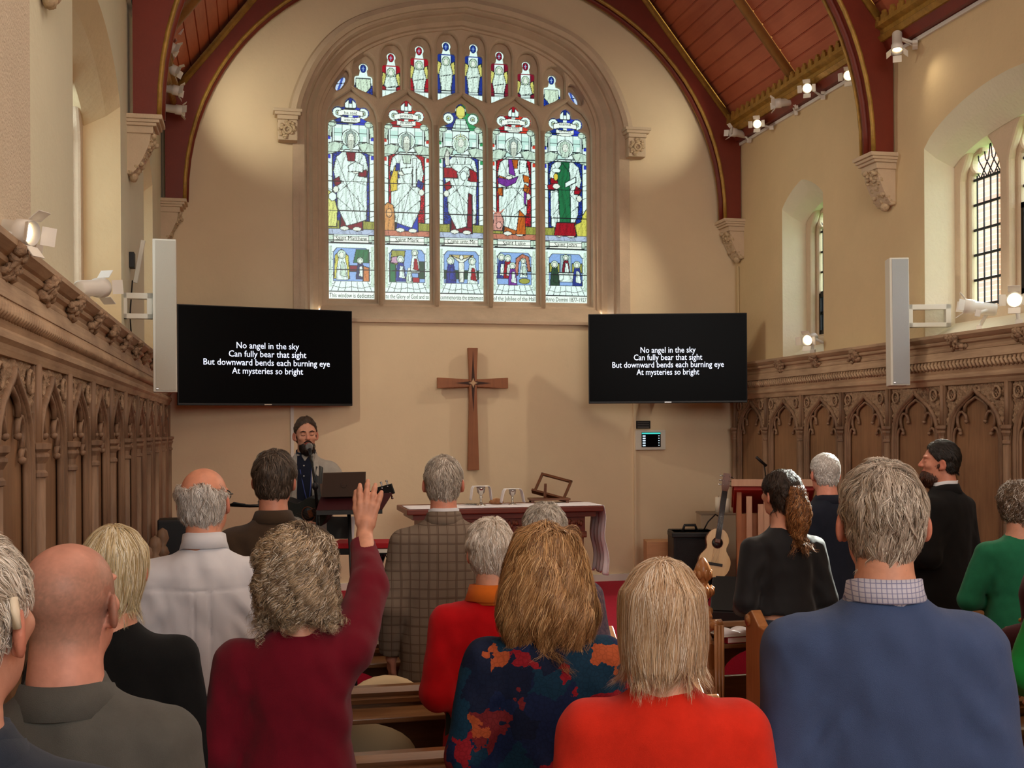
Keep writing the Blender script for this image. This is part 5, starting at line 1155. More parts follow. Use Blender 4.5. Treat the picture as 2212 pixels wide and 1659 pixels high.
for k, (y, l) in enumerate(((8.0, 'farthest'), (7.4, 'middle'), (6.8, 'nearest'))):
    r = empty('prayer_desk', (-.70, y, PZ if y > 7.9 else 0)); zz = 1.17-(PZ if y > 7.9 else 0); tag(r, 'carved oak bench end with finial by the left panelling, %s of three' % l, 'bench end', 'bench ends by the left panelling')
    MB().box((-.05, -.2, 0), (.22, .2, zz-.36), bev=.006).build('bench', M['pew'], r)
    MB().lathe([(.03, zz-.37), (.03, zz-.30), (.045, zz-.28), (.02, zz-.26), (.02, zz-.2), (.045, zz-.17), (.03, zz-.13), (.02, zz-.12), (.042, zz-.07), (.03, zz-.02), (0, zz)], 10, M=Matrix.Translation((.10, 0, 0))).build('finial', M['oak'], r)
# books and papers on the ledges
def open_book(p, rz, w_, d_, lab, cover, grp=None, tilt=0.0):
    r = empty('open_book', p, rz); r.rotation_euler = (tilt, 0, rz); tag(r, lab, 'book', grp); V = []; fs = []; n = 10
    for k in range(2*n+1):
        u = -1+k/n; z = .012+.016*math.sin(min(1, abs(u)*1.0)*PI)**.7*(1-abs(u)*.3)
        V += [(u*w_, -d_/2, z), (u*w_, d_/2, z), (u*w_, -d_/2, 0.002), (u*w_, d_/2, .002)]
    for k in range(2*n): a_ = 4*k; fs += [(a_, a_+4, a_+5, a_+1), (a_+2, a_+3, a_+7, a_+6), (a_, a_+2, a_+6, a_+4), (a_+1, a_+5, a_+7, a_+3)]
    MB().add(V, fs, True).build('pages', M['linen'], r); MB().box((-w_-.004, -d_/2-.004, -.002), (w_+.004, d_/2+.004, .003)).build('cover', cover, r); return r
def closed_book(p, rz, s, cover, lab, grp=None):
    r = empty('closed_book', p, rz); tag(r, lab, 'book', grp); MB().box((-s[0]/2+.003, -s[1]/2+.003, .003), (s[0]/2-.003, s[1]/2-.003, s[2]-.003)).build('pages', M['linen'], r)
    for z in (0, s[2]-.003): MB().box((-s[0]/2, -s[1]/2, z), (s[0]/2, s[1]/2, z+.003)).build('cover', cover, r)
    MB().box((-s[0]/2-.001, -s[1]/2, 0), (-s[0]/2+.003, s[1]/2, s[2])).build('spine', cover, r); return r
M['book_red'] = mat('book_red', C(150, 20, 34), .5)
LZ = .757
closed_book((2.30, 5.335, LZ), .1, (.14, .13, .03), M['book_red'], 'red hymn book lying under papers on the front right ledge'); 
open_book((2.31, 5.335, LZ+.034), .08, .10, .12, 'open white booklet on the front right ledge beside the poppyhead', M['white_paint'])
closed_book((2.62, 5.335, LZ), -.1, (.13, .13, .03), M['book_red'], 'red hymn book farther along the front right ledge, behind the ponytailed woman')
open_book((2.36, 4.535, LZ+.003), -.05, .11, .13, 'open white book on the ledge of the pew with the golden end', M['white_paint'])
cu = MB().box((0, 0, 0), (.9, .30, .05), bev=.02).build('pew_cushion', mat('cushion_red', C(176, 18, 50), .9)); cu.location = (2.25, 5.50, .436); tag(cu, 'red pew cushion on the front right pew', 'cushion')
cu = MB().box((0, 0, 0), (.36, .24, .12), bev=.03).build('kneeler', mat('kneeler', C(66, 60, 50), .95, var=.6, vscale=14, dark=C(130, 20, 34))); cu.location = (2.28, 4.25, 0); tag(cu, 'dark embroidered kneeler with red flowers on the floor of the right block', 'kneeler')
closed_book((.72, 5.305, LZ), .1, (.12, .13, .02), M['book_red'], 'red hymn book on the front left ledge beside the tweed man\'s hand')
o = MB().box((-.10, -.07, 0), (.10, .07, .004)).build('paper_sheet', M['linen']); o.location = (.46, 3.40, LZ); tag(o, 'white paper sheet on the left ledge behind the burgundy-jumpered woman', 'paper')
cu = MB().lathe([(0, -.03), (.18, -.03), (.20, -.01), (.20, .01), (.18, .03), (0, .035)], 28, M=Matrix.Translation((0, 0, .20)) @ Matrix.Rotation(PI/2-.12, 4, 'X')).build('round_cushion', mat('beige_cloth', C(206, 186, 150), .9)); cu.location = (.50, 4.56, .436); tag(cu, 'pale round cushion standing on a left block pew seat, beside the tweed jacket', 'cushion')
# small skirting along the end wall
o = MB().box((XL+.08, 11.665, PZ), (XR-.06, 11.70, PZ+.07)).build('baseboard_front', M['white_paint']); o['kind'] = STR
# ================================================================== PEOPLE: distance-field modelling (one continuous skin per body)
_NT = np.random.default_rng(11).random((32, 32, 32)).astype(np.float32)
def vnoise(x, y, z):
    xi, yi, zi = np.floor(x).astype(np.int32), np.floor(y).astype(np.int32), np.floor(z).astype(np.int32)
    fx, fy, fz = x-xi, y-yi, z-zi; fx = fx*fx*(3-2*fx); fy = fy*fy*(3-2*fy); fz = fz*fz*(3-2*fz)
    a = lambda i, j, k: _NT[(xi+i) & 31, (yi+j) & 31, (zi+k) & 31]
    c00 = a(0,0,0)*(1-fx)+a(1,0,0)*fx; c10 = a(0,1,0)*(1-fx)+a(1,1,0)*fx; c01 = a(0,0,1)*(1-fx)+a(1,0,1)*fx; c11 = a(0,1,1)*(1-fx)+a(1,1,1)*fx
    return ((c00*(1-fy)+c10*fy)*(1-fz)+(c01*(1-fy)+c11*fy)*fz)*2-1
def axis(lo, hi, coarse, fine=()):
    """grid lines from lo to hi; fine = [(a, b, step)]"""
    out = [lo]
    while out[-1] < hi:
        st = coarse
        for a, b, f in fine:
            if a-1e-6 <= out[-1] <= b: st = min(st, f)
        nxt = out[-1]+st
        for a, b, f in fine:
            if out[-1] < a < nxt: nxt = a
        out.append(nxt)
    return np.array(out, np.float32)
class SDF:
    def __init__(s, xs, ys, zs):
        s.a = (xs, ys, zs); s.V = np.full((len(xs), len(ys), len(zs)), .35, np.float32)
    def region(s, lo, hi):
        sl = []
        for a, l, h in zip(s.a, lo, hi):
            i, j = np.searchsorted(a, l), np.searchsorted(a, h); sl.append(slice(max(0, i-1), min(len(a), j+1)))
        P = np.meshgrid(*[a[q] for a, q in zip(s.a, sl)], indexing='ij', sparse=False); return tuple(sl), P
    def add(s, prim, k=.02, mode='u'):
        fn, lo, hi = prim; m = k+.02
        sl, P = s.region([l-m for l in lo], [h+m for h in hi])
        if any(q.stop-q.start <= 0 for q in sl): return s
        d = fn(*P).astype(np.float32); v = s.V[sl]
        if mode == 'u':
            h = np.clip(.5+.5*(v-d)/k, 0, 1); s.V[sl] = v*(1-h)+d*h-k*h*(1-h)
        elif mode == 's':
            h = np.clip(.5-.5*(v+d)/k, 0, 1); s.V[sl] = v*(1-h)-d*h+k*h*(1-h)
        elif mode == 'i': s.V[sl] = np.maximum(v, d)
        return s
    def mesh(s):
        V = s.V; xs, ys, zs = s.a
        V[0] = V[-1] = .05; V[:, 0] = V[:, -1] = .05; V[:, :, 0] = V[:, :, -1] = .05
        S_ = V < 0; c = np.zeros(tuple(n-1 for n in V.shape), np.int8)
        for i in (0, 1):
            for j in (0, 1):
                for k in (0, 1): c += S_[i:V.shape[0]-1+i, j:V.shape[1]-1+j, k:V.shape[2]-1+k]
        act = (c > 0) & (c < 8); idx = np.full(act.shape, -1, np.int64); n = int(act.sum()); idx[act] = np.arange(n)
        I, J, K = np.nonzero(act); P = np.zeros((n, 3)); Wt = np.zeros(n)
        A = [np.asarray(a, float) for a in s.a]
        for ax in range(3):
            for o1 in (0, 1):
                for o2 in (0, 1):
                    o = [0, 0, 0]; q = [0, 1, 2]; q.remove(ax); o[q[0]] = o1; o[q[1]] = o2
                    i0 = [I+o[0], J+o[1], K+o[2]]; i1 = list(i0); i1[ax] = i1[ax]+1
                    va, vb = V[tuple(i0)], V[tuple(i1)]; m = (va < 0) != (vb < 0); t = np.where(m, va/(va-vb+1e-12), 0)
                    for d in range(3):
                        a0, a1 = A[d][i0[d]], A[d][i1[d]]; P[:, d] += np.where(m, a0+(a1-a0)*t, 0)
                    Wt += m
        P /= Wt[:, None]; Q = []
        for ax in range(3):
            q = [0, 1, 2]; q.remove(ax); u, v = q
            sa = [slice(None)]*3; sb = [slice(None)]*3; sa[ax] = slice(0, -1); sb[ax] = slice(1, None)
            ch = S_[tuple(sa)] != S_[tuple(sb)]
            for d in (u, v):
                cut = [slice(None)]*3; cut[d] = slice(0, 1); ch[tuple(cut)] = False; cut[d] = slice(-1, None); ch[tuple(cut)] = False
            E_ = np.nonzero(ch); ins = S_[tuple(sa)][E_]
            def cell(du, dv):
                e = [np.array(x) for x in E_]; e[u] = e[u]-du; e[v] = e[v]-dv; return idx[tuple(e)]
            f = np.stack([cell(0, 0), cell(1, 0), cell(1, 1), cell(0, 1)], -1)
            flip = ins if ax != 1 else ~ins
            f = np.where(flip[:, None], f, f[:, ::-1]); Q.append(f[(f >= 0).all(1)])
        return P, np.concatenate(Q)
def _vec(p): return np.array(p, float)
def cap(a, b, ra, rb):
    a, b = _vec(a), _vec(b); ab = b-a; L = float(ab@ab)+1e-12
    def fn(X, Y, Z):
        t = np.clip(((X-a[0])*ab[0]+(Y-a[1])*ab[1]+(Z-a[2])*ab[2])/L, 0, 1)
        return np.sqrt((X-a[0]-t*ab[0])**2+(Y-a[1]-t*ab[1])**2+(Z-a[2]-t*ab[2])**2)-(ra+(rb-ra)*t)
    r = max(ra, rb); return fn, np.minimum(a, b)-r, np.maximum(a, b)+r
def ell(c, r, Mx=None):
    """ellipsoid with centre c in frame Mx"""
    r = _vec(r); c = _vec(c)
    Mi = np.array(Mx.inverted()) if Mx is not None else None
    def fn(X, Y, Z):
        if Mi is not None: X, Y, Z = (Mi[i, 0]*X+Mi[i, 1]*Y+Mi[i, 2]*Z+Mi[i, 3] for i in range(3))
        x, y, z = (X-c[0]), (Y-c[1]), (Z-c[2])
        k0 = np.sqrt((x/r[0])**2+(y/r[1])**2+(z/r[2])**2)+1e-6; k1 = np.sqrt((x/r[0]**2)**2+(y/r[1]**2)**2+(z/r[2]**2)**2)+1e-6
        return k0*(k0-1)/k1
    if Mx is None: return fn, c-r, c+r
    w_ = np.array(Mx @ Vector(c)); R_ = float(r.max()); return fn, w_-R_, w_+R_
def eor(c, r, rot, Mx):
    """ellipsoid rotated by rot about its own centre, in frame Mx"""
    return ell((0, 0, 0), r, Mx @ Matrix.Translation(c) @ rot)
def loft_sdf(prof, n=2.3, xwarp=None):
    """prof rows: z, rx, ry, cx, cy (z descending or ascending)"""
    pr = np.array(sorted(prof), float); zz = np.linspace(pr[0, 0], pr[-1, 0], 160)
    def smooth(col):
        v = np.interp(zz, pr[:, 0], pr[:, col]); k = np.ones(7)/7; return np.convolve(np.pad(v, 3, 'edge'), k, 'valid')
    RX, RY, CX, CY = (smooth(i) for i in (1, 2, 3, 4))
    def fn(X, Y, Z):
        rx, ry, cx, cy = (np.interp(Z, zz, q) for q in (RX, RY, CX, CY))
        q = ((np.abs(X-cx)/rx)**n+(np.abs(Y-cy)/ry)**n)**(1/n)
        d = (q-1)*np.minimum(rx, ry); return np.maximum(d, np.maximum(Z-zz[-1], zz[0]-Z))
    rx = pr[:, 1].max()+abs(pr[:, 3]).max(); ry = pr[:, 2].max()+abs(pr[:, 4]).max()
    return fn, _vec((-rx, -ry, zz[0])), _vec((rx, ry, zz[-1]))
# ---- materials of people
def attr_mat(name, rough=.5, spec=.35, bump=0, bscale=200, sss=0.0, sheen=0):
    m, nt, b = nodes(name); a = nt.nodes.new('ShaderNodeAttribute'); a.attribute_name = 'tone'
    nt.links.new(a.outputs['Color'], b.inputs['Base Color']); b.inputs['Roughness'].default_value = rough; b.inputs['Specular IOR Level'].default_value = spec
    if sss: b.inputs['Subsurface Weight'].default_value = sss; b.inputs['Subsurface Radius'].default_value = (.012, .005, .003); b.inputs['Subsurface Scale'].default_value = .6
    if sheen: b.inputs['Sheen Weight'].default_value = sheen
    if bump:
        n = nt.nodes.new('ShaderNodeTexNoise'); n.inputs['Scale'].default_value = bscale; n.inputs['Detail'].default_value = 4; tc = nt.nodes.new('ShaderNodeTexCoord'); nt.links.new(tc.outputs['Object'], n.inputs[0])
        bp = nt.nodes.new('ShaderNodeBump'); bp.inputs['Strength'].default_value = bump; bp.inputs['Distance'].default_value = .003; nt.links.new(n.outputs[0], bp.inputs['Height']); nt.links.new(bp.outputs[0], b.inputs['Normal'])
    return m
M['skin'] = attr_mat('skin', .5, .35, bump=.12, bscale=160); M['hair'] = attr_mat('hair', .42, .4)
def lin3(c): return np.array([lin(v) for v in c])
# ---- hand as capsules: palm and five fingers
def hand_prims(wr, d, n, t, curl=(.2, .25, .3, .35), spread=.10, thumb=(.75, .6), k=1.0):
    wr, d, n, t = (Vector(v) for v in (wr, d, n, t)); d.normalize(); n = (n-d*n.dot(d)).normalized(); t = (t-d*t.dot(d)-n*t.dot(n)).normalized()
    out = [cap(wr-d*.03, wr+d*.02, .027*k, .027*k)]
    for q in (.027, .009, -.009, -.026): out.append(cap(wr+d*.015+t*q*.7, wr+d*(.088-abs(q-.005)*.35)*k+t*q*k, .0155*k, .0125*k))
    L = (.070, .078, .072, .056); Bx = (.029, .0095, -.0105, -.030)
    for i in range(4):
        b = wr+d*(.092-abs(Bx[i]-.005)*.4)*k+t*Bx[i]*k; dd = (d+t*(Bx[i]/.03*spread)).normalized(); p = b; a_ = curl[i]*.5
        for s_, rr0, rr1 in ((.46, .0100, .0092), (.30, .0092, .0086), (.24, .0086, .0074)):
            v = dd*math.cos(a_)+n*math.sin(a_); q = p+v*L[i]*s_*k; out.append(cap(p, q, rr0*k, rr1*k)); p = q; a_ += curl[i]
    b = wr+d*.022*k+t*.022*k+n*.004; c = b+(d*thumb[1]+t*thumb[0]+n*.15).normalized()*.048*k; e = c+(d*.85+t*.35*thumb[0]+n*.12).normalized()*.034*k; f = e+(d*.95+t*.1+n*.05).normalized()*.026*k
    out += [cap(b, c, .0165*k, .012*k), cap(c, e, .0115*k, .0105*k), cap(e, f, .0105*k, .0085*k)]
    return out
ZH = 1.625
def head_frame(yaw, pitch, roll):
    return Matrix.Translation((0, -.005, ZH-.09)) @ Matrix.Rotation(yaw, 4, 'Z') @ Matrix.Rotation(pitch, 4, 'X') @ Matrix.Rotation(roll, 4, 'Y') @ Matrix.Translation((0, .02, .09))
TORSO = [(1.50, .052, .055, -.012), (1.46, .075, .070, -.015), (1.435, .115, .083, -.018), (1.41, .155, .095, -.018), (1.38, .180, .105, -.015), (1.32, .185, .118, -.005), (1.22, .175, .122, 0), (1.08, .160, .115, .0), (.98, .168, .118, 0), (.90, .178, .120, -.005), (.82, .17, .115, -.01)]
def default_arms():
    return {s_: dict(sh=(s_*.168, -.012, 1.352), el=(s_*.222, -.045, 1.09), wr=(s_*.15, .165, 1.03), d=(-s_*.5, .8, .1), n=(-s_*.2, -.1, -1), t=(-s_*.8, .2, .4)) for s_ in (-1, 1)}
def build_body(root, sp, Mh):
    hs = sp.get('hs', .0042); hw = sp.get('headw', 1.0); arms = sp['arms']; w_ = sp.get('w', 1.0)
    hc = Mh @ Vector((0, 0, 0)); fx, fy, fz = [(hc.x-.105, hc.x+.105, hs)], [(hc.y-.13, hc.y+.135, hs)], [(hc.z-.13, hc.z+.125, hs)]
    xmin, xmax, ymin, ymax, zmax = -.34, .34, -.24, .36, 1.80
    for s_, a in arms.items():
        e = Vector(a['wr'])+Vector(a['d']).normalized()*.2
        xmin, xmax = min(xmin, e.x-.08, a['wr'][0]-.1), max(xmax, e.x+.08, a['wr'][0]+.1); ymin, ymax, zmax = min(ymin, e.y-.08), max(ymax, e.y+.08, a['wr'][1]+.1), max(zmax, e.z+.08)
        if a.get('fine'):
            m = Vector(a['wr'])+Vector(a['d']).normalized()*.09; g_ = .0034
            fx.append((m.x-.08, m.x+.08, g_)); fy.append((m.y-.07, m.y+.07, g_)); fz.append((m.z-.12, m.z+.13, g_))
    G = SDF(axis(xmin, xmax, .013, fx), axis(ymin, ymax, .013, fy), axis(-.03, zmax, .016, fz))
    H_ = lambda c, r: ell(c, r, Mh)
    G.add(H_((0, -.012, .030), (.075*hw, .096, .085)), .02).add(H_((0, .028, -.035), (.060*hw, .064, .078)), .03).add(H_((0, .03, -.078), (.046, .05, .034)), .03)
    # face
    G.add(cap(Mh @ Vector((0, .088, .018)), Mh @ Vector((0, .110, -.016)), .0085, .0125), .012)
    for s_ in (-1, 1):
        G.add(H_((s_*.010, .099, -.020), (.009, .010, .008)), .008).add(H_((s_*.030, .078, .034), (.026, .014, .009)), .015).add(H_((s_*.040, .066, -.018), (.022, .018, .018)), .02)
        G.add(H_((s_*.031, .099, .012), (.017, .016, .011)), .012, 's').add(H_((s_*.031, .076, .011), (.0155, .0135, .0125)), .004)
        # ear: shell with hollow and lobe
        R_ = Matrix.Rotation(s_*.55, 4, 'Z') @ Matrix.Rotation(-.12, 4, 'X')
        ec = (s_*.083*hw, -.012, -.012)
        G.add(eor(ec, (.0085, .0205, .033), R_, Mh), .007); G.add(eor((ec[0]+s_*.007, ec[1]+.006, -.010), (.007, .012, .02), R_, Mh), .004, 's'); G.add(H_((s_*.074*hw, .0, -.036), (.007, .010, .011)), .008)
    G.add(H_((0, .090, -.049), (.022, .012, .0055)), .007).add(H_((0, .088, -.060), (.019, .012, .0065)), .007).add(H_((0, .085, -.094), (.020, .018, .015)), .015)
    if sp.get('mouth_open'): G.add(H_((0, .103, -.0545), (.015, .012, .0045)), .003, 's')
    # neck, trunk
    n0 = Mh @ Vector((0, -.028, -.06)); G.add(cap(n0, (0, -.030, 1.43), .056*sp.get('neck', 1), .066*sp.get('neck', 1)), .03)
    G.add(loft_sdf([(z, rx*w_*.86, ry*.82, 0, cy) for z, rx, ry, cy in TORSO]), .02)
    for s_, a in arms.items():
        G.add(cap(a['sh'], a['el'], .046, .038), .02).add(cap(a['el'], Vector(a['wr'])-Vector(a['d']).normalized()*.02, .040, .027), .02)
        for p in hand_prims(a['wr'], a['d'], a['n'], a['t'], a.get('curl', (.3, .35, .4, .45)), a.get('spread', .1), a.get('thumb', (.75, .6)), a.get('k', 1.0)): G.add(p, .007)
    for s_ in (-1, 1):
        G.add(cap((s_*.085, -.01, .88), (s_*.095, .0, .48), .080, .052), .04).add(cap((s_*.095, 0, .48), (s_*.10, -.025, .09), .050, .036), .03).add(ell((s_*.102, .03, .045), (.040, .115, .042)), .03)
    P, Q = G.mesh()
    # skin tone, warmer at ears and nose
    L = (np.linalg.inv(np.array(Mh)) @ np.c_[P, np.ones(len(P))].T).T[:, :3]
    base = lin3(sp.get('skin', (204, 148, 122))); red = lin3((190, 104, 84)); col = np.tile(base, (len(P), 1))
    near = (np.abs(L[:, 0]) > .074*hw) & (np.abs(L[:, 2]+.012) < .05) & (np.abs(L[:, 1]) < .06); col[near] = col[near]*.45+red*.55
    nose = (L[:, 1] > .103) & (L[:, 2] < .01) & (L[:, 2] > -.035); col[nose] = col[nose]*.6+red*.4
    lips = (L[:, 1] > .090) & (np.abs(L[:, 2]+.055) < .011) & (np.abs(L[:, 0]) < .023); col[lips] = lin3((160, 84, 76))
    mott = 1+.10*vnoise(P[:, 0]*45, P[:, 1]*45, P[:, 2]*45)+.06*vnoise(P[:, 0]*140, P[:, 1]*140, P[:, 2]*140); col = col*mott[:, None]
    if sp.get('scalp'): col = sp['scalp'](L, col)
    return raw_mesh('body', P, Q, M['skin'], root, True, np.clip(col, 0, 1))
# ---- clothes
def garment(root, sp, name, mt, prof, hem, arms=None, sleeve=(.064, .056, .046), folds=.006, res=.0085, n=2.35, seed=0, cuff=.0, post=None, dz=0.0, short=0.0, ymax=.36):
    arms = arms if arms is not None else sp['arms']; w_ = sp.get('w', 1.0)
    lo = [-.30, -.24, hem-.02]; hi = [.30, ymax, 1.54]
    for a in (arms or {}).values():
        for p in (a['el'], a['wr'], a['sh']):
            for i in range(3): lo[i] = min(lo[i], p[i]-.085); hi[i] = max(hi[i], p[i]+.085)
    lo[2] = max(lo[2], min(hem-.02, min([a['wr'][2]-.08 for a in arms.values()]+[9])))
    G = SDF(axis(lo[0], hi[0], res), axis(lo[1], hi[1], res), axis(lo[2], hi[2], res))
    rows = [r for r in prof if r[0] > hem]; zs = [r[0] for r in prof][::-1]
    ih = [float(np.interp(hem, zs, [r[i] for r in prof][::-1])) for i in range(4)]; rows = rows+[(hem, ih[1], ih[2], ih[3])]
    G.add(loft_sdf([(z, rx*w_, ry, 0, cy) for z, rx, ry, cy in rows], n), .02)
    for s_, a in (arms or {}).items():
        r0, r1, r2 = sleeve; wr = Vector(a['wr'])-Vector(a['d']).normalized()*(.012+cuff)
        G.add(cap(a['sh'], a['el'], r0*.98, r1), .05).add(cap(a['el'], wr, r1*.97, r2), .02)
        dd = (wr-Vector(a['el'])).normalized(); sl, Pq = G.region(np.array(wr)-.10, np.array(wr)+.10)
        if all(q.stop > q.start for q in sl):
            dist = sum((Pq[i]-wr[i])**2 for i in range(3))**.5; pl_ = sum((Pq[i]-wr[i])*dd[i] for i in range(3)); G.V[sl] = np.where(dist < .095, np.maximum(G.V[sl], pl_), G.V[sl]).astype(np.float32)
    if folds:
        X, Y, Z = np.meshgrid(*G.a, indexing='ij'); m = np.abs(G.V) < .035; x, y, z = X[m], Y[m], Z[m]; o = seed*3.7
        f = vnoise(x*9+o+z*4, y*9, z*5+o)*.6+vnoise(x*21+z*9+o, y*17, z*10-x*6)*.45+vnoise(x*40, y*30+o, z*22+x*14)*.16
        # pulls running down from armpits and shoulder blades
        ax = np.abs(x); f = f+.8*np.sin((ax*1.2+z*.9)*55+3*vnoise(x*6+o, y*6, z*6))*np.exp(-((ax-.16)/.06)**2)*np.exp(-((z-1.22)/.12)**2)*.5
        G.V[m] += (folds*f).astype(np.float32)
    if post: post(G)
    P, Q = G.mesh(); P[:, 2] += dz
    return raw_mesh(name, P, Q, mt, root, True)
JACKET = [(1.495, .064, .066, -.015), (1.465, .082, .080, -.018), (1.44, .118, .094, -.02), (1.415, .165, .108, -.02), (1.385, .198, .120, -.017), (1.33, .205, .134, -.008), (1.22, .198, .138, 0), (1.08, .186, .134, .004), (.98, .192, .136, .0), (.90, .202, .138, -.004), (.78, .208, .140, -.008), (.70, .21, .14, -.008)]
JUMPER = [(1.485, .060, .062, -.015), (1.46, .080, .076, -.018), (1.435, .118, .090, -.02), (1.41, .160, .102, -.02), (1.38, .190, .114, -.016), (1.32, .196, .130, -.006), (1.22, .190, .138, .004), (1.08, .186, .140, .010), (.98, .190, .140, .006), (.90, .192, .138, 0), (.78, .19, .13, -.005)]
WOMAN = [(1.485, .056, .058, -.012), (1.46, .074, .070, -.015), (1.435, .108, .084, -.017), (1.41, .145, .096, -.017), (1.38, .172, .108, -.013), (1.32, .180, .126, .002), (1.24, .178, .140, .014), (1.12, .168, .128, .010), (1.0, .186, .136, .0), (.90, .204, .146, -.006), (.78, .212, .148, -.01), (.65, .21, .14, -.01)]
def trousers(root, mt, w_=1.0, ztop=1.0):
    G = SDF(axis(-.27, .27, .014), axis(-.22, .22, .014), axis(.03, ztop+.03, .014))
    G.add(loft_sdf([(ztop, .178*w_, .126, 0, 0), (.90, .184*w_, .128, 0, -.006), (.80, .178*w_, .122, 0, -.012)]), .03)
    for s_ in (-1, 1): G.add(cap((s_*.088, -.01, .84), (s_*.095, .0, .48), .092, .072), .04).add(cap((s_*.095, 0, .48), (s_*.10, -.02, .075), .070, .060), .03)
    P, Q = G.mesh(); return raw_mesh('trousers', P, Q, mt, root, True)
def shoes(root, mt):
    for s_ in (-1, 1):
        MB().lathe([(0, 0), (.5, 0), (.52, .14), (.50, .2), (.46, .5), (.34, .85), (.2, 1), (0, 1.02)], 18, M=Matrix.Translation((s_*.102, .035, 0)) @ Matrix.Diagonal((.098, .27, .085, 1))).build('shoe', mt, root)
def collar(root, mt, name='collar', r=.064, z0=1.452, z1=1.512, fold=.05, out=.020, front=-.05, gap=.0, thick=.005, sy=1.05, cy=-.012, tilt=.30):
    """stand-and-fall collar round the neck"""
    prof = [(r*1.03, z0), (r, (z0+z1)/2), (r*.985, z1), (r+.006, z1+.003), (r+out*.55, z1-fold*.45), (r+out, z1-fold)]; n = 36; V = []
    for rr, z in prof:
        for k in range(n):
            a = PI/2+gap+(2*PI-2*gap)*k/(n-1); x, y = rr*math.cos(a), rr*sy*math.sin(a); V.append((x, y+cy, z-tilt*max(-.03, y+.02)+0))
    fs = [(i*n+k, i*n+k+1, (i+1)*n+k+1, (i+1)*n+k) for i in range(len(prof)-1) for k in range(n-1)]
    o = MB().add(V, fs, True).build(name, mt, root); md = o.modifiers.new('t', 'SOLIDIFY'); md.thickness = thick; return o
# ---- hair
class Vol:
    """uniform distance grid in head space with sampling"""
    def __init__(s, lo, hi, h):
        s.h = h; s.lo = np.array(lo, float); s.G = SDF(*[axis(l, u, h) for l, u in zip(lo, hi)])
    def sample(s, p):
        V = s.G.V; q = (p-s.lo)/s.h; n = np.array(V.shape)-2; q = np.clip(q, 0, n+.999); i = np.minimum(q.astype(int), n); f = q-i
        def g(a, b, c): return V[i[:, 0]+a, i[:, 1]+b, i[:, 2]+c]
        fx, fy, fz = f.T
        return ((g(0,0,0)*(1-fx)+g(1,0,0)*fx)*(1-fy)+(g(0,1,0)*(1-fx)+g(1,1,0)*fx)*fy)*(1-fz)+((g(0,0,1)*(1-fx)+g(1,0,1)*fx)*(1-fy)+(g(0,1,1)*(1-fx)+g(1,1,1)*fx)*fy)*fz
    def grad(s, p):
        e = s.h; g = np.stack([s.sample(p+np.eye(3)[k]*e)-s.sample(p-np.eye(3)[k]*e) for k in range(3)], -1); return g/(np.linalg.norm(g, axis=1, keepdims=True)+1e-9)
def nrm(v): return v/(np.linalg.norm(v, axis=-1, keepdims=True)+1e-9)
HAIRLINE = ([-.12, -.085, -.05, -.02, .0, .03, .06, .09, .12], [-.045, -.042, -.030, -.014, .016, .034, .062, .070, .055])
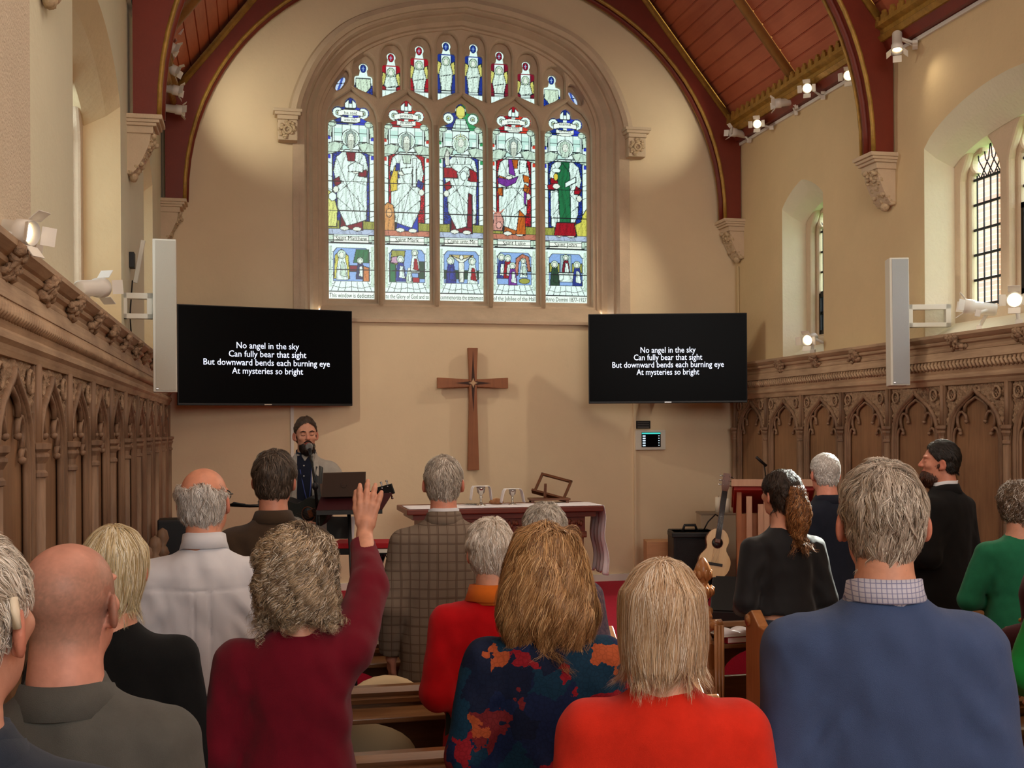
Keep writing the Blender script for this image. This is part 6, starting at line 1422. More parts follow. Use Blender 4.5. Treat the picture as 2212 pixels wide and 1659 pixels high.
def hair(root, sp, Mh, st):
    """st: style dictionary"""
    rng = np.random.default_rng(st.get('seed', 1)); t = st.get('t', .012); h = st.get('h', .0055); zmin = st.get('zmin', -.085); hw = sp.get('headw', 1.0)
    zl = min(zmin, st.get('zlow', zmin)); vol = Vol((-.20, -.22, zl-.06), (.20, .14, .19), h); G = vol.G
    tb = st.get('tback', t); tt = st.get('ttop', t)
    G.add(ell((0, -.012-(tb-t)*.5, .030), (.075*hw+t, .096+(t+tb)/2, .085+tt)), .015)
    G.add(ell((0, -.03, -.035), (.058+t*.8, .062+t*.6, .062)), .03)
    for pr, k in st.get('extra', []): G.add(pr, k)
    X, Y, Z = np.meshgrid(*G.a, indexing='ij')
    if st.get('lump'):
        a, f = st['lump']; G.V += (a*(vnoise(X*f+5, Y*f, Z*f*st.get('lz', 1))+.5*vnoise(X*f*2.1, Y*f*2.1+3, Z*f*2.1*st.get('lz', 1)))).astype(np.float32)
    line = np.interp(Z, HAIRLINE[0], HAIRLINE[1])+st.get('front', 0.0)
    if not st.get('open_sides'): G.V = np.maximum(G.V, (Y-line).astype(np.float32))
    else: G.V = np.maximum(G.V, (Y-np.maximum(line, np.interp(Z, [-.3, -.02, .04], [st['open_sides'], st['open_sides'], .03]))).astype(np.float32))
    G.V = np.maximum(G.V, (zmin+st.get('zc', 0)*np.abs(X)-Z).astype(np.float32))
    if st.get('ear_cut', True):
        for s_ in (-1, 1): G.add(ell((s_*.085*hw, .004, -.016), (.026, .026, .040)), .006, 's')
    if st.get('bald'):
        G.V = np.maximum(G.V, st['bald'](X, Y, Z).astype(np.float32))
    P, Q = G.mesh()
    c1, c2 = lin3(st['c1']), lin3(st['c2']); c3 = lin3(st.get('c3', st['c2']))
    capc = np.tile((c1*.6+c2*.4), (len(P), 1))*(1+.25*vnoise(P[:, 0]*60, P[:, 1]*60, P[:, 2]*14))[:, None]
    parts_v, parts_q, parts_c = [P], [Q], [capc]; off = len(P)
    # strands
    n, m, w_, L = st.get('n', 2500), st.get('m', 9), st.get('sw', .0022), st.get('L', .06)
    face = P[Q].mean(1); ok = np.ones(len(face), bool)
    if st.get('rootz') is not None: ok &= face[:, 2] > st['rootz']
    nrm_f = vol.grad(face); ok &= (vol.sample(face) > -.02)
    cand = np.nonzero(ok)[0]; pick = rng.choice(cand, n); p = face[pick]+rng.normal(0, .002, (n, 3))
    wh = np.array(st.get('whorl', (0.0, -.055, .11))); Ls = L*(.55+.6*rng.random(n)); pts = [p.copy()]; gr = []
    v = nrm(p-wh+rng.normal(0, .01, (n, 3))); g0 = vol.grad(p); down = np.array([0, 0, -1.0])
    lift = st.get('lift', .35); offs = .001+st.get('off', .004)*rng.random(n); grav = st.get('grav', .6); jit = st.get('jit', .25); flow = np.array(st.get('flow', (0, 0, 0)))
    K_ = max(1, n//st.get('clump', 12)); seeds = rng.choice(n, K_, replace=False); p2 = (p**2).sum(1)[:, None]-2*p @ p[seeds].T+(p[seeds]**2).sum(1)[None]; cl = p2.argmin(1); cj = rng.normal(0, 1, (cl.max()+1, 3)); ph = rng.random(cl.max()+1)*6.28
    for i in range(m):
        g = vol.grad(p); tgt = nrm(p-wh)*(1-grav)+down*grav+flow+cj[cl]*jit*.6+rng.normal(0, jit*.5, (n, 3))
        tgt = tgt-(tgt*g).sum(1, keepdims=True)*g*.9; v = nrm(v*.55+nrm(tgt)*.6+(g*lift if i == 0 else 0)); p = p+v*(Ls/m)[:, None]
        d = vol.sample(p); need = offs*(1+.6*i/m)-d; inside = (need > 0) & (d < .05); gg = vol.grad(p); p = np.where(inside[:, None], p+gg*np.clip(need, 0, .02)[:, None], p)
        ex = (d-offs*(1+.9*i/m)); pull = (ex > 0) & (d < .06) & (p[:, 2] > zmin+.012); p = np.where(pull[:, None], p-gg*np.clip(ex*st.get('pull', .75), 0, .012)[:, None], p)
        pts.append(p.copy()); gr.append(g)
    gr.append(gr[-1]); S_ = np.stack(pts, 1); Nn = np.stack(gr, 1)                       # (n, m+1, 3)
    co = st.get('cohere', .7); tpc = np.linspace(0, 1, m+1); cw = (co*np.clip(tpc*1.6, 0, 1))[None, :, None]; cen = S_[seeds][cl]; S_ = S_*(1-cw)+(cen+(S_[:, :1]-cen[:, :1])*(1-.72*tpc)[None, :, None])*cw
    T_ = nrm(np.gradient(S_, axis=1)); B_ = nrm(np.cross(T_, Nn)); Nn = np.cross(B_, T_)
    if st.get('curl'):
        A, fq = st['curl']; s_ = np.linspace(0, 1, m+1)[None]; phs = ph[cl][:, None]+rng.normal(0, .22, (n, 1)); am = A*np.minimum(1, s_*4)*(.8+.4*rng.random((n, 1)))*(.75+.5*cj[cl, :1].clip(-1, 1)*.5)
        th = 2*PI*fq*(Ls/L)[:, None]*s_+phs; S_ = S_+B_*(am*np.sin(th))[..., None]+Nn*(am*.8*(np.cos(th)*.6+.5))[..., None]; T_ = nrm(np.gradient(S_, axis=1)); B_ = nrm(np.cross(T_, Nn))
    tp = np.linspace(0, 1, m+1); wd = w_*(.55+.45*np.sin(np.clip(tp*1.25+.25, 0, 1)*PI)**.5)*np.where(tp > .75, np.clip((1.04-tp)/.29, .12, 1), 1); wd = wd[None, :, None]*(.7+.6*rng.random((n, 1, 1)))
    V = np.stack([S_-B_*wd*.5, S_+Nn*wd*.30, S_+B_*wd*.5], 2).reshape(-1, 3)
    k = np.arange(n)[:, None, None]*(m+1)*3+np.arange(m)[None, :, None]*3; a = np.concatenate([k, k+1], 2).reshape(-1)
    Qs = np.stack([a, a+1, a+4, a+3], -1)
    r1 = np.clip(.5+.33*rng.normal(0, 1, n)*.7+.25*np.sin(cl*1.7), 0, 1)[:, None]; colr = c1*(1-r1)+c2*r1; sel = rng.random(n) < st.get('mix3', 0); colr[sel] = c3
    if st.get('grade'): colr = st['grade'](S_[:, 0], colr)
    cc = np.repeat(colr[:, None], (m+1)*3, 1).reshape(-1, 3)
    if st.get('rootdark') is not None:
        rd_ = lin3(st['rootdark']); tt_ = np.clip(1-np.repeat(tp, 3)*2.2, 0, 1)[None, :, None]; ri = (S_[:, 0, 2] > .05)[:, None, None]; q = colr[:, None]*(1-tt_*.7*ri)+rd_*tt_*.7*ri; cc = q.reshape(-1, 3)
    parts_v.append(V); parts_q.append(Qs+off); parts_c.append(cc)
    Pn = np.concatenate(parts_v); Pn = (np.array(Mh)[:3, :3] @ Pn.T).T+np.array(Mh)[:3, 3]
    return raw_mesh(st.get('name', 'hair'), Pn, np.concatenate(parts_q), M['hair'], root, True, np.clip(np.concatenate(parts_c), 0, 1))
def person(label, px, D, ytop, rz=0.0, head=(0, 0, 0), floor=0.0, crown=1.742, pos=None, **sp):
    """stand a person so that the crown shows at (px, ytop) at depth D"""
    c = atD(px, ytop, D); S = (c.z-floor)/crown
    r = empty('person', (c.x if pos is None else pos[0], c.y if pos is None else pos[1], floor), rz); r.scale = (S, S, S); tag(r, label, 'person', 'congregation' if not sp.get('nogroup') else None)
    sp.setdefault('arms', default_arms()); Mh = head_frame(*head); sp['Mh'] = Mh; sp['S'] = S
    r['_'] = 0; del r['_']
    bpy.context.view_layer.update()
    return r, sp, Mh
def w2l(r, p):
    Mx = Matrix.Translation(r.location) @ r.rotation_euler.to_matrix().to_4x4() @ Matrix.Diagonal((*r.scale, 1)); return Mx.inverted() @ Vector(p)
# ---- fabrics
def fabric(name, col, bump=.35, bscale=700, var=.12, vscale=18, rough=.95, sheen=.08, dark=None): return mat(name, col, rough, bump=bump*.55, bscale=bscale, var=var, vscale=vscale, spec=.15, sheen=sheen, dark=dark)
def check_fabric(name, base, line, fine, per=.062, rough=.9, fineper=.0085):
    m, nt, b = nodes(name); b.inputs['Roughness'].default_value = rough; b.inputs['Specular IOR Level'].default_value = .15
    tc = nt.nodes.new('ShaderNodeTexCoord'); sx = nt.nodes.new('ShaderNodeSeparateXYZ'); nz = nt.nodes.new('ShaderNodeTexNoise'); nz.inputs['Scale'].default_value = 6
    nt.links.new(tc.outputs['Object'], nz.inputs[0]); va = nt.nodes.new('ShaderNodeVectorMath'); va.operation = 'MULTIPLY_ADD'; va.inputs[1].default_value = (.012,)*3
    nt.links.new(nz.outputs['Color'], va.inputs[0]); nt.links.new(tc.outputs['Object'], va.inputs[2]); nt.links.new(va.outputs[0], sx.inputs[0])
    def M1(op, a, b_=None, c_=None):
        n = nt.nodes.new('ShaderNodeMath'); n.operation = op
        for i, v in enumerate((a, b_, c_)):
            if v is None: continue
            if isinstance(v, (int, float)): n.inputs[i].default_value = v
            else: nt.links.new(v, n.inputs[i])
        return n.outputs[0]
    def wave(o, per_, th): return M1('GREATER_THAN', M1('SINE', M1('MULTIPLY', o, 2*PI/per_)), th)
    x, z = sx.outputs[0], sx.outputs[2]
    bx, bz = wave(x, per, .5), wave(z, per, .62); fx, fz = wave(x, fineper, .15), wave(z, fineper, .15); lx, lz = wave(x, per, .975), wave(z, per, .975)
    f = M1('MAXIMUM', M1('MULTIPLY', bx, fx), M1('MULTIPLY', bz, fz)); l = M1('MAXIMUM', lx, lz)
    def mixc(fac, a, b_):
        n = nt.nodes.new('ShaderNodeMixRGB'); nt.links.new(fac, n.inputs[0])
        for i, v in ((1, a), (2, b_)):
            if isinstance(v, tuple): n.inputs[i].default_value = v
            else: nt.links.new(v, n.inputs[i])
        return n.outputs[0]
    nt.links.new(mixc(l, mixc(f, base, fine), line), b.inputs['Base Color']); return m
def floral_fabric(name):
    m, nt, b = nodes(name); b.inputs['Roughness'].default_value = .8; b.inputs['Specular IOR Level'].default_value = .2
    tc = nt.nodes.new('ShaderNodeTexCoord'); v = nt.nodes.new('ShaderNodeTexVoronoi'); v.inputs['Scale'].default_value = 12.5; n = nt.nodes.new('ShaderNodeTexNoise'); n.inputs['Scale'].default_value = 22; n.inputs['Detail'].default_value = 4
    mx = nt.nodes.new('ShaderNodeMixRGB'); mx.inputs[0].default_value = .09; nt.links.new(tc.outputs['Object'], n.inputs[0]); nt.links.new(tc.outputs['Object'], mx.inputs[1]); nt.links.new(n.outputs['Color'], mx.inputs[2]); nt.links.new(mx.outputs[0], v.inputs['Vector'])
    r = nt.nodes.new('ShaderNodeValToRGB'); r.color_ramp.interpolation = 'CONSTANT'; cs = [(0, C(24, 40, 78)), (.25, C(20, 58, 84)), (.42, C(22, 34, 62)), (.58, C(150, 30, 44)), (.68, C(178, 88, 52)), (.80, C(26, 44, 84)), (.92, C(120, 40, 46))]
    while len(r.color_ramp.elements) < len(cs): r.color_ramp.elements.new(.5)
    for e, (p, c) in zip(r.color_ramp.elements, cs): e.position = p; e.color = c
    sp = nt.nodes.new('ShaderNodeSeparateColor'); nt.links.new(v.outputs['Color'], sp.inputs[0]); nt.links.new(sp.outputs[0], r.inputs[0])
    n2 = nt.nodes.new('ShaderNodeTexVoronoi'); n2.inputs['Scale'].default_value = 70; n2.feature = 'DISTANCE_TO_EDGE'; nt.links.new(tc.outputs['Object'], n2.inputs['Vector'])
    r2 = nt.nodes.new('ShaderNodeValToRGB'); r2.color_ramp.elements[0].position = .03; r2.color_ramp.elements[1].position = .12; r2.color_ramp.elements[0].color = (.35, .35, .4, 1); nt.links.new(n2.outputs['Distance'], r2.inputs[0])
    m2 = nt.nodes.new('ShaderNodeMixRGB'); m2.blend_type = 'MULTIPLY'; m2.inputs[0].default_value = .35; nt.links.new(r.outputs[0], m2.inputs[1]); nt.links.new(r2.outputs[0], m2.inputs[2]); nt.links.new(m2.outputs[0], b.inputs['Base Color']); return m
FB = dict(navy_suit=fabric('navy_suit', C(30, 34, 46), sheen=.04), dark_navy=fabric('dark_navy', C(40, 48, 62)), grey_suit=fabric('grey_suit', C(84, 84, 80), bump=.5), black_knit=fabric('black_knit', C(20, 21, 22), bump=.5, sheen=.04), white_shirt=fabric('white_shirt', C(214, 216, 222), bump=.12, sheen=.1, var=.03),
          brown_jacket=fabric('brown_jacket', C(66, 52, 40), bump=.6), blazer=fabric('blazer', C(166, 158, 148), bump=.4), navy_shirt=fabric('navy_shirt', C(28, 32, 46), sheen=.04), burgundy=fabric('burgundy', C(106, 16, 34), bump=.5, vscale=9), tweed=check_fabric('tweed', C(122, 108, 95), C(92, 76, 65), C(102, 88, 77), per=.040, fineper=.0075),
          red_knit=fabric('red_knit', C(186, 12, 22), bump=.5), orange_scarf=fabric('orange_scarf', C(214, 110, 34)), floral=floral_fabric('floral'), orange_red=fabric('orange_red', C(212, 46, 28), bump=.6), blue_knit=fabric('blue_knit', C(66, 84, 122), bump=.6, vscale=8), gingham=check_fabric('gingham', C(196, 198, 214), C(116, 122, 160), C(150, 154, 184), per=.010, fineper=.005),
          black_top=fabric('black_top', C(24, 24, 27), rough=.6, sheen=.14), dark_denim=fabric('dark_denim', C(44, 50, 62), sheen=.15), black_suit=fabric('black_suit', C(24, 23, 24), sheen=.04), green_cardi=fabric('green_cardi', C(36, 112, 80)), maroon_coat=fabric('maroon_coat', C(66, 24, 28)), bright_green=fabric('bright_green', C(20, 130, 54)), black_denim=fabric('black_denim', C(24, 25, 28), sheen=.04), brown_trousers=fabric('brown_trousers', C(92, 66, 44)), grey_trousers=fabric('grey_trousers', C(56, 58, 58)), dark_green=fabric('dark_green', C(28, 46, 40)), flower_navy=fabric('flower_navy', C(34, 40, 62), var=.5, vscale=40, dark=C(110, 90, 100)))
SHOE = mat('shoe_leather', C(30, 24, 20), .35)
def dress(r, sp, bottom, w_=1.0): trousers(r, bottom, w_); shoes(r, SHOE)
GREY1, GREY2 = (118, 108, 98), (214, 204, 190)
# ---- blue jumper man, right of the picture
r, sp, Mh = person('grey-haired man in a blue jumper and checked collar standing right of the aisle', 1905, 2.42, 993, crown=1.755, rz=-.30, arms={s_: dict(a, el=(s_*.212, -.045, 1.09)) for s_, a in default_arms().items()}, w=1.10, headw=1.04, hs=.0036, head=(0, .06, .0))
build_body(r, sp, Mh); garment(r, sp, 'jumper', FB['blue_knit'], JUMPER, .80, sleeve=(.078, .070, .052), folds=.011, res=.0072, seed=2); collar(r, FB['gingham'], 'shirt_collar', r=.071, z0=1.44, z1=1.503, fold=.045, out=.017, tilt=.22)
hair(r, sp, Mh, dict(t=.005, ttop=.012, tback=.009, n=9000, m=9, L=.05, sw=.0014, c1=(104, 90, 76), c2=(206, 194, 178), c3=(226, 220, 206), mix3=.12, lump=(.004, 40), seed=1, jit=.4, lift=.35, off=.006, zmin=-.078, clump=12)); dress(r, sp, FB['grey_trousers'], 1.08)
hair(r, sp, Mh, dict(name='beard', t=.004, n=700, m=4, L=.018, sw=.0022, c1=(170, 160, 148), c2=(224, 218, 208), seed=5, front=.3, zmin=-.12, bald=lambda X, Y, Z: np.maximum(np.maximum(Z+.035, .022-Y), .035-np.abs(X)), lift=.9, jit=.4))
# ---- blond-grey bob, orange-red jumper
r, sp, Mh = person('woman with a straight blond-grey bob in an orange-red jumper, nearest the camera', 1430, 2.36, 1197, rz=-.26, arms={s_: dict(a, el=(s_*.200, -.04, 1.09)) for s_, a in default_arms().items()}, w=.98, hs=.005, crown=1.765)
build_body(r, sp, Mh); garment(r, sp, 'jumper', FB['orange_red'], [(z-.006, a*1.06, b*1.08, c) for z, a, b, c in WOMAN], .72, sleeve=(.082, .074, .055), folds=.006, res=.0072, seed=5, n=2.2)
sk = loft_sdf([(.05, .086, .090, 0, -.016), (.0, .094, .094, 0, -.018), (-.06, .096, .092, 0, -.022), (-.12, .086, .080, 0, -.026)], 2.2)
hair(r, sp, Mh, dict(t=.010, ttop=.014, tback=.014, extra=[(sk, .03)], n=11000, m=14, L=.165, sw=.0015, cohere=.45, c1=(150, 116, 84), c2=(216, 190, 156), c3=(226, 214, 196), mix3=.2, lump=(.0035, 34), lz=.25, seed=2, jit=.16, lift=.1, off=.006, zmin=-.112, zc=0, grav=.72, open_sides=.045, ear_cut=False, clump=30, whorl=(0, -.03, .13), rootz=-.05)); dress(r, sp, FB['black_denim'])
# ---- bald man in grey jacket
def buzz(L, col):
    z = np.clip((L[:, 2]+.088)/.035, 0, 1)*(L[:, 1] < np.interp(L[:, 2], HAIRLINE[0], HAIRLINE[1])+.01); s_ = np.clip(.75-np.hypot((L[:, 0])/.055, (L[:, 1]+.03)/.075)*0-np.clip((L[:, 2]-.055)/.05, 0, 1)*.62, .06, .8)
    g = lin3((128, 106, 92)); sp_ = (.5+.5*vnoise(L[:, 0]*260, L[:, 1]*260, L[:, 2]*260))*.5+.5; k = (z*s_*sp_)[:, None]; return col*(1-k)+g*k
r, sp, Mh = person('nearly bald man with grey stubble in a grey suit jacket, lower left', 148, 2.02, 1172, pos=None, w=1.0, headw=1.06, hs=.0036, scalp=buzz, skin=(208, 148, 128), head=(-.22, .08, 0), rz=-.1, neck=1.12)
build_body(r, sp, Mh); garment(r, sp, 'jacket', FB['grey_suit'], JACKET, .74, sleeve=(.080, .070, .056), folds=.010, res=.0072, seed=8); collar(r, FB['grey_suit'], 'jacket_collar', r=.078, z0=1.425, z1=1.480, fold=.055, out=.030, tilt=.25)
pass ; dress(r, sp, FB['grey_trousers'], 1.08)
# ---- man at the left edge
r, sp, Mh = person('white-haired man in dark navy cut by the left picture edge', -100, 1.42, 1146, w=1.05, headw=1.04, hs=.0036, head=(-.32, .05, 0), skin=(206, 152, 130))
build_body(r, sp, Mh); garment(r, sp, 'jacket', FB['dark_navy'], JACKET, .9, sleeve=(.080, .070, .056), folds=.005, res=.0075, seed=12); collar(r, FB['dark_navy'], 'jacket_collar', r=.080, z0=1.42, z1=1.478, fold=.05, out=.03, tilt=.25)
hair(r, sp, Mh, dict(t=.005, n=8000, m=7, L=.032, sw=.0013, c1=(150, 138, 122), c2=(228, 220, 206), c3=(238, 234, 226), mix3=.2, lump=(.003, 45), seed=4, jit=.45, lift=.5, off=.006)); dress(r, sp, FB['grey_trousers'])
MB().tube([tuple(Mh @ Vector(v)) for v in ((.089, -.030, .036), (.094, -.034, .02), (.094, -.032, -.002))], .0055, 8).build('hearing_aid', mat('aid_cream', C(226, 214, 190), .4), r)
# ---- curly-haired woman with raised arm
r, sp, Mh = person('woman with curly greying hair in a burgundy jumper, one hand raised high', 638, 3.08, 1130, rz=-.1, w=.93, crown=1.762, hs=.006)
wr, el = w2l(r, atD(789, 1142, 3.46)), w2l(r, atD(800, 1268, 3.28)); tip = w2l(r, atD(803, 1035, 3.48)); dn_ = (tip-wr).normalized()
sp['arms'][1] = dict(sh=(.160, -.005, 1.37), el=tuple(el), wr=tuple(wr), d=tuple(dn_), n=(.1, 1, .1), t=(-1, 0, .12), curl=(.18, .12, .16, .12), spread=.16, thumb=(.42, .95), fine=True, k=.98)
build_body(r, sp, Mh); garment(r, sp, 'jumper', FB['burgundy'], [(z-.012, a*1.04, b*1.06, c) for z, a, b, c in WOMAN], .62, sleeve=(.076, .062, .046), folds=.011, res=.008, seed=21, cuff=.035, ymax=.62)
sk = loft_sdf([(.07, .086, .09, 0, -.02), (.02, .100, .10, 0, -.025), (-.05, .110, .10, 0, -.03), (-.11, .102, .085, 0, -.035), (-.14, .075, .06, 0, -.04)], 2.1)
hair(r, sp, Mh, dict(t=.014, ttop=.014, extra=[(sk, .03)], n=9000, m=30, L=.15, sw=.0019, c1=(54, 38, 28), c2=(200, 176, 142), c3=(226, 214, 196), mix3=.16, lump=(.012, 26), seed=6, jit=.35, lift=.25, off=.010, zmin=-.115, grav=.75, open_sides=.04, ear_cut=False, clump=22, cohere=.88, curl=(.0145, 4.4), whorl=(0, -.02, .14), rootz=-.10)); dress(r, sp, FB['black_denim'])
# ---- woman in the patterned blouse
r, sp, Mh = person('woman with long wavy fair hair in a dark blue blouse with rust flowers', 1178, 3.0, 1126, rz=-.2, w=.95, crown=1.760, hs=.006)
build_body(r, sp, Mh); garment(r, sp, 'blouse', FB['floral'], [(z-.012, a*1.05, b*1.05, c) for z, a, b, c in WOMAN], .64, sleeve=(.080, .070, .056), folds=.010, res=.008, seed=31)
sk = loft_sdf([(.09, .072, .08, 0, -.02), (.03, .094, .098, 0, -.03), (-.06, .124, .105, 0, -.045), (-.13, .132, .095, 0, -.055), (-.18, .112, .07, 0, -.065), (-.21, .08, .05, 0, -.065)], 2.1)
hair(r, sp, Mh, dict(t=.010, ttop=.014, extra=[(sk, .04)], n=9500, m=24, L=.27, sw=.0019, c1=(104, 70, 42), c2=(196, 152, 100), c3=(222, 186, 136), mix3=.12, lump=(.010, 20), lz=.45, seed=7, jit=.22, lift=.15, off=.010, zmin=-.205, zlow=-.23, grav=.78, open_sides=.03, ear_cut=False, clump=55, cohere=.75, curl=(.013, 2.3), whorl=(0, -.01, .135), rootz=-.06)); dress(r, sp, FB['black_denim'])
# ---- blond woman in black by the left panelling
r, sp, Mh = person('woman with a pale blond bob in a black jumper beside the white-shirted man', 246, 3.0, 1130, w=.95, crown=1.757, hs=.0065)
build_body(r, sp, Mh); garment(r, sp, 'jumper', FB['black_knit'], WOMAN, .72, sleeve=(.076, .066, .052), folds=.006, seed=41)
sk = loft_sdf([(.05, .078, .086, 0, -.016), (.0, .081, .088, 0, -.018), (-.05, .077, .082, 0, -.022), (-.095, .064, .066, 0, -.026)], 2.2)
hair(r, sp, Mh, dict(t=.008, ttop=.012, extra=[(sk, .03)], n=7000, m=12, L=.18, sw=.0018, c1=(150, 126, 84), c2=(222, 206, 164), c3=(232, 226, 204), mix3=.2, lump=(.003, 34), lz=.25, seed=8, jit=.15, lift=.1, off=.005, zmin=-.10, grav=.7, open_sides=.045, ear_cut=False, clump=30, whorl=(0, -.02, .13), rootz=-.04)); dress(r, sp, FB['black_denim'])
# ---- woman in red cardigan
r, sp, Mh = person('white-haired woman in a red cardigan with an orange scarf', 1049, 3.93, 1117, w=.93, crown=1.762, hs=.0062, pos=(.775, 3.84))
build_body(r, sp, Mh); garment(r, sp, 'cardigan', FB['red_knit'], WOMAN, .60, sleeve=(.076, .068, .054), folds=.010, seed=51); collar(r, FB['orange_scarf'], 'scarf', r=.078, z0=1.425, z1=1.50, fold=.06, out=.026, front=0, thick=.014, tilt=.1)
hair(r, sp, Mh, dict(t=.012, ttop=.018, tback=.016, n=7000, m=9, L=.06, sw=.0017, c1=(170, 152, 132), c2=(232, 224, 212), c3=(244, 240, 232), mix3=.25, lump=(.006, 32), seed=9, jit=.4, lift=.4, off=.009, zmin=-.10, clump=12, ear_cut=True, grav=.65)); dress(r, sp, FB['dark_green'])
# ---- man behind her
r, sp, Mh = person('grey-haired person in dark navy half hidden behind the long-haired woman', 1174, 4.24, 1079, w=.98, crown=1.757, hs=.007, pos=(1.02, 4.05))
build_body(r, sp, Mh); garment(r, sp, 'jacket', FB['flower_navy'], JACKET, .72, sleeve=(.076, .066, .052), folds=.006, seed=61, res=.01)
hair(r, sp, Mh, dict(t=.009, n=4000, m=8, L=.045, sw=.002, c1=(120, 110, 98), c2=(206, 198, 186), c3=(222, 218, 208), mix3=.15, lump=(.005, 34), seed=10, jit=.4, lift=.4, off=.007)); dress(r, sp, FB['black_denim'])
# ---- white-shirted balding man
def crown_bald(X, Y, Z): return Z-(.028+.22*np.clip(-Y, 0, .11)-.1*np.clip(Y, 0, .1)+.16*np.abs(X)*(Y < -.03)+.010*np.sin(X*70)+.006*np.sin(X*160+1))
r, sp, Mh = person('balding white-haired man with glasses in a creased white shirt', 437, 3.87, 1010, w=1.06, hs=.0058, head=(-.32, .03, -.03), skin=(212, 146, 118), pos=(-.165, 3.98))
build_body(r, sp, Mh)
def shirt_back(G):
    X, Y, Z = np.meshgrid(*G.a, indexing='ij'); b = Y < 0
    G.V += (b*(.004*np.exp(-((Z-1.335-.03*np.abs(X))/.0045)**2)*(np.abs(X) < .2)+(Z < 1.33)*(Z > .98)*.006*(np.exp(-((X-.022)/.005)**2)+np.exp(-((X+.028)/.005)**2))*np.clip((Z-.95)*4, 0, 1))).astype(np.float32)
garment(r, sp, 'shirt', FB['white_shirt'], [(z, a*1.02, b*1.04, c) for z, a, b, c in JUMPER], .965, sleeve=(.078, .070, .054), folds=.014, res=.0075, seed=71, post=shirt_back); collar(r, FB['white_shirt'], 'shirt_collar', r=.066, z0=1.445, z1=1.515, fold=.05, out=.018, tilt=.25)
hair(r, sp, Mh, dict(t=.005, tback=.012, n=5000, m=10, L=.055, sw=.0015, c1=(150, 138, 126), c2=(226, 220, 212), c3=(240, 238, 234), mix3=.25, lump=(.007, 34), seed=11, jit=.5, lift=.5, off=.010, zmin=-.085, bald=crown_bald, clump=7, grav=.7, front=-.008)); dress(r, sp, FB['brown_trousers'], 1.06)
def glasses(r, Mh, mt):
    g = empty('glasses'); g.parent = r; mb = MB(); T_ = lambda *v: tuple(Mh @ Vector(v))
    for s_ in (-1, 1):
        mb.tube([T_(s_*.034+.022*math.cos(a*PI/8), .108-.004*abs(math.cos(a*PI/8)), .012+.017*math.sin(a*PI/8)) for a in range(16)], .0022, 6, closed=True, up=(0, 1, 0)); mb.tube([T_(s_*.056, .104, .016), T_(s_*.078, .06, .018), T_(s_*.083, -.01, .022), T_(s_*.082, -.03, .006)], .0022, 6)
    mb.tube([T_(-.012, .108, .016), T_(0, .112, .018), T_(.012, .108, .016)], .0018, 6); bpy.data.objects.remove(g); return mb.build('glasses', mt, r)
glasses(r, Mh, M['black'])
# ---- brown jacket man
r, sp, Mh = person('dark-haired man in a brown jacket standing in front of the singer', 588, 5.0, 976, w=1.0, hs=.006, head=(-.25, .04, .03), skin=(196, 136, 112), pos=(.075, 4.93))
build_body(r, sp, Mh); garment(r, sp, 'jacket', FB['brown_jacket'], JACKET, .74, sleeve=(.078, .066, .054), folds=.009, res=.009, seed=81); collar(r, FB['brown_jacket'], 'jacket_collar', r=.072, z0=1.432, z1=1.492, fold=.05, out=.028, tilt=.25)
hair(r, sp, Mh, dict(t=.009, ttop=.012, n=5500, m=9, L=.055, sw=.0018, c1=(44, 36, 30), c2=(92, 78, 66), c3=(128, 112, 98), mix3=.10, lump=(.005, 34), seed=12, jit=.35, lift=.35, off=.007, zmin=-.092)); dress(r, sp, FB['grey_trousers'])
# ---- tweed jacket man
r, sp, Mh = person('grey-haired man in a checked tweed jacket before the communion table', 958, 5.2, 985, rz=-.08, w=1.0, hs=.006, head=(-.12, .06, 0), skin=(208, 140, 116), pos=(.80, 4.98))
wr, hd = w2l(r, atD(812, 1392, 5.18)), w2l(r, atD(818, 1425, 5.12))
sp['arms'][-1] = dict(sh=(-.170, -.012, 1.352), el=(-.235, -.03, 1.09), wr=(-.235, .05, .855), d=(.02, .25, -1), n=(1, .3, 0), t=(.3, 1, .2), curl=(.35, .4, .45, .5), fine=True)
sp['arms'][1]['el'] = (.235, -.03, 1.11); build_body(r, sp, Mh)
def vent(G):
    X, Y, Z = np.meshgrid(*G.a, indexing='ij'); G.V += ((Y < 0)*(.004*np.exp(-(X/.003)**2)*(Z < 1.40))).astype(np.float32)
garment(r, sp, 'jacket', FB['tweed'], JACKET, .705, sleeve=(.076, .066, .056), folds=.005, res=.0085, seed=91, post=vent); collar(r, FB['tweed'], 'jacket_collar', r=.070, z0=1.43, z1=1.492, fold=.05, out=.028, tilt=.25); collar(r, FB['white_shirt'], 'shirt_collar', r=.064, z0=1.45, z1=1.506, fold=.03, out=.008, tilt=.25)
hair(r, sp, Mh, dict(t=.006, n=5000, m=8, L=.045, sw=.0016, c1=(120, 108, 96), c2=(210, 200, 186), c3=(228, 222, 212), mix3=.18, lump=(.004, 38), seed=13, jit=.4, lift=.4, off=.006, zmin=-.08)); dress(r, sp, FB['dark_green'], 1.0); glasses(r, Mh, M['black'])
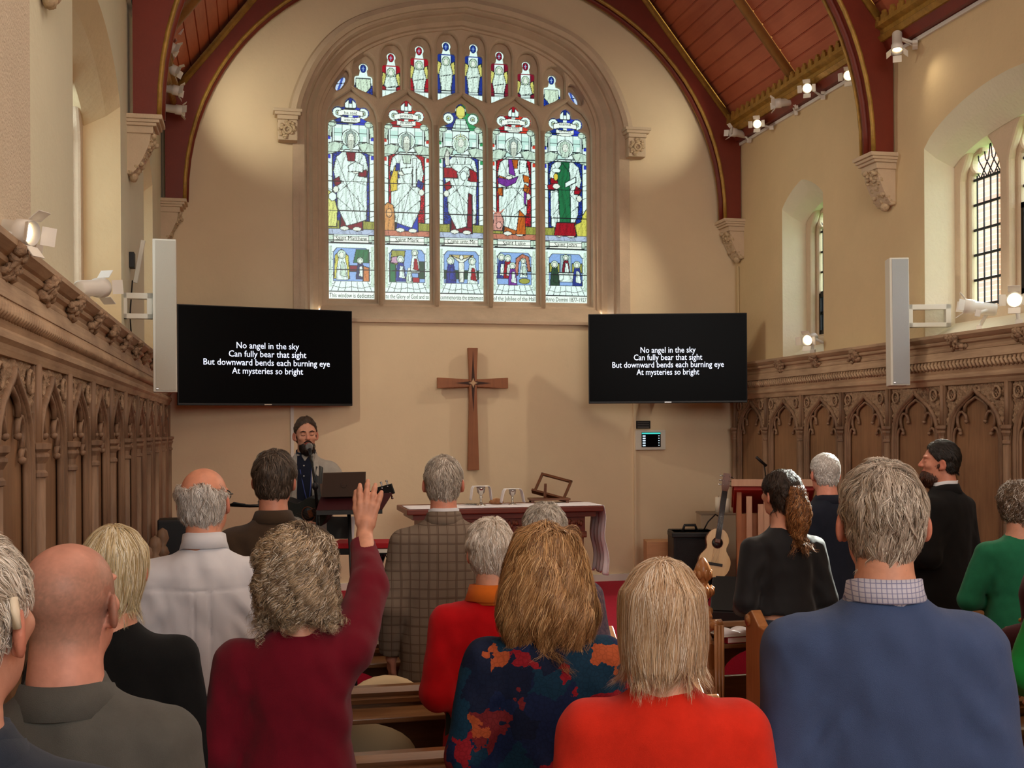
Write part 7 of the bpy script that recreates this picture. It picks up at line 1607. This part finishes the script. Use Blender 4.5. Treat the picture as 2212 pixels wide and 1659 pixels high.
# ---- ponytailed woman in black
r, sp, Mh = person('woman in a black top with a curly dark ponytail, sunlit from the right', 1688, 5.55, 1012, w=.93, crown=1.752, hs=.0065, head=(.22, .02, 0), pos=(2.41, 5.02))
build_body(r, sp, Mh); garment(r, sp, 'top', FB['black_top'], WOMAN, 1.03, sleeve=(.064, .056, .048), folds=.008, res=.0085, seed=101)
tail = loft_sdf([(.04, .030, .03, 0, -.125), (.0, .035, .035, 0, -.135), (-.06, .050, .045, .005, -.14), (-.14, .048, .042, .012, -.13), (-.20, .025, .025, .015, -.12)], 2.0)
hair(r, sp, Mh, dict(t=.009, tback=.014, n=4500, m=9, L=.07, sw=.0018, c1=(26, 20, 16), c2=(66, 50, 40), lump=(.006, 30), seed=14, jit=.5, lift=.3, off=.006, zmin=-.07, curl=(.004, 2), whorl=(0, .06, .10), ear_cut=True))
hair(r, sp, Mh, dict(name='ponytail', t=-.06, extra=[(tail, .01)], n=2200, m=18, L=.16, sw=.0032, c1=(58, 36, 22), c2=(150, 98, 54), c3=(176, 126, 76), mix3=.15, lump=(.008, 34), seed=15, jit=.4, lift=.5, off=.008, zmin=-.22, zlow=-.22, curl=(.009, 3.2), ear_cut=False, grav=.8, clump=8, bald=lambda X, Y, Z: Y+.095)); dress(r, sp, FB['dark_denim'], .98)  # tail far lighter than the head hair: golden sunlight put into its colours
MB().tube([tuple(Mh @ Vector((.026*math.cos(a*PI/7), -.128+.01*math.sin(a*PI/7)*0, .012+.026*math.sin(a*PI/7)))) for a in range(14)], .008, 6, closed=True, up=(0, 1, 0)).build('hair_tie', M['black'], r)
# ---- navy suit man
r, sp, Mh = person('short-haired white-haired man in a navy suit beside the lectern', 1782, 6.6, 981, w=1.0, hs=.0065, head=(-.05, .0, 0), skin=(214, 146, 124), pos=(3.19, 6.08))
build_body(r, sp, Mh); garment(r, sp, 'jacket', FB['navy_suit'], JACKET, .74, sleeve=(.074, .064, .054), folds=.006, res=.0095, seed=111); collar(r, FB['navy_suit'], 'jacket_collar', r=.070, z0=1.432, z1=1.49, fold=.05, out=.026, tilt=.25)
hair(r, sp, Mh, dict(t=.007, n=2600, m=5, L=.022, sw=.0028, c1=(160, 152, 144), c2=(226, 224, 222), c3=(240, 240, 240), mix3=.2, lump=(.002, 40), seed=16, jit=.4, lift=.5, off=.003, zmin=-.07)); dress(r, sp, FB['navy_suit'])
# ---- bearded man in black suit, turned to the left
r, sp, Mh = person('bearded dark-haired man in a black suit by the right panelling, face in profile', 2037, 6.55, 957, rz=.45, w=1.02, hs=.0052, head=(.62, .0, 0), skin=(196, 132, 108), pos=(3.90, 6.02))
build_body(r, sp, Mh); garment(r, sp, 'jacket', FB['black_suit'], JACKET, .76, sleeve=(.076, .066, .054), folds=.005, res=.009, seed=121); collar(r, FB['black_suit'], 'jacket_collar', r=.072, z0=1.432, z1=1.492, fold=.05, out=.026, tilt=.25); collar(r, FB['white_shirt'], 'shirt_collar', r=.066, z0=1.45, z1=1.512, fold=.035, out=.008, tilt=.2)
hair(r, sp, Mh, dict(t=.006, tback=.008, ttop=.018, n=5000, m=8, L=.04, sw=.0018, c1=(16, 13, 12), c2=(44, 36, 32), lump=(.003, 36), seed=17, jit=.25, lift=.3, off=.004, zmin=-.055, whorl=(.02, .05, .11), flow=(0, -.4, 0), front=-.004))
def beard_cut(X, Y, Z): return np.maximum(np.maximum(Z-np.interp(Y, [-.02, .03, .07, .12], [.01, -.018, -.040, -.040]), .004-Y), -1)
bd = ell((0, .046, -.088), (.056, .064, .054), None)
def beard(r, sp, Mh, **k):
    st = dict(name='beard', t=.006, h=.0045, extra=[(bd, .02)], n=2200, m=6, L=.032, sw=.0022, c1=(24, 17, 14), c2=(66, 48, 38), seed=19, front=.3, zmin=-.145, zlow=-.15, lift=.4, jit=.35, off=.004, grav=.8, bald=beard_cut, ear_cut=False); st.update(k); return hair(r, sp, Mh, st)
beard(r, sp, Mh, c1=(40, 22, 16), c2=(88, 52, 36)); dress(r, sp, FB['black_suit'])
# ---- green cardigan woman, maroon and bright green neighbours at the right edge
r, sp, Mh = person('woman with curly brown-grey hair in a green cardigan near the right picture edge', 2188, 5.75, 1040, rz=-.35, w=.95, hs=.0065, crown=1.757, head=(-.2, .02, 0), pos=(3.66, 5.02))
sp['arms'][-1] = dict(sh=(-.165, -.01, 1.35), el=(-.265, .0, 1.09), wr=(-.07, .155, 1.06), d=(.9, .2, .1), n=(0, -1, 0), t=(.1, 0, 1)); sp['arms'][1] = dict(sh=(.165, -.01, 1.35), el=(.235, -.01, 1.09), wr=(-.10, .185, 1.10), d=(-1, -.35, -.1), n=(0, -1, -.2), t=(0, -.2, 1))
build_body(r, sp, Mh); garment(r, sp, 'cardigan', FB['green_cardi'], WOMAN, .84, sleeve=(.072, .062, .052), folds=.007, res=.009, seed=131)
hair(r, sp, Mh, dict(t=.018, n=4500, m=14, L=.08, sw=.0022, c1=(66, 50, 36), c2=(128, 106, 84), c3=(226, 222, 214), mix3=.16, lump=(.008, 28), seed=20, jit=.5, lift=.4, off=.012, zmin=-.10, curl=(.007, 2.6), ear_cut=False, clump=8)); dress(r, sp, FB['black_denim'])
r, sp, Mh = person('person in a dark maroon coat half out of the picture at the right edge', 2268, 4.85, 1050, rz=.5, w=.95, hs=.007, pos=(3.26, 4.22), head=(.5, 0, 0))
build_body(r, sp, Mh); garment(r, sp, 'coat', FB['maroon_coat'], WOMAN, .62, sleeve=(.076, .066, .054), folds=.006, res=.011, seed=141); glasses(r, Mh, M['black'])
MB().ico((-.02, .16, 1.1), (.012, .012, .012), 1).build('button', M['gold'], r)
hair(r, sp, Mh, dict(t=.016, n=1600, m=8, L=.06, sw=.0034, c1=(150, 140, 130), c2=(226, 222, 216), seed=22, jit=.4, lift=.4, off=.007, lump=(.005, 34))); dress(r, sp, FB['black_denim'])
r, sp, Mh = person('person in a bright green top at the right edge, hand on the pew rail', 2296, 4.0, 1085, w=.98, hs=.007, pos=(2.72, 3.36))
wr = w2l(r, atD(2203, 1492, 4.02)); sp['arms'][-1] = dict(sh=(-.17, -.01, 1.35), el=(-.250, .03, 1.12), wr=(wr.x-.01, .17, wr.z+.03), d=(-.1, .75, -.65), n=(0, -.6, -.8), t=(.9, .1, 0), curl=(.4, .5, .55, .6), fine=True)
build_body(r, sp, Mh); garment(r, sp, 'top', FB['bright_green'], WOMAN, .70, sleeve=(.076, .068, .056), folds=.007, res=.01, seed=151)
hair(r, sp, Mh, dict(t=.016, n=1200, m=8, L=.06, sw=.0036, c1=(120, 104, 88), c2=(190, 174, 156), seed=23, jit=.4, lift=.4, off=.007, lump=(.005, 34))); dress(r, sp, FB['black_denim'])

# ---- the singer with his guitar
r, sp, Mh = person('bearded singer in a pale grey blazer and navy shirt, playing guitar at the microphone', 660, 8.2, 904, rz=PI-.12, floor=PZ, w=1.02, hs=.0046, head=(.22, -.10, .03), skin=(206, 146, 118), mouth_open=True, nogroup=True)
r['group'] = 'musicians'; del r['group']
gb = atD(648, 1115, 7.88); gh = atD(836, 1058, 7.66)
hl = w2l(r, atD(790, 1076, 7.80)); hr = w2l(r, gb+Vector((.0, -.07, -.07)))
sp['arms'][1] = dict(sh=(.170, 0, 1.352), el=(.275, .02, 1.13), wr=tuple(hr), d=(-.8, .25, -.4), n=(-.1, -1, .1), t=(-.3, 0, 1), curl=(.3, .35, .4, .4), fine=True)
sp['arms'][-1] = dict(sh=(-.170, 0, 1.352), el=(-.34, .06, 1.16), wr=(hl.x+.05, hl.y-.02, hl.z-.05), d=(-.5, .3, .75), n=(.3, -1, .3), t=(.9, .2, -.2), curl=(.7, .8, .8, .8), fine=True)
build_body(r, sp, Mh); ga = garment(r, sp, 'blazer', FB['blazer'], JACKET, .74, sleeve=(.076, .064, .054), folds=.006, res=.009, seed=161)
def front_panel(name, mt, off, keep, hem=.80):
    G = SDF(axis(-.13, .13, .006), axis(0, .2, .006), axis(hem-.02, 1.52, .008))
    rows = [q for q in JACKET if q[0] > hem]+[(hem, .205, .139, -.006)]; G.add(loft_sdf([(z, rx*1.02, ry, 0, cy) for z, rx, ry, cy in rows], 2.35), .02); G.V -= off
    X, Y, Z = np.meshgrid(*G.a, indexing='ij'); G.V = np.maximum(G.V, keep(X, Y, Z).astype(np.float32)); P, Q = G.mesh(); return raw_mesh(name, P, Q, mt, r, True)
wdt = lambda Z: np.interp(Z, [.8, 1.0, 1.25, 1.45, 1.5], [.075, .062, .052, .058, .06])
front_panel('shirt', FB['navy_shirt'], .006, lambda X, Y, Z: np.maximum(np.maximum(np.abs(X)-wdt(Z), .03-Y), Z-1.475+.5*np.abs(np.abs(X)-0)*0+np.clip(.028-np.abs(X), 0, 1)*1.6))
for s_ in (-1, 1): front_panel('lapel', FB['blazer'], .012, lambda X, Y, Z, s_=s_: np.maximum(np.maximum(np.abs(s_*X-wdt(Z)-.022)-np.interp(Z, [1.0, 1.05, 1.36, 1.46], [.0, .012, .028, .014]), .02-Y), 1.02-Z))
collar(r, FB['navy_shirt'], 'shirt_collar', r=.066, z0=1.445, z1=1.510, fold=.05, out=.018, tilt=.25, gap=.35); collar(r, FB['blazer'], 'jacket_collar', r=.074, z0=1.43, z1=1.488, fold=.045, out=.025, tilt=.2, gap=.6)
hair(r, sp, Mh, dict(t=.002, ttop=.014, n=6500, m=7, L=.034, sw=.0016, c1=(34, 24, 18), c2=(96, 72, 54), lump=(.004, 40), seed=24, jit=.3, lift=.5, off=.006, zmin=-.06, whorl=(-.03, .12, .03), flow=(.25, -.1, .5), front=-.016, grav=0, pull=.3, open_top=1))
beard(r, sp, Mh, seed=25, bald=lambda X, Y, Z: np.maximum(np.maximum(Z-np.interp(Y, [-.02, .03, .07, .12], [.012, -.018, -.036, -.036]), .004-Y), .026-np.hypot(X/1.05, (Z+.052)*1.7) if True else -1), L=.02, c1=(22, 15, 12), c2=(60, 42, 32))
mb = MB(); T_ = lambda *v: tuple(Mh @ Vector(v))
for s_ in (-1, 1): mb.tube([T_(s_*.014, .098, .031), T_(s_*.032, .096, .037), T_(s_*.050, .084, .031)], .0042, 6, scale=[.8, 1, .5])
mb.build('eyebrows', mat('brow', C(30, 22, 18), .7), r)
mb = MB()
for s_ in (-1, 1): mb.tube([T_(s_*.018, .088, .006), T_(s_*.031, .0915, .003), T_(s_*.045, .084, .006)], .0016, 5)
mb.build('eyelashes', mat('lash', C(40, 26, 22), .7), r)
mb = MB(); mb.tube([T_(-.030, .092, -.050), T_(-.012, .103, -.037), T_(0, .104, -.036), T_(.012, .103, -.037), T_(.030, .092, -.050)], .0055, 6, scale=[.5, 1, 1, 1, .5]); mb.build('moustache', mat('tache', C(38, 26, 20), .8), r)
mb = MB()
for k in range(5): z = 1.40-.075*k; mb.ico((.004, .128+.004*k-.002*k*k, z), (.006, .004, .006), 1)
mb.build('shirt_buttons', M['white_plastic'], r)
lan = MB().tube([(-.05, .03, 1.47), (-.052, .105, 1.40), (-.045, .150, 1.25), (-.03, .16, 1.10)], .004, 6).tube([(.05, .03, 1.47), (.03, .12, 1.36), (-.0, .150, 1.22), (-.03, .16, 1.10)], .004, 6).build('lanyard', mat('lanyard_blue', C(50, 66, 130), .6), r)
dress(r, sp, FB['grey_trousers'])
M['dark_top'] = mat('dark_top', C(44, 48, 46), .3); g2 = make_guitar(M['dark_top'], M['black'], M['mahog'], M['black']); tag(g2, 'dark acoustic guitar held by the singer, its black headstock beside the raised hand', 'guitar')
ax_ = (gh-gb).normalized(); fy_ = (Vector((ray(660, 1100).x, ray(660, 1100).y, 0))).normalized(); fy_ = (fy_-ax_*fy_.dot(ax_)).normalized(); xx_ = fy_.cross(ax_)
g2.matrix_world = Matrix.Translation(gb) @ Matrix((xx_, fy_, ax_)).transposed().to_4x4() @ Matrix.Scale(min(1.0, (gh-gb).length/.73), 4)
sl = lambda p: r.matrix_basis @ Vector(p)
st_ = MB().sweep([sl((-.02, -.13, 1.20)), sl((-.10, -.10, 1.40)), sl((-.105, -.01, 1.445)), sl((-.105, .10, 1.385)), sl((-.10, .155, 1.25)), sl((-.10, .165, 1.08)), g2.matrix_world @ Vector((.0, .04, .25))], [(-.026, -.002), (.026, -.002), (.026, .002), (-.026, .002)], up=(.2, -1, .3)); tag(st_.build('guitar_strap', M['black']), 'black guitar strap over the singer\'s shoulder', 'strap')
